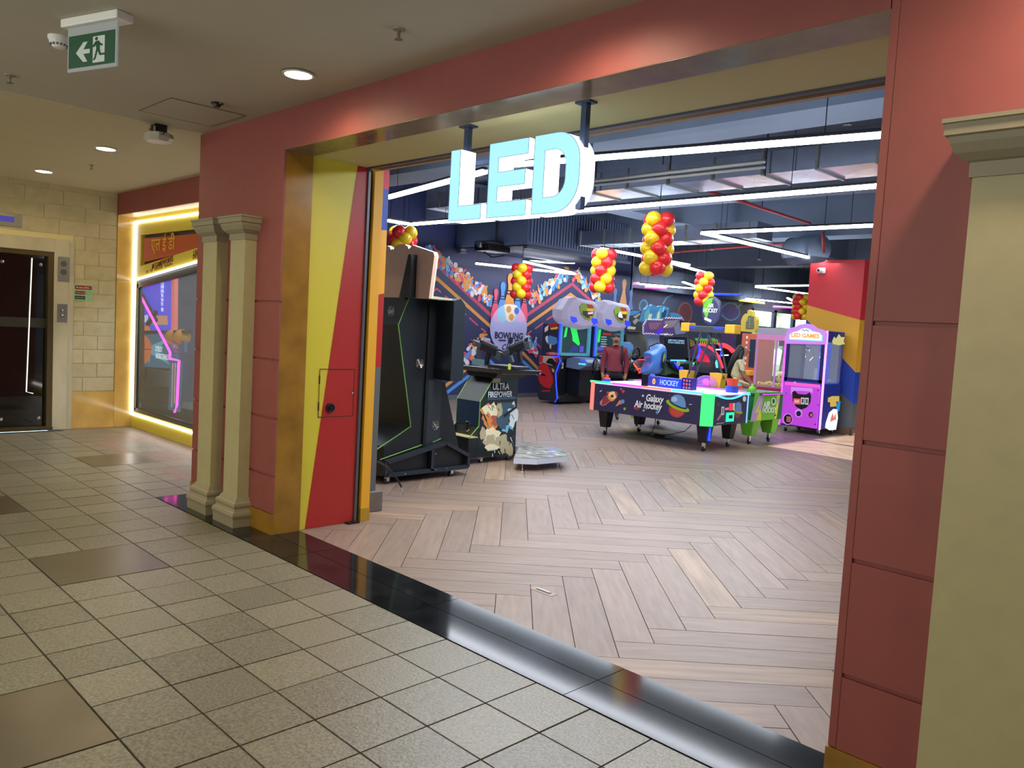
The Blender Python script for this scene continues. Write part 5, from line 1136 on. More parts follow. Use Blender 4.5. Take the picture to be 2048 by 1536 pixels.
# front art
fp = Plane('Y', CY-.05); A = lambda x, y: k6(x, y)
sh = [(em('panel_pink_band', (255, 90, 200), .9), [A(50, 1010), A(320, 1035), A(320, 1060), A(50, 1035)]), (E_lil, [A(95, 1050), A(260, 1062), A(262, 1100), A(235, 1085), A(120, 1080), A(95, 1110)]),
      (M_black, [A(105, 1090), A(125, 1080), A(150, 1105), A(210, 1110), A(240, 1092), A(250, 1120), A(245, 1170), A(215, 1210), A(175, 1225), A(135, 1205), A(108, 1160)]),
      (em('red_counter', (255, 80, 80), .9), [A(115, 1140), A(168, 1142), A(166, 1185), A(114, 1182)]), (M_white, [A(124, 1152), A(158, 1154), A(157, 1172), A(123, 1170)]), (s_wh, [A(172, 1132), A(200, 1134), A(198, 1185), A(170, 1183)]), (s_wh, [A(205, 1134), A(232, 1136), A(228, 1188), A(203, 1186)]), (M_grey, [A(178, 1142), A(194, 1143), A(192, 1175), A(177, 1174)]), (M_grey, [A(210, 1144), A(226, 1145), A(223, 1178), A(209, 1176)]),
      (E_lil, hel(154, 1252, 28, 32, E_lil, pl=A)[1]), (s_nv, hel(154, 1256, 19, 21, s_nv, pl=A)[1]), (E_lil, hel(70, 1298, 38, 44, E_lil, pl=A)[1]), (M_black, hel(72, 1298, 32, 38, M_black, pl=A)[1]), (M_black, hel(248, 1265, 18, 22, M_black, pl=A)[1]), (s_pk, [A(62, 1275), A(98, 1280), A(92, 1322), A(60, 1318)]), (s_pk, [A(242, 1255), A(262, 1257), A(258, 1280), A(240, 1278)]),
      (M_black, hel(303, 1078, 5, 6, M_black, pl=A)[1]), (M_black, hel(303, 1190, 4, 6, M_black, pl=A)[1]), (M_black, hel(280, 1338, 5, 6, M_black, pl=A)[1]), (E_lil, hel(125, 1018, 10, 8, E_lil, pl=A)[1])]
art('panel_print', fp, sh, t, step=.003)
MB().bar((CX1+.002, CY-.02, .11), (CX1-.005, CY-.02, 1.74), .022, .04).build('edge_light', em('lilac_edge', (235, 150, 255), 2.0), t); MB().bar((CX0+.0, CY-.03, .11), (CX0+.0, CY-.03, 1.60), .015, .03).build('edge_light', em('magenta_edge', (240, 70, 255), 2.5), t)
PX = Plane('X', CX1); k7 = lambda x, y: PX.uv(1560+x*.2604, 500+y*.2604)
sh = [(em('star_cream', (236, 232, 150), .6), [k7(400, 700), k7(415, 665), k7(430, 680), k7(452, 645), k7(470, 670), k7(495, 668), k7(488, 705), k7(500, 722), k7(450, 732), k7(405, 722)]), (em('side_gold', (236, 200, 90), .6), [k7(368, 1135), k7(400, 1122), k7(455, 1122), k7(455, 1160), k7(430, 1165), k7(435, 1200), k7(385, 1205), k7(385, 1170), k7(366, 1168)]), (em('side_aqua', (40, 160, 220), .6), [k7(440, 1165), k7(465, 1160), k7(455, 1240), k7(430, 1230)]),
      (em('side_white', (250, 240, 240), 1.0), [k7(350, 1330), k7(375, 1250), k7(410, 1220), k7(440, 1225), k7(445, 1290), k7(430, 1380), k7(380, 1385), k7(345, 1365)]), (em('side_coral', (236, 130, 120), .7), [k7(390, 1290), k7(405, 1250), k7(412, 1290), k7(425, 1255), k7(430, 1300), k7(385, 1320)])]
art('side_print', PX, sh, t)
for k in range(4):
    y = 13.1+.12*k; MB().ball((CX1-.10-.04*(k % 2), y, .90), .035, 10, 7).build('prize_ball', mat('prize_%d' % (k % 3), ((236, 220, 190), (220, 90, 100), (150, 170, 220))[k % 3], .5), t)
for x in (CX0+.07, CX1-.06):
    for y in (CY+.08, CD-.08): hockey_caster(x, y, t, .11)
# pink claw machine with yellow plush
t = thing('claw_machine', (-6.95, 14.05, 0), 'clear pink claw machine full of yellow plush toys, left of the magenta one', 'claw machine')
QY = 13.70; u0, u1 = px(1507, 760, Y=QY).x, px(1582, 760, Y=QY).x
B('base_cabinet', (u0, QY, .10), (u1, QY+.7, .62), mat('grey_violet_cabinet', (120, 116, 130), .4), t, bevel=.01)
B('red_tray', (u0-.01, QY-.01, .62), (u1, QY+.72, .68), mat('crimson_tray', (170, 60, 90), .35), t, bevel=.006); B('grey_band', (u0, QY-.012, .56), (u1, QY, .62), mat('silver_band', (176, 172, 190), .3), t)
zt = px(1520, 666, Y=QY).z
for x in (u0+.01, u1-.02, (u0+u1)/2+.03):
    B('pink_post', (x-.012, QY, .68), (x+.014, QY+.03, zt), em('pale_pink_post', (214, 150, 226), .5), t)
B('front_glass', (u0+.02, QY+.005, .68), (u1-.02, QY+.009, zt), M_glass, t); B('header', (u0, QY-.01, zt-.02), (u1, QY+.7, zt+.10), mat('pale_grey_header', (196, 192, 204), .4), t, bevel=.006); B('pink_band', (u0+.02, QY-.015, zt-.12), (u1-.02, QY, zt-.02), em('pink_band', (230, 150, 210), .6), t)
x, y = u0+(u1-u0)*.62, QY+.3
B('claw_carriage', (x-.12, y-.08, zt-.22), (x+.10, y+.08, zt-.10), mat('violet_carriage', (120, 70, 130), .5), t); MB().tube([(x, y, zt-.22), (x, y, zt-.42)], .012, 8).build('claw_rod', M_steel, t)
for k in range(3): a = 2*PI*k/3; MB().tube([(x, y, zt-.40), (x+.08*math.cos(a), y+.08*math.sin(a), zt-.46), (x+.07*math.cos(a), y+.07*math.sin(a), zt-.58)], .008, 6).build('claw_finger', M_steel, t)
MB().tube([(x+.1, y, zt-.12), (x+.2, y, zt-.2), (x+.18, y, zt-.5), (x+.12, y, zt-.3)], .008, 6).build('coiled_cable', M_black, t)
random.seed(9)
M_pl = mat('plush_yellow', (236, 206, 80), .9, noise=(30, .1)); M_plb = mat('plush_black', (40, 36, 34), .9)
n_ = 0
for i in range(9):
    for k in range(2):
        x = u0+.07+(u1-u0-.14)*(i+.5*k)/9; y = QY+.10+.22*k; z = .683; r = random.uniform(.035, .05)
        q_ = thing('plush_toy', (x, y, z), 'small round yellow plush toy lying in the pink claw machine', 'plush toy', 'yellow plush toys in the pink claw machine')
        MB().ball((x, y, z+r), r, 10, 8).build('body', M_pl, q_, smooth=True); MB().ball((x+r*.4, y-r*.8, z+r*1.2), r*.25, 6, 5).build('eye', M_plb, q_)
q_ = thing('plush_toy', (u0+.45, QY+.2, .76), 'largest yellow plush head lying on top of the others in the pink claw machine', 'plush toy'); MB().ball((u0+(u1-u0)*.62, QY+.16, .86), .085, 14, 10).build('body', M_pl, q_, smooth=True)
for s_ in (-.035, .035): MB().ball((u0+(u1-u0)*.62+s_, QY+.085, .88), .015, 6, 5).build('eye', M_plb, q_)
for x in (u0+.07, u1-.07):
    for y in (QY+.08, QY+.6): hockey_caster(x, y, t, .10)
# orange cabinet with building shaped header
t = thing('orange_cabinet', (-8.9, 15.8, 0), 'orange red arcade cabinet with a yellow tower shaped header behind the woman', 'arcade cabinet')
OY = 15.5; o_ = lambda x, y: px(1480+(x*.13), 600+y*.13, Y=OY)
u0, u1 = px(1482, 700, Y=OY).x, px(1512, 700, Y=OY).x
M_og = mat('brick_orange', (196, 96, 70), .45)
zt = px(1495, 667, Y=OY).z
B('body', (u0, OY, .05), (u1, OY+.8, zt), M_og, t, bevel=.008); B('screen', (u0+.20, OY-.01, .95), (u1-.02, OY, zt-.12), mat('dark_teal_screen', (44, 60, 74), .15), t); B('control_shelf', (u0+.1, OY-.22, .78), (u1, OY, .88), M_amber, t, bevel=.01); B('side_wing', (u0-.16, OY+.05, .05), (u0, OY+.75, zt-.02), M_black, t)
for k in range(6): B('white_mark', (u0+.10, OY-.004, 1.0+k*.11), (u0+.14, OY, 1.05+k*.11), M_white, t)
tw = [o_(20, 480), o_(22, 320), o_(50, 250), o_(80, 215), o_(120, 205), o_(125, 160), o_(150, 150), o_(170, 165), o_(195, 175), o_(205, 240), o_(240, 255), o_(255, 300), o_(250, 455), o_(230, 500)]
MB().prism([(p.x, p.z) for p in tw], 'Y', OY-.02, OY+.10).build('tower_header', mat('mustard_board', (196, 168, 60), .5), t)
MB().prism([(p.x, p.z) for p in [o_(100, 440), o_(105, 330), o_(130, 320), o_(135, 250), o_(180, 240), o_(195, 260), o_(220, 250), o_(225, 440)]], 'Y', OY-.035, OY-.021).build('tower_print', mat('olive_grey_print', (96, 100, 80), .5), t)
for k in range(4): B('tower_window', (o_(150, 380).x, OY-.04, o_(150, 420-k*40).z), (o_(165, 380).x, OY-.036, o_(150, 400-k*40).z), mat('pale_sage', (150, 160, 110), .5), t)
MB().bar(o_(245, 300), o_(238, 455), .03, .03).build('pink_edge', E_pink, t)
# ------------------------------------------------------------------ racing cabinets along the bowling wall
PR = Plane('Y', 12.10); r5 = lambda x, y: PR.uv(1070+x*.1497, 590+y*.1497)
PRX = -11.2
E_lens = em('blue_lens', (30, 50, 255), 1.6)
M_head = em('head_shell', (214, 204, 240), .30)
def racer(y0, dy, first, lab):
    t = thing('racing_cabinet', (-11.4, y0+.52, 0), lab, 'arcade cabinet', 'twin white headed racing cabinets')
    Y = lambda y: y+dy
    # body and side panels
    B('rear_body', (-11.36, Y(12.13), .05), (-10.98, Y(13.12), 1.62), M_dark, t, bevel=.01)
    B('foot', (-11.1, Y(12.14), .05), (-10.80, Y(13.12), .18), M_black, t, bevel=.01)
    MB().prism([(-11.37, .10), (-10.86, .03), (-10.80, .12), (-10.90, .40), (-10.86, .62), (-10.76, .80), (-10.80, .97), (-11.37, .97)], 'Y', Y(12.10), Y(12.14)).build('lower_side_panel', mat('graphite_side', (44, 44, 52), .4), t)
    B('upper_side_panel', (-11.32, Y(12.10), .95), (-10.90, Y(12.14), 1.62), mat('dark_side_print', (40, 44, 64), .35), t)
    P2 = Plane('Y', Y(12.10))
    def sp_(x, y): a = r5(x, y); return (a[0], a[1])
    if first:
        sh = [(mat('crash_red', (196, 40, 44), .35), [sp_(45, 1120), sp_(40, 1000), sp_(60, 930), sp_(110, 900), sp_(165, 930), sp_(200, 1000), sp_(240, 1100), sp_(240, 1180), sp_(200, 1250), sp_(120, 1230), sp_(70, 1180)]), (mat('panel_beige', (190, 170, 160), .4), [sp_(60, 810), sp_(240, 815), sp_(300, 830), sp_(260, 950), sp_(180, 930), (sp_(110, 900)), sp_(60, 920)]), (MT['crash_red'], [sp_(55, 815), sp_(110, 815), sp_(100, 900), sp_(55, 900)]),
              (M_black, [sp_(145, 900), sp_(180, 850), sp_(230, 845), sp_(280, 900), sp_(270, 960), sp_(210, 925), sp_(170, 915)]), (MT['crash_red'], [sp_(250, 840), sp_(315, 840), sp_(300, 910), sp_(270, 880)]), (s_or, [sp_(220, 980), sp_(255, 990), sp_(262, 1030), sp_(235, 1030)]), (M_black, [sp_(65, 1040), sp_(140, 1065), sp_(135, 1090), sp_(65, 1065)]), (MT['crash_red'], [sp_(90, 1275), sp_(205, 1270), sp_(200, 1290), sp_(90, 1290)]),
              (MT['crash_red'], [sp_(170, 385), sp_(330, 380), sp_(320, 400), sp_(270, 420), sp_(190, 430)]), (mat('flame_yellow', (240, 190, 50), .4), [sp_(200, 440), sp_(310, 420), sp_(300, 455), sp_(215, 465)]), (s_wh, [sp_(130, 440), sp_(180, 400), sp_(175, 470), sp_(130, 500)]), (mat('robot_blue', (86, 140, 200), .35), [sp_(130, 580), sp_(200, 540), sp_(290, 570), sp_(300, 640), sp_(250, 670), sp_(160, 650)]), (s_wh, [sp_(140, 560), sp_(170, 540), sp_(175, 640), sp_(150, 620)]), (s_cr, [sp_(195, 660), sp_(220, 650), sp_(215, 720), sp_(200, 710)]), (s_pk, [sp_(150, 770), sp_(240, 760), sp_(320, 780), sp_(320, 800), sp_(150, 800)]), (MT['crash_red'], [sp_(150, 780), sp_(180, 765), sp_(185, 800), sp_(150, 800)])]
        art('side_print', P2, sh, t)
        P3 = [sp_(250, 820), sp_(325, 825), sp_(340, 885), sp_(280, 1045), sp_(300, 1385), sp_(270, 1430)]
        MB().tube([(a, Y(12.09), b) for a, b in P3], .011, 6).build('blue_neon', E_blue, t)
    else:
        MB().tube([(-11.05, Y(12.09), .95), (-10.96, Y(12.09), .8), (-11.0, Y(12.09), .6), (-11.05, Y(12.09), .2)], .011, 6).build('blue_neon', E_blue, t)
    # screen
    for a, b in (((12.16, .99), (12.24, 1.64)), ((13.06, .99), (13.14, 1.64)), ((12.16, .99), (13.14, 1.05)), ((12.16, 1.58), (13.14, 1.64))):
        B('screen_frame', (-10.99, Y(a[0]), a[1]), (-10.90, Y(b[0]), b[1]), em('frame_cyan', (90, 170, 200), .5), t)
    B('frame_light', (-10.92, Y(12.13), .99), (-10.885, Y(12.165), 1.64), E_blue, t)
    B('screen', (-10.96, Y(12.24), 1.05), (-10.94, Y(13.06), 1.58), em('screen_dark_teal', (30, 62, 66), .7), t)
    PSn = Plane('X', -10.938); eg = em('screen_green', (40, 226, 90), 1.0); ep = em('screen_violet', (90, 80, 200), .8); ew = em('screen_pale', (170, 190, 190), .7)
    if first: sh = [(eg, [(Y(12.32), 1.35), (Y(12.36), 1.57), (Y(12.43), 1.57), (Y(12.40), 1.38)]), (eg, [(Y(12.50), 1.57), (Y(12.70), 1.57), (Y(12.78), 1.38), (Y(12.84), 1.24), (Y(12.80), 1.20), (Y(12.60), 1.30), (Y(12.58), 1.40)]), (ep, [(Y(12.84), 1.07), (Y(12.97), 1.07), (Y(12.97), 1.20), (Y(12.84), 1.20)]), (em('screen_blue', (50, 60, 130), .7), [(Y(12.5), 1.07), (Y(12.8), 1.07), (Y(12.78), 1.2), (Y(12.62), 1.2)])]
    else:
        sh = [(eg, [(Y(12.28), 1.28), (Y(12.36), 1.30), (Y(12.38), 1.57), (Y(12.30), 1.57)]), (em('screen_red', (180, 50, 60), .7), [(Y(12.45), 1.45), (Y(12.75), 1.45), (Y(12.75), 1.50), (Y(12.45), 1.50)]), (ep, [(Y(12.26), 1.12), (Y(12.6), 1.12), (Y(12.6), 1.20), (Y(12.26), 1.20)]), (em('screen_maroon', (120, 50, 80), .6), [(Y(12.26), 1.06), (Y(12.9), 1.06), (Y(12.9), 1.09), (Y(12.26), 1.09)])]
        for k in range(5): sh += [(ew, [(Y(12.40), 1.40-k*.05), (Y(12.58+.04*(k % 2)), 1.40-k*.05), (Y(12.58), 1.42-k*.05), (Y(12.40), 1.42-k*.05)]), (eg, [(Y(12.85), 1.45-k*.06), (Y(13.0), 1.45-k*.06), (Y(13.0), 1.47-k*.06), (Y(12.85), 1.47-k*.06)])]
    art('screen_picture', PSn, sh, t)
    # moulded head
    bm0 = [(12.10, 1.72), (12.20, 1.62), (12.62, 1.55), (12.72, 1.54), (13.0, 1.58), (13.16, 1.70), (13.20, 2.05), (13.10, 2.14), (12.80, 2.16), (12.45, 2.20), (12.30, 2.17), (12.16, 2.0), (12.08, 1.92)]
    cy = 12.65; cz = 1.88
    fr_ = [(-10.82, Y(a), b) for a, b in bm0]; mid = [(-10.97, Y(cy+(a-cy)*1.0), cz+(b-cz)*1.02) for a, b in bm0]; bk = [(-11.16, Y(cy+(a-cy)*.86), cz+(b-cz)*.80+.02) for a, b in bm0]; ff = [(-10.75, Y(cy+(a-cy)*.84), cz+(b-cz)*.78) for a, b in bm0]
    mb = MB(); n = len(bm0); mb.v = ff+fr_+mid+bk; mb.f = [tuple(range(n))]+[(r*n+i, r*n+(i+1) % n, (r+1)*n+(i+1) % n, (r+1)*n+i) for r in range(3) for i in range(n)]+[tuple(range(4*n-1, 3*n-1, -1))]; mb.m = [0]*len(mb.f)
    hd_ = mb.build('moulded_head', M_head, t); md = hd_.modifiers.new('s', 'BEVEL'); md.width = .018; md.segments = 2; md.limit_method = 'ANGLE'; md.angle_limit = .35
    PHd = Plane('X', -10.795)
    badge = [(Y(12.52), 2.0), (Y(12.62), 2.08), (Y(12.92), 2.07), (Y(13.0), 1.98), (Y(12.99), 1.84), (Y(12.88), 1.74), (Y(12.74), 1.76), (Y(12.60), 1.84)]
    MB().prism(badge, 'X', -10.78, -10.73).build('badge', mat('badge_green', (130, 160, 50), .4), t)
    PB_ = Plane('X', -10.73)
    art('badge_print', PB_, [(M_redin, [(Y(12.72), 2.07), (Y(12.92), 2.06), (Y(12.98), 1.98), (Y(12.80), 1.96)]), (mat('flame_yellow', (240, 190, 50), .4), [(Y(12.74), 1.98), (Y(12.97), 1.99), (Y(12.95), 1.93), (Y(12.76), 1.93)]), (mat('badge_brown', (70, 44, 36), .4), [(Y(12.62), 1.93), (Y(12.97), 1.92), (Y(12.93), 1.80), (Y(12.78), 1.78), (Y(12.62), 1.85)]),
        (s_wh, [(Y(12.66), 1.90), (Y(12.72), 1.98), (Y(12.80), 1.93), (Y(12.84), 1.84), (Y(12.68), 1.85)] if not first else [(Y(12.78), 1.90), (Y(12.95), 1.92), (Y(12.95), 1.88), (Y(12.80), 1.86)]), (s_or, [(Y(12.84), 1.82), (Y(12.94), 1.84), (Y(12.90), 1.78)])], t)
    for a in (12.40, 13.06): MB().prism([(Y(a)-.13, 1.80), (Y(a)+.06, 1.78), (Y(a)+.10, 1.70), (Y(a)-.02, 1.66), (Y(a)-.11, 1.71)], 'X', -10.80, -10.745).build('blue_lens', E_lens, t)
    # steering console
    cw = [(-10.95, .92), (-10.75, .98), (-10.45, .95), (-10.38, .88), (-10.42, .80), (-10.60, .72), (-10.95, .74)]
    MB().prism(cw, 'Y', Y(12.45), Y(12.95)).build('steering_console', mat('console_blue_grey', (112, 128, 158), .35), t, bevel=.02)
    B('console_light', (-10.60, Y(12.44), .84), (-10.42, Y(12.448), .855), E_cyan, t)
    for k in (0, .06): MB().lathe([(.022, 0), (.022, -.01), (.001, -.012)], (-10.52+k, Y(12.45), .915), 12, 'Y').build('round_button', E_blue, t)
    MB().prism([(-10.95, .18), (-10.62, .18), (-10.62, .74), (-10.95, .74)], 'Y', Y(12.52), Y(12.9)).build('console_pedestal', M_dark, t)
    mb = MB(); wc = (-10.30, Y(12.72), .90)
    mb.tube([(wc[0]+.06*math.sin(a), wc[1]+.17*math.cos(a), wc[2]+.17*math.sin(a)) for a in [2*PI*k/20 for k in range(21)]], .017, 7)
    sw = mb.build('steering_wheel', M_black, t, smooth=True)
    MB().lathe([(.05, 0), (.04, .03), (.001, .035)], (-10.36, Y(12.72), .90), 14, 'X').build('wheel_hub', M_chrome, sw)
    for k in range(3): a = 2*PI*k/3+.5; MB().bar((-10.33, wc[1], .90), (-10.30+.06*math.sin(a), wc[1]+.16*math.cos(a), .90+.16*math.sin(a)), .03, .012).build('wheel_spoke', M_chrome, sw)
    hockey_caster(-10.99, Y(12.16), t, .06)
    B('pedal_plate', (-11.0, Y(12.5), .18), (-10.9, Y(12.95), .20), M_steel, t); B('coin_plate', (-10.98, Y(12.35), .72), (-10.97, Y(12.40), .84), M_white, t)
    return t
racer(12.1, 0, True, 'left racing cabinet with white moulded head and crash picture on its side')
racer(13.23, 1.13, False, 'right racing cabinet with white moulded head, partly behind the man')
# driver seats at the racers (blue grey shells)
def pxpoly(pts, sx, ox, oy, **k): return [px(ox+x*sx, oy+y*sx, **k) for x, y in pts]
# ------------------------------------------------------------------ water scooter game and big sign behind the man
c5 = lambda x, y, X: px(1240+x*.12374, 590+y*.12374, X=X)
t = thing('water_ride_game', (-10.4, 15.6, 0), 'blue moulded water ride arcade game with a checkered purple sign, right of the man', 'arcade game')
def plate(name, pts, X, th_, m, bev=0):
    P = [c5(x, y, X) for x, y in pts]; return MB().prism([(p.y, p.z) for p in P], 'X', X-th_, X).build(name, m, t, bevel=bev)
plate('checkered_sign', [(380, 640), (380, 500), (440, 400), (690, 410), (720, 375), (1000, 385), (870, 520), (865, 665), (700, 655)], -10.0, .05, mat('dim_violet_sign', (84, 62, 110), .4))
mb = MB(); mb.flat = True; cm = [s_wh, M_black]; X_ = -9.998
def chk(a, b, n):
    for i in range(n):
        for r in range(2):
            if (i+r) % 2: continue
            x0 = a[0]+(b[0]-a[0])*i/n; y0 = a[1]+(b[1]-a[1])*i/n; x1 = a[0]+(b[0]-a[0])*(i+1)/n; y1 = a[1]+(b[1]-a[1])*(i+1)/n
            dx, dy = (y1-y0), -(x1-x0); L = math.hypot(dx, dy); dx, dy = dx/L*12*r, dy/L*12*r; ex, ey = dx/max(r, 1)/1.0, dy/max(r, 1)
            nxv = ((y1-y0)/L*12, -(x1-x0)/L*12)
            P = [c5(x0+nxv[0]*r, y0+nxv[1]*r, X_), c5(x1+nxv[0]*r, y1+nxv[1]*r, X_), c5(x1+nxv[0]*(r+1), y1+nxv[1]*(r+1), X_), c5(x0+nxv[0]*(r+1), y0+nxv[1]*(r+1), X_)]
            mb.add(P, [(0, 1, 2, 3)])
chk((385, 635), (385, 505), 8); chk((445, 405), (690, 412), 14); chk((725, 380), (1000, 388), 14); chk((390, 632), (860, 655), 24); chk((385, 500), (440, 405), 6)
mb.build('checker_trim', s_wh, t)
def dec(name, shp, X):
    m2 = MB(); m2.flat = True; ms = []
    for i, (m, pts) in enumerate(shp):
        if m not in ms: ms.append(m)
        m2.cur = ms.index(m); m2.add([c5(x, y, X+.0006*i) for x, y in pts], [tuple(range(len(pts)))])
    return m2.build(name, ms, t)
m_cr = mat('crystal_blue', (60, 120, 160), .3); m_cr2 = mat('crystal_teal', (90, 150, 150), .3); m_cr3 = mat('crystal_sand', (180, 190, 160), .3)
dec('sign_print', [(mat('dim_mauve', (120, 84, 110), .4), [(460, 450), (680, 440), (600, 560), (470, 560)]), (mat('dim_plum', (104, 60, 84), .4), [(580, 560), (660, 460), (730, 450), (700, 600), (600, 610)]), (mat('dim_taupe', (130, 116, 120), .4), [(720, 420), (960, 400), (860, 520), (740, 540)]), (em('sign_blue', (60, 40, 230), .8), [(560, 620), (680, 520), (720, 520), (640, 640)]), (s_wh, [(700, 520), (760, 470), (770, 480), (715, 532)]), (s_wh, [(720, 620), (745, 620), (740, 650), (720, 650)]), (s_wh, [(755, 620), (770, 610), (765, 650), (752, 650)])], -9.995)
plate('crystal_sign', [(330, 430), (370, 320), (400, 230), (440, 200), (455, 165), (490, 185), (520, 150), (560, 170), (600, 190), (640, 180), (700, 175), (755, 178), (750, 215), (800, 210), (790, 270), (760, 360), (690, 370), (640, 400), (400, 440)], -10.15, .05, m_cr)
dec('crystal_print', [(m_cr2, [(400, 300), (470, 200), (480, 300), (430, 430), (380, 430)]), (m_cr3, [(470, 310), (520, 300), (500, 400), (440, 410)]), (m_cr2, [(600, 280), (660, 200), (680, 210), (640, 400), (560, 400)]), (m_cr3, [(610, 300), (640, 250), (640, 380), (590, 390)]), (m_cr, [(500, 200), (590, 210), (610, 260), (520, 260)]), (mat('crystal_dark', (30, 70, 90), .3), [(690, 240), (760, 250), (730, 360), (670, 360)]), (mat('crystal_sky', (110, 180, 210), .3), [(700, 190), (730, 190), (700, 280), (680, 270)])], -10.148)
plate('curved_poster', [(120, 250), (230, 235), (330, 250), (370, 270), (330, 430), (380, 480), (380, 590), (100, 570)], -11.2, .04, mat('poster_dark', (52, 58, 60), .35)); dec('poster_print', [(m_cr, [(125, 270), (230, 250), (330, 260), (280, 300), (200, 330), (120, 330)]), (mat('poster_grey', (140, 140, 130), .4), [(210, 350), (320, 290), (340, 300), (250, 380)]), (MT['poster_grey'], [(200, 430), (260, 380), (310, 400), (240, 480)]), (f8, [(130, 500), (260, 520), (240, 560), (110, 550)])], -11.198)
plate('left_screen', [(110, 590), (440, 600), (440, 1000), (130, 1020)], -11.3, .05, mat('mirror_screen', (130, 130, 122), .12, metal=.6)); plate('panel_silver', [(445, 650), (640, 655), (640, 790), (610, 900), (470, 900)], -10.2, .05, mat('silver_blue', (150, 164, 184), .35)); plate('panel_dark', [(640, 660), (720, 670), (720, 800), (630, 780)], -10.22, .05, mat('plum_panel', (70, 60, 80), .4))
dec('panel_print', [(M_black, [(470, 830), (615, 765), (600, 860), (560, 905), (470, 905)]), (s_wh, [(480, 845), (520, 825), (500, 895), (480, 895)]), (s_wh, [(530, 820), (560, 805), (545, 880), (515, 885)]), (s_wh, [(570, 800), (600, 785), (590, 850), (560, 870)])], -10.195)
# wavy blue shell
sh_ = [(400, 1310), (400, 1250), (460, 1160), (490, 1080), (470, 1000), (465, 930), (520, 905), (600, 870), (640, 800), (700, 785), (745, 800), (775, 870), (760, 930), (785, 980), (760, 1060), (740, 1140), (700, 1220), (665, 1310)]
ctr = (600, 1050); X_ = -9.9
r0 = [c5(x, y, X_) for x, y in sh_]; r1 = [c5(ctr[0]+(x-ctr[0])*.8, ctr[1]+(y-ctr[1])*.88, X_+.12) if False else c5(ctr[0]+(x-ctr[0])*.78, ctr[1]+(y-ctr[1])*.86, X_+.14) for x, y in sh_]; r2 = [Vector((X_-.25, p.y, p.z)) for p in r0]
n = len(sh_); mb = MB(); mb.v = [tuple(p) for p in r1+r0+r2]; mb.f = [tuple(range(n))]+[(r*n+i, r*n+(i+1) % n, (r+1)*n+(i+1) % n, (r+1)*n+i) for r in range(2) for i in range(n)]+[tuple(range(3*n-1, 2*n-1, -1))]; mb.m = [0]*len(mb.f)
M_sh = mat('cornflower_shell', (84, 140, 226), .3, coat=.4)
o = mb.build('wavy_shell', M_sh, t, smooth=True); md = o.modifiers.new('s', 'SUBSURF'); md.levels = 1; md.render_levels = 2
plate('shell_edge', [(380, 1320), (380, 1240), (440, 1160), (470, 1080), (445, 980), (445, 920), (510, 890), (590, 860), (630, 780), (610, 900), (500, 1000), (520, 1100), (470, 1250), (470, 1320)], -10.15, .05, M_black)
dec('shell_badge', [(M_black, [(700, 920), (735, 900), (730, 1040), (700, 1180), (670, 1190), (665, 1120)]), (s_gr, [(705, 960), (725, 930), (725, 1010), (700, 1090), (690, 1060)]), (m_cr, [(700, 930), (750, 880), (755, 950), (730, 960)])], -9.745)
# near twin shell at left, over the right racing cabinet, with wheel
plate('rear_shell', [(60, 840), (90, 760), (170, 765), (215, 810), (235, 920), (225, 1030), (180, 1080), (150, 1060), (140, 960), (100, 940)], -11.0, .2, mat('pale_blue_shell', (110, 160, 210), .35), .01); dec('shell_badge', [(s_gr, [(165, 940), (190, 910), (195, 980), (170, 1040)]), (s_or, [(170, 960), (182, 950), (182, 1000), (170, 1020)])], -10.99)
w0 = c5(250, 990, -10.95); MB().tube([(w0.x+.02, w0.y+.13*math.cos(a), w0.z+.20*math.sin(a)) for a in [2*PI*k/18 for k in range(19)]], .02, 6).build('steering_ring', M_black, t, smooth=True)
# red lit pedals between, and green black motor pod at right
for pts, m in (([(295, 1045), (430, 1045)], E_red), ([(220, 1110), (280, 1195), (385, 1195)], em('orange_red_neon', (255, 80, 30), 3)), ([(290, 1220), (340, 1255), (300, 1260)], E_red)):
    MB().tube([c5(x, y, -10.1) for x, y in pts], .012, 6).build('red_light', m, t)
plate('patterned_pad', [(230, 1100), (300, 1060), (470, 1080), (440, 1180), (280, 1190)], -10.15, .05, mat('pad_print', (120, 110, 100), .5, noise=(16, .8)))
plate('black_plinth', [(230, 1500), (230, 1250), (300, 1200), (400, 1300), (480, 1500)], -10.3, .4, M_dark); plate('plinth_wide', [(380, 1600), (380, 1310), (700, 1300), (700, 1600)], -10.3, .5, M_dark); plate('rear_cabinet', [(120, 1600), (120, 640), (700, 640), (700, 1600)], -11.5, .4, M_dark)
t = thing('motorbike_game', (-9.9, 16.9, 0), 'green and black motorbike riding game with blue and purple lamps, left of the metal arch', 'arcade game')
plate('right_screen', [(725, 680), (1110, 680), (1130, 1030), (790, 1050), (740, 900)], -10.4, .06, mat('near_black_screen', (40, 42, 50), .15)); a = c5(910, 755, -10.395)
text('screen_words', 'JUMP WHILE TURNING\nTO DO A BARREL ROLL', Plane('X', -10.398), a.y, a.z, .055, em('screen_words', (150, 190, 220), .8), t, bold=.02, off=.006, sx=1.15)
plate('curved_poster', [(800, 290), (900, 290), (1000, 340), (1040, 400), (1060, 620), (900, 640), (870, 520), (1000, 390)], -10.3, .04, mat('poster_steel', (110, 118, 140), .35)); dec('poster_print', [(m_cr, [(805, 300), (900, 300), (1000, 350), (980, 380), (820, 370)]), (M_black, [(960, 400), (1040, 420), (1040, 560), (980, 540)]), (s_wh, [(1000, 520), (1030, 490), (1035, 515)])], -10.297)
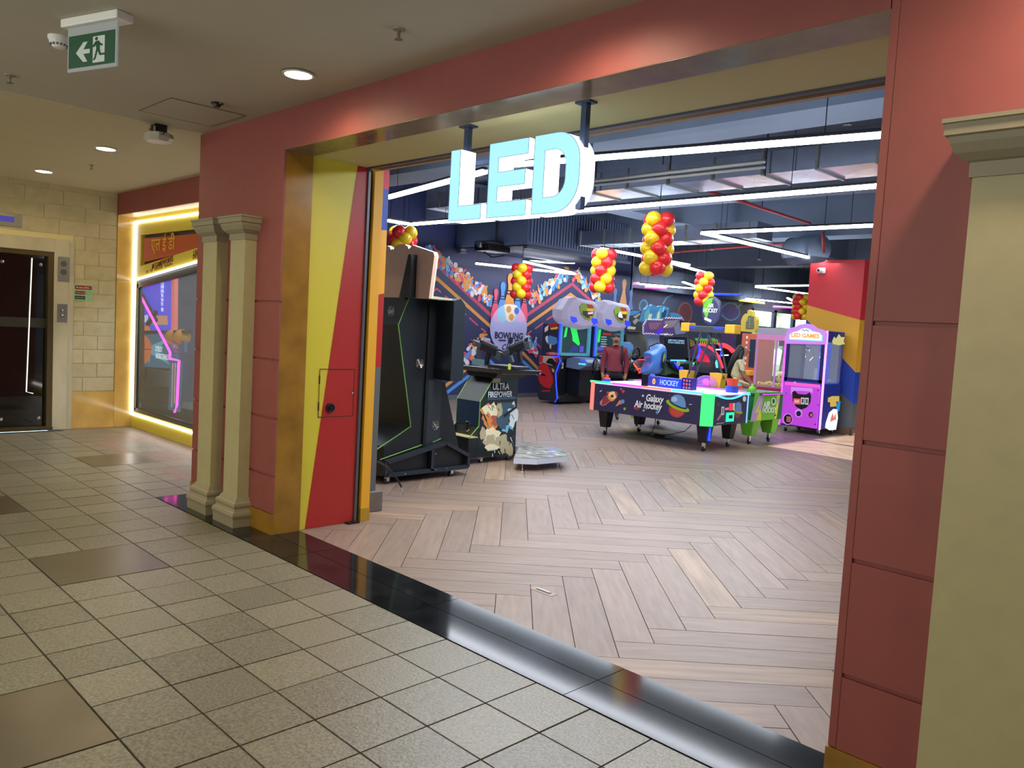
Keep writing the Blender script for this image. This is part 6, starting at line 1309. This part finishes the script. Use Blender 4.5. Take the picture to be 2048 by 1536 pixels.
plate('green_hull', [(740, 1080), (900, 1150), (1240, 1050), (1180, 1020), (1250, 1060), (1260, 1280), (1000, 1300), (840, 1260), (730, 1300)], -9.8, .2, mat('olive_green_hull', (74, 104, 70), .4)); plate('black_hull', [(800, 1080), (1000, 1110), (1180, 1080), (1240, 1100), (1220, 1250), (1000, 1255), (860, 1180)], -9.7, .18, M_black, .01)
for pts, m, r in (([(820, 1055), (1060, 1060)], em('sky_neon', (60, 150, 255), 3), .015), ([(880, 1090), (940, 1180)], E_blue, .014), ([(1140, 1105), (1195, 1105)], E_green, .02)): MB().tube([c5(x, y, -9.65) for x, y in pts], r, 6).build('neon_line', m, t)
for x, y, r, m in ((985, 1195, .05, E_blue), (1185, 1190, .09, mat('violet_drum', (90, 50, 130), .3))):
    p = c5(x, y, -9.68); MB().lathe([(r, 0), (r*.9, .03), (.001, .035)], p, 16, 'X').build('round_lamp', m, t)
p = c5(940, 1110, -9.68); MB().lathe([(.07, 0), (.05, .02), (.001, .02)], p, 14, 'X').build('hub_print', f8, t)
plate('hull_plinth', [(720, 1560), (720, 1290), (1290, 1280), (1290, 1560)], -9.9, .7, M_dark)
plate('striped_shield', [(1110, 675), (1210, 740), (1235, 770), (1200, 830), (1140, 870), (1130, 800)], -10.0, .04, M_black); dec('shield_stripes', [(mat('khaki_stripe', (170, 150, 90), .4), [(1125+k*22, 700+k*12), (1133+k*22, 705+k*12), (1150+k*20, 840-k*8), (1140+k*20, 840-k*8)]) for k in range(4)], -9.998)
# glowing arches of the far spinning game
t = thing('neon_arch_game', (-10.2, 19.0, 0), 'arcade game of glowing red and blue arches with yellow striped header behind the woman', 'arcade game')
n7 = lambda x, y: px(1360+x*.1302, 580+y*.1302, X=-10.6)
def ntube(pts, r, m, nm='neon_arch', smooth=True):
    P = [n7(*p) for p in pts]; Q = []
    for i in range(len(P)-1):
        for k in range(4):
            f = k/4; a = P[max(i-1, 0)]; b = P[i]; c_ = P[i+1]; d_ = P[min(i+2, len(P)-1)]
            Q.append(.5*((2*b)+(c_-a)*f+(2*a-5*b+4*c_-d_)*f*f+(3*b-a-3*c_+d_)*f**3))
    Q.append(P[-1]); return MB().tube(Q, r, 6).build(nm, m, t)
ntube([(300, 828), (420, 860), (520, 930), (600, 1040), (655, 1195)], .030, E_red); ntube([(600, 830), (700, 845), (770, 890), (828, 935)], .035, E_red); ntube([(660, 870), (740, 900), (800, 960)], .02, E_red)
ntube([(285, 840), (305, 900), (290, 990), (262, 1055)], .028, E_blue); ntube([(615, 865), (640, 920), (630, 990), (600, 1040)], .028, E_blue); ntube([(575, 1080), (560, 1120), (570, 1190)], .028, E_cyan)
ntube([(555, 915), (640, 915)], .015, E_white); ntube([(640, 1003), (740, 1000)], .015, E_white)
def nplate(nm, pts, X, th_, m): return MB().prism([(p.y, p.z) for p in [px(1360+x*.1302, 580+y*.1302, X=X) for x, y in pts]], 'X', X-th_, X).build(nm, m, t)
nplate('dark_disc', [(140, 760), (300, 840), (420, 870), (520, 945), (600, 1060), (640, 1200), (600, 1300), (140, 1250)], -10.8, .1, mat('slate_disc', (58, 70, 78), .4)); nplate('red_wedge', [(320, 905), (380, 960), (440, 1040), (460, 1110), (270, 1100), (330, 1000)], -10.7, .04, em('red_wedge', (230, 30, 70), .8)); nplate('dark_disc', [(600, 850), (760, 890), (840, 950), (860, 1250), (640, 1250)], -10.85, .1, M_dark)
hz_ = []
nplate('striped_header', [(280, 790), (590, 800), (570, 830), (270, 820)], -10.5, .03, em('hazard_yellow', (230, 210, 60), .5))
for k in range(9): nplate('header_stripe', [(300+k*32, 790), (312+k*32, 790), (300+k*32, 828), (288+k*32, 828)], -10.49, .005, M_black)
nplate('header_letters', [(240, 745), (330, 740), (360, 755), (420, 745), (440, 760), (520, 740), (590, 770), (580, 795), (260, 780)], -10.5, .03, em('lime_header', (120, 190, 80), .5))
nplate('game_plinth', [(140, 1700), (140, 1240), (860, 1240), (860, 1700)], -10.85, .6, M_dark)
# ------------------------------------------------------------------ shop window left of the columns
WY = 3.72; PWn = Plane('Y', WY); w2 = lambda x, y: PWn.uv(x*.3646, 340+y*.3646); w7 = lambda x, y: PWn.uv(250+x*.1432, 400+y*.1432)
def zd(x): return 1.836+(x+10.42)*.1066
t = struct(thing('shop_window', (-8.4, WY, 0), 'yellow framed shop window with white light lines, Hindi sign and slanting glass edge', 'shop window'))
M_wy = mat('window_yellow', (206, 186, 64), .35)
XR = -6.30
MB().prism([(-10.486, .003), (XR, .003), (XR, .20), (-10.486, .20)], 'Y', WY, WY+.06).build('lower_panel', M_wy, t)
MB().prism([(-10.486, .20), (-10.40, .20), (-10.40, zd(-10.4)), (-10.486, zd(-10.486))], 'Y', WY, WY+.06).build('side_panel', M_wy, t)
so_ = [w7(225, 490), w7(1040, 400), w7(1030, 660), w7(215, 925)]
xa = so_[0][0]; zt_l, zb_l = so_[0][1], so_[3][1]
sl_t = (so_[1][1]-so_[0][1])/(so_[1][0]-so_[0][0]); sl_b = (so_[2][1]-so_[3][1])/(so_[2][0]-so_[3][0]); xb = min(-7.4, xa+(zt_l-zb_l)/(max(.01, sl_b-sl_t))*.92)
MB().prism([(-10.486, 2.606), (XR, 2.606), (XR, zt_l+sl_t*(XR-xa)), (xa, zt_l), (-10.486, zt_l)], 'Y', WY, WY+.05).build('upper_panel', M_wy, t)
MB().prism([(-10.486, zt_l), (xa, zt_l), (xa, zb_l), (XR, zb_l+sl_b*(XR-xa)), (XR, zd(XR)), (-10.486, zd(-10.486))], 'Y', WY, WY+.05).build('middle_panel', M_wy, t)
B('sign_recess', (xa-.02, WY+.05, zb_l-.05), (XR, WY+.06, zt_l+.1), mat('slate_recess', (70, 66, 70), .6), t)
r_ = [w7(248, 535), w7(1035, 465), w7(1030, 608), w7(243, 868)]; st2 = (r_[1][1]-r_[0][1])/(r_[1][0]-r_[0][0]); sb2 = (r_[2][1]-r_[3][1])/(r_[2][0]-r_[3][0])
MB().prism([r_[0], (XR, r_[0][1]+st2*(XR-r_[0][0])), (XR, min(r_[0][1]-.02, r_[3][1]+sb2*(XR-r_[3][0]))), r_[3]], 'Y', WY+.01, WY+.045).build('sign_face', mat('rust_sign', (176, 78, 44), .5), t)
a = w7(520, 640); dv = mat('gold_sign_letters', (216, 160, 50), .4); text('sign_letters', 'एल ई डी', Plane('Y', WY+.01), a[0], a[1]+.015, .21, dv, t, bold=.012, off=.004, sx=1.05)
mr_ = mat('maroon_print', (110, 44, 20), .5); ang_ = math.atan(.1066)
a = w7(525, 880); text('shop_name', 'M GAMEWORKS', PWn, a[0], a[1], .085, mr_, t, bold=.02, off=.003, rot=ang_*1.3, sx=1.0)
a = w7(960, 742); text('shop_name', 'LIVE ENTERTAINMENT', PWn, a[0]+.42, a[1]+.05, .085, mr_, t, off=.003, rot=ang_*1.3); a = w7(960, 800); text('shop_name', 'DESTINATION', PWn, a[0]+.22, a[1]+.03, .075, mr_, t, off=.003, rot=ang_*1.3)
for k in range(19):
    if k in (2, 5, 12): continue
    p0_ = w7(300+k*19.5, 1000-k*6.3); B('small_print', (p0_[0], WY-.003, p0_[1]-.02), (p0_[0]+.018, WY, p0_[1]+.012), mr_, t)
for a, b in (((-10.47, .165), (XR, .165)), ((-10.470, .165), (-10.470, 2.545)), ((-10.470, 2.545), (XR, 2.545)), ((-10.470, zd(-10.470)), (XR, zd(XR)))):
    MB().bar((a[0], WY-.012, a[1]), (b[0], WY-.012, b[1]), .022, .022).build('light_line', M_ledwarm, t)
M_wf = mat('olive_black_frame', (50, 50, 38), .35)
MB().bar((-10.38, WY+.03, .22), (-10.38, WY+.03, zd(-10.38)-.05), .05, .05).build('glass_frame', M_wf, t); MB().bar((-10.40, WY+.03, .225), (XR, WY+.03, .225), .05, .05).build('glass_frame', M_wf, t); MB().bar((-10.40, WY+.03, zd(-10.4)-.06), (XR, WY+.03, zd(XR)-.06), .05, .08).build('glass_frame', M_wf, t)
MB().prism([(-10.38, .24), (XR, .24), (XR, zd(XR)-.08), (-10.38, zd(-10.38)-.08)], 'Y', WY+.03, WY+.034).build('glass_pane', M_glass, t)
struct(B('wall_window_return', (-12.2, 3.74, 0), (-10.45, 3.80, ZS), M_slab))
# what stands behind the glass
t = thing('basketball_game', (-9.6, 4.3, 0), 'street basketball arcade game with blue score screen behind the shop window glass', 'arcade game')
BY_ = 4.25; PBk = Plane('Y', BY_); b2 = lambda x, y: PBk.uv(x*.3646, 340+y*.3646)
def bp(nm, pts, m, y0=0, th_=.04): return MB().prism([b2(*p) for p in pts], 'Y', BY_-y0-th_, BY_-y0).build(nm, m, t)
E_sc = em('score_screen_blue', (58, 62, 200), 1.1)
bp('score_screen', [(750, 560), (960, 560), (965, 880), (750, 880)], E_sc); bp('pink_stripe', [(962, 560), (978, 560), (975, 895), (960, 895)], em('salmon_stripe', (220, 110, 110), .7), .0, .05)
for i, (y, s_) in enumerate(((595, '112'), (618, '112'), (642, '108'), (666, '106'), (690, '96'), (715, '94'), (738, '91'), (768, '90'))):
    a = b2(908, y); text('score_digits', s_, Plane('Y', BY_-.04), a[0], a[1], .07, em('pale_digits', (190, 200, 255), 1.2), t, bold=.02, off=.004, sx=1.1)
for k in range(9): a = b2(783, 660+k*16); B('side_word_bar', (a[0]-.02, BY_-.045, a[1]-.018), (a[0]+.02, BY_-.04, a[1]+.014), em('lilac_glyph', (190, 170, 240), 1.0), t)
art('screen_scene', Plane('Y', BY_-.041), [(em('orange_ground', (200, 120, 60), .8), [b2(770, 860), b2(830, 850), b2(850, 895), b2(768, 895)]), (em('pale_words', (190, 190, 230), .9), [b2(780, 800), b2(830, 795), b2(830, 835), b2(780, 838)]), (em('player_tan', (190, 140, 110), .8), [b2(850, 800), b2(935, 800), b2(940, 850), b2(850, 850)]), (em('player_green', (90, 140, 90), .8), [b2(840, 810), b2(870, 800), b2(880, 850), b2(845, 850)])], t)
bp('poster', [(765, 905), (1015, 900), (1005, 1090), (765, 1075)], em('poster_navy_glow', (46, 84, 110), 1.0), .06)  # poster given an added glow so it shows behind the glass
pz = Plane('Y', BY_-.101); bb = em('basket_orange', (190, 104, 60), .8)
art('poster_ball', pz, [(em('poster_teal_glow', (90, 150, 170), .9), [b2(*p) for p in ((880, 960), (990, 915), (900, 985), (980, 1070), (870, 1010), (860, 1070), (850, 1000))]), (bb, [b2(825+50*math.cos(a), 985+78*math.sin(a)) for a in [2*PI*k/24 for k in range(24)]]), (M_black, line([b2(825, 908), b2(840, 985), b2(822, 1062)], .008)[0]), (M_black, line([b2(778, 985), b2(875, 985)], .008)[0])], t)
for s_, y in (('STREET', 985), ('BASKETBALL', 1025)): a = b2(932 if s_ != 'STREET' else 915, y); text('poster_words', s_, pz, a[0], a[1], .10, em('poster_pale', (190, 210, 216), 1.0), t, bold=.015, off=.004, sx=.72, shear=.1)
bp('white_box', [(845, 1090), (980, 1105), (980, 1190), (835, 1185)], mat('dull_white_box', (120, 122, 116), .5), .05); bp('lower_body', [(750, 1075), (1000, 1090), (1000, 1300), (750, 1270)], mat('olive_black_body', (44, 44, 38), .5), .0)
for pts in ([(800, 640), (905, 830)], [(905, 780), (860, 850)], [(830, 690), (830, 1250)]):
    a, b = b2(*pts[0]), b2(*pts[1]); MB().bar((a[0], BY_-.12, a[1]), (b[0], BY_-.12, b[1]), .05, .04).build('brown_strut', mat('brown_steel', (70, 56, 44), .5), t)
bp('dark_shelf', [(765, 885), (1080, 880), (1080, 897), (765, 905)], M_black, .05, .1)
for x, y in ((1005, 918), (1052, 920)): a = b2(x, y); MB().ball((a[0], BY_-.12, a[1]), .10, 16, 12).build('basketball', mat('ball_tan', (190, 130, 60), .6), t, smooth=True)
bp('blue_tray', [(1000, 940), (1080, 940), (1080, 1000), (1015, 1010)], mat('tray_blue', (40, 90, 140), .4), .12); a = b2(1035, 968); text('tray_words', 'BALL', Plane('Y', BY_-.16), a[0], a[1], .07, M_white, t, off=.004, shear=.2)
P = [(b2(x, y)) for x, y in ((815, 622), (1000, 962), (1020, 1000), (1018, 1036), (1070, 1046), (1058, 1290), (1045, 1325))]
MB().tube([(a[0], BY_-.2, a[1]) for a in P], .016, 6).build('pink_neon_line', E_pink, t)
bp('striped_side', [(1012, 1045), (1066, 1050), (1052, 1325), (1000, 1310)], em('steel_blue_side', (52, 84, 116), .7), .14)
for k in range(3): bp('stripe', [(1025+k*14, 1060), (1031+k*14, 1060), (1024+k*14, 1300-k*20), (1018+k*14, 1300-k*20)], M_white, .181, .004)
mb = MB()
for k in range(8): a = b2(1010+k*6, 560); b = b2(1010+k*6, 880); mb.bar((a[0], BY_+.3, a[1]), (b[0], BY_+.3, b[1]), .006, .006)
for k in range(24): a = b2(1008, 565+k*13); b = b2(1055, 560+k*13); mb.bar((a[0], BY_+.3, a[1]), (b[0], BY_+.3, b[1]), .006, .006)
mb.build('ball_net', mat('net_grey', (150, 150, 120), .6), t)
bp('rear_frame', [(1060, 545), (1090, 540), (1090, 1340), (1060, 1340)], mat('green_grey_frame', (84, 92, 80), .5), -.2); bp('base_block', [(750, 1270), (1090, 1330), (1090, 1420), (750, 1350)], M_dark, -.1)
# ------------------------------------------------------------------ people
def figure(name, V, E_, Rd, parent, rule, loc, face, scale):
    """skin one joined skeleton; rule(point, local) -> material index; V keys -> local points"""
    keys = list(V); me = bpy.data.meshes.new(name); me.from_pydata([V[k] for k in keys], [(keys.index(a), keys.index(b)) for a, b in E_], [])
    o = bpy.data.objects.new(name, me); sc.collection.objects.link(o)
    md = o.modifiers.new('skin', 'SKIN'); md.use_smooth_shade = True
    for i, k in enumerate(keys):
        r = Rd[k]; r = r if isinstance(r, tuple) else (r, r); me.skin_vertices[0].data[i].radius = r
    me.skin_vertices[0].data[0].use_root = True
    s = o.modifiers.new('sub', 'SUBSURF'); s.levels = 2; s.render_levels = 2
    dg = bpy.context.evaluated_depsgraph_get(); out = bpy.data.meshes.new_from_object(o.evaluated_get(dg)); bpy.data.objects.remove(o)
    mats, fn = rule
    out.materials.clear()
    for m in mats: out.materials.append(m)
    for p in out.polygons: p.material_index = fn(p.center); p.use_smooth = True
    R = Matrix.Rotation(math.atan2(face[1], face[0])+PI/2, 4, 'Z'); org = wpos(parent) if parent else Vector((0, 0, 0))
    for v in out.vertices: v.co = R @ (v.co*scale)+Vector(loc)-org
    ob = bpy.data.objects.new(name, out); sc.collection.objects.link(ob); ORG[ob.name] = org
    if parent: ob.parent = parent
    return ob, lambda q: R @ (Vector(q)*scale)+Vector(loc)
def hand(V, E_, Rd, pre, w_, d_, side):
    """palm and five fingers from wrist key w_, pointing along d_"""
    d_ = Vector(d_).normalized(); s_ = Vector((0, 1, 0)).cross(d_).normalized()*side; f_ = Vector((0, -1, 0))
    W = Vector(V[w_]); V[pre+'p'] = tuple(W+d_*.07); Rd[pre+'p'] = (.030, .017); E_.append((w_, pre+'p'))
    for i, (o_, L) in enumerate(((-.026, .062), (-.009, .074), (.009, .070), (.026, .056))):
        b = W+d_*.085+f_*o_; V[pre+'a%d' % i] = tuple(b); V[pre+'b%d' % i] = tuple(b+d_*L*.55-s_*.006); V[pre+'c%d' % i] = tuple(b+d_*L-s_*.02)
        Rd[pre+'a%d' % i] = .0095; Rd[pre+'b%d' % i] = .0085; Rd[pre+'c%d' % i] = .007
        E_ += [(pre+'p', pre+'a%d' % i), (pre+'a%d' % i, pre+'b%d' % i), (pre+'b%d' % i, pre+'c%d' % i)]
    b = W+d_*.03+f_*.03; V[pre+'t0'] = tuple(b); V[pre+'t1'] = tuple(b+d_*.035+f_*.022); V[pre+'t2'] = tuple(b+d_*.065+f_*.024)
    for k, r in (('t0', .012), ('t1', .010), ('t2', .008)): Rd[pre+k] = r
    E_ += [(w_, pre+'t0'), (pre+'t0', pre+'t1'), (pre+'t1', pre+'t2')]
M_skin = mat('brown_skin', (150, 104, 80), .5); M_shirt = mat('maroon_shirt', (112, 34, 46), .8, noise=(14, .1)); M_trs = mat('dark_trousers', (30, 30, 36), .8); M_shoe = mat('dark_shoe', (34, 30, 30), .5); M_hair = mat('black_hair', (20, 18, 18), .5)
V = {'pel': (0, 0, .93), 'wst': (0, 0, 1.04), 'chs': (0, .005, 1.24), 'ubk': (0, .01, 1.36), 'nk0': (0, .005, 1.43), 'nk1': (0, -.005, 1.48), 'hd0': (0, -.018, 1.555), 'hd1': (0, -.012, 1.64)}
Rd = {'pel': (.165, .115), 'wst': (.17, .12), 'chs': (.185, .12), 'ubk': (.15, .095), 'nk0': .066, 'nk1': .060, 'hd0': (.076, .088), 'hd1': (.082, .093)}
E_ = [('pel', 'wst'), ('wst', 'chs'), ('chs', 'ubk'), ('ubk', 'nk0'), ('nk0', 'nk1'), ('nk1', 'hd0'), ('hd0', 'hd1')]
for s_, n_ in ((-1, 'l'), (1, 'r')):
    V.update({n_+'sh': (s_*.175, .01, 1.375), n_+'el': (s_*.235, .03, 1.12), n_+'wr': (s_*.225, -.02, .89), n_+'hp': (s_*.095, 0, .86), n_+'kn': (s_*.10, -.01, .48), n_+'an': (s_*.105, .02, .085), n_+'ft': (s_*.115, -.06, .045), n_+'to': (s_*.12, -.15, .035)})
    Rd.update({n_+'sh': .082, n_+'el': .062, n_+'wr': .038, n_+'hp': .092, n_+'kn': .066, n_+'an': .045, n_+'ft': (.042, .036), n_+'to': (.036, .026)})
    E_ += [('ubk', n_+'sh'), (n_+'sh', n_+'el'), (n_+'el', n_+'wr'), ('pel', n_+'hp'), (n_+'hp', n_+'kn'), (n_+'kn', n_+'an'), (n_+'an', n_+'ft'), (n_+'ft', n_+'to')]
    hand(V, E_, Rd, n_+'h', n_+'wr', (0, -.05, -1), s_)
def man_rule(c):
    if c.z < .10: return 3
    if c.z > 1.455 and abs(c.x) < .12: return 0
    if abs(c.x) > .19 and c.z < .91: return 0
    if c.z > .955 or (abs(c.x) > .19 and c.z > .90): return 1
    return 2
mx, my = -8.73, 11.22; SC = .885; fc = Vector((-mx, -my)).normalized()
t = thing('person', (mx, my, 0), 'man with moustache in a maroon shirt and dark trousers standing behind the air hockey table', 'person')
o, TF = figure('body', V, E_, Rd, t, ((M_skin, M_shirt, M_trs, M_shoe), man_rule), (mx, my, 0), fc, SC)
def feat(nm, pts, r, m, rr=None): return MB().tube([TF(p) for p in pts], r*SC, 6, r2=(rr*SC if rr else None)).build(nm, m, t, smooth=True)
def fball(nm, c, r, m, sz=1): p = TF(c); return MB().ball(p, r*SC, 10, 8, sz=sz).build(nm, m, t, smooth=True)
feat('nose', [(0, -.095, 1.605), (0, -.112, 1.578), (0, -.108, 1.566)], .009, M_skin, .013)
feat('moustache', [(-.034, -.094, 1.546), (0, -.110, 1.554), (.034, -.094, 1.546)], .011, M_hair)
feat('mouth', [(-.020, -.092, 1.532), (0, -.099, 1.532), (.020, -.092, 1.532)], .004, mat('lip', (120, 66, 60), .5))
for s_ in (-1, 1):
    fball('eye', (s_*.030, -.090, 1.602), .010, M_white, .7); fball('pupil', (s_*.030, -.098, 1.602), .005, M_black); feat('eyebrow', [(s_*.014, -.100, 1.622), (s_*.048, -.088, 1.625)], .004, M_hair)
    fball('ear', (s_*.084, .0, 1.60), .014, M_skin, 1.5)
# hair cap
figure('hair', {'a': (0, .040, 1.60), 'b': (0, .022, 1.655), 'c': (0, .002, 1.685)}, [('a', 'b'), ('b', 'c')], {'a': (.080, .074), 'b': (.086, .088), 'c': (.074, .080)}, t, ((M_hair,), lambda c: 0), (mx, my, 0), fc, SC)
feat('belt', [(.172*math.cos(a), .125*math.sin(a), .955) for a in [2*PI*k/20 for k in range(21)]], .014, M_black)
feat('backpack_strap', [(.115, .10, 1.42), (.125, -.02, 1.455), (.13, -.115, 1.36), (.135, -.125, 1.22), (.14, -.05, 1.10)], .020, mat('strap_black', (26, 24, 28), .8))
MB().box((-.13, .11, 1.02), (.13, .24, 1.40)); mb = MB().box((-.13, .12, 1.04), (.13, .24, 1.40)); mb.v = [tuple(TF(v)) for v in mb.v]; mb.build('backpack', MT['strap_black'], t, bevel=.03)
for s_ in (-1, 1): feat('collar', [(s_*.055, .03, 1.455), (s_*.05, -.05, 1.445), (s_*.015, -.085, 1.415)], .014, M_shirt)
# woman leaning over the green table
V = {'pel': (0, .02, .86), 'wst': (0, -.04, .98), 'chs': (0, -.08, 1.16), 'ubk': (0, -.11, 1.28), 'nk0': (0, -.13, 1.35), 'nk1': (0, -.145, 1.40), 'hd0': (0, -.17, 1.47), 'hd1': (0, -.17, 1.55)}
Rd = {'pel': (.16, .13), 'wst': (.135, .115), 'chs': (.15, .12), 'ubk': (.12, .09), 'nk0': .050, 'nk1': .048, 'hd0': (.070, .085), 'hd1': (.078, .090)}
E_ = [('pel', 'wst'), ('wst', 'chs'), ('chs', 'ubk'), ('ubk', 'nk0'), ('nk0', 'nk1'), ('nk1', 'hd0'), ('hd0', 'hd1')]
for s_, n_ in ((-1, 'l'), (1, 'r')):
    V.update({n_+'sh': (s_*.15, -.11, 1.28), n_+'el': (s_*.19, -.18, 1.03), n_+'wr': (s_*.18, -.34, .88), n_+'hp': (s_*.09, .02, .80), n_+'kn': (s_*.09, -.02, .45), n_+'an': (s_*.09, .04, .08), n_+'ft': (s_*.10, -.04, .045), n_+'to': (s_*.105, -.12, .035)})
    Rd.update({n_+'sh': .055, n_+'el': .036, n_+'wr': .024, n_+'hp': .095, n_+'kn': .060, n_+'an': .040, n_+'ft': (.038, .034), n_+'to': (.034, .026)})
    E_ += [('ubk', n_+'sh'), (n_+'sh', n_+'el'), (n_+'el', n_+'wr'), ('pel', n_+'hp'), (n_+'hp', n_+'kn'), (n_+'kn', n_+'an'), (n_+'an', n_+'ft'), (n_+'ft', n_+'to')]
    hand(V, E_, Rd, n_+'h', n_+'wr', (0, -.5, -.8), s_)
M_top = mat('cream_print_top', (222, 208, 160), .8, noise=(9, .25)); M_pt = mat('pale_trousers', (190, 190, 200), .8)
def wo_rule(c):
    if c.z < .09: return 3
    if c.z > 1.385: return 0
    if abs(c.x) > .15 and c.z < 1.12 and c.y < -.12: return 0
    if c.z > .86: return 1
    return 2
p = px(1466, 765, Y=12.25); wx, wy = p.x, 12.25; SW = .90
t = thing('person', (wx, wy, 0), 'woman with long black hair and a cream printed top leaning over beside the green table', 'person')
fw_ = Vector((.9, .45)).normalized()
o, TF = figure('body', V, E_, Rd, t, ((M_skin, M_top, M_pt, M_shoe), wo_rule), (wx, wy, 0), fw_, SW)
HV = {'a': (0, -.155, 1.56), 'b': (0, -.09, 1.50), 'c': (0, -.03, 1.38), 'd': (0, .02, 1.26), 'e': (.0, .07, 1.14), 'f': (.01, .13, 1.03)}
HR = {'a': (.092, .095), 'b': (.10, .09), 'c': (.115, .09), 'd': (.115, .085), 'e': (.09, .06), 'f': (.035, .025)}
figure('hair', HV, [('a', 'b'), ('b', 'c'), ('c', 'd'), ('d', 'e'), ('e', 'f')], HR, t, ((M_hair,), lambda c: 0), (wx, wy, 0), fw_, SW)
figure('hair', {'a': (-.06, -.13, 1.50), 'b': (-.10, -.10, 1.38), 'c': (-.13, -.11, 1.24), 'd': (-.14, -.12, 1.08)}, [('a', 'b'), ('b', 'c'), ('c', 'd')], {'a': .05, 'b': .05, 'c': .04, 'd': .018}, t, ((M_hair,), lambda c: 0), (wx, wy, 0), fw_, SW)
figure('hair', {'a': (.06, -.13, 1.50), 'b': (.10, -.10, 1.38), 'c': (.13, -.11, 1.24), 'd': (.14, -.12, 1.05)}, [('a', 'b'), ('b', 'c'), ('c', 'd')], {'a': .05, 'b': .05, 'c': .045, 'd': .018}, t, ((M_hair,), lambda c: 0), (wx, wy, 0), fw_, SW)
feat('nose', [(0, -.250, 1.505), (0, -.270, 1.48)], .009, M_skin, .012); feat('mouth', [(-.018, -.245, 1.445), (0, -.252, 1.445), (.018, -.245, 1.445)], .005, MT['lip'])
for s_ in (-1, 1): fball('eye', (s_*.028, -.246, 1.505), .009, M_white, .7); feat('eyebrow', [(s_*.014, -.258, 1.522), (s_*.042, -.248, 1.525)], .004, M_hair)
feat('wrist_band', [(.19+.04*math.cos(a), -.20, 1.0+.04*math.sin(a)) for a in [2*PI*k/10 for k in range(11)]], .010, M_white)
p = TF((.235, -.24, .95)); MB().ball(p, .06, 12, 10, sz=1.3).build('red_pouch', mat('red_pouch', (196, 44, 44), .4), t, smooth=True)
# camera on the pillar
p = px(1640, 541, Y=PY0-.08)
t = thing('security_camera', (p.x, PY0-.05, p.z), 'white security camera with a black lens high on the coral pillar', 'security camera')
B('mount', (p.x-.06, PY0-.03, p.z-.045), (p.x+.07, PY0, p.z+.05), M_white, t, bevel=.006); MB().lathe([(.04, 0), (.042, -.06), (.034, -.10), (.001, -.10)], (p.x-.01, PY0-.03, p.z), 18, 'Y').build('barrel', M_white, t); MB().lathe([(.022, 0), (.018, -.008), (.001, -.008)], (p.x-.01, PY0-.13, p.z), 14, 'Y').build('lens', M_black, t)
t = thing('cable', (-5.6, 13.7, 0), 'thin black cord on the floor at the foot of the coral pillar', 'cable')
MB().tube([(-5.66, 13.66, .01), (-5.6, 13.6, .008), (-5.55, 13.66, .012), (-5.48, 13.62, .01)], .006, 6).build('cord', M_black, t)
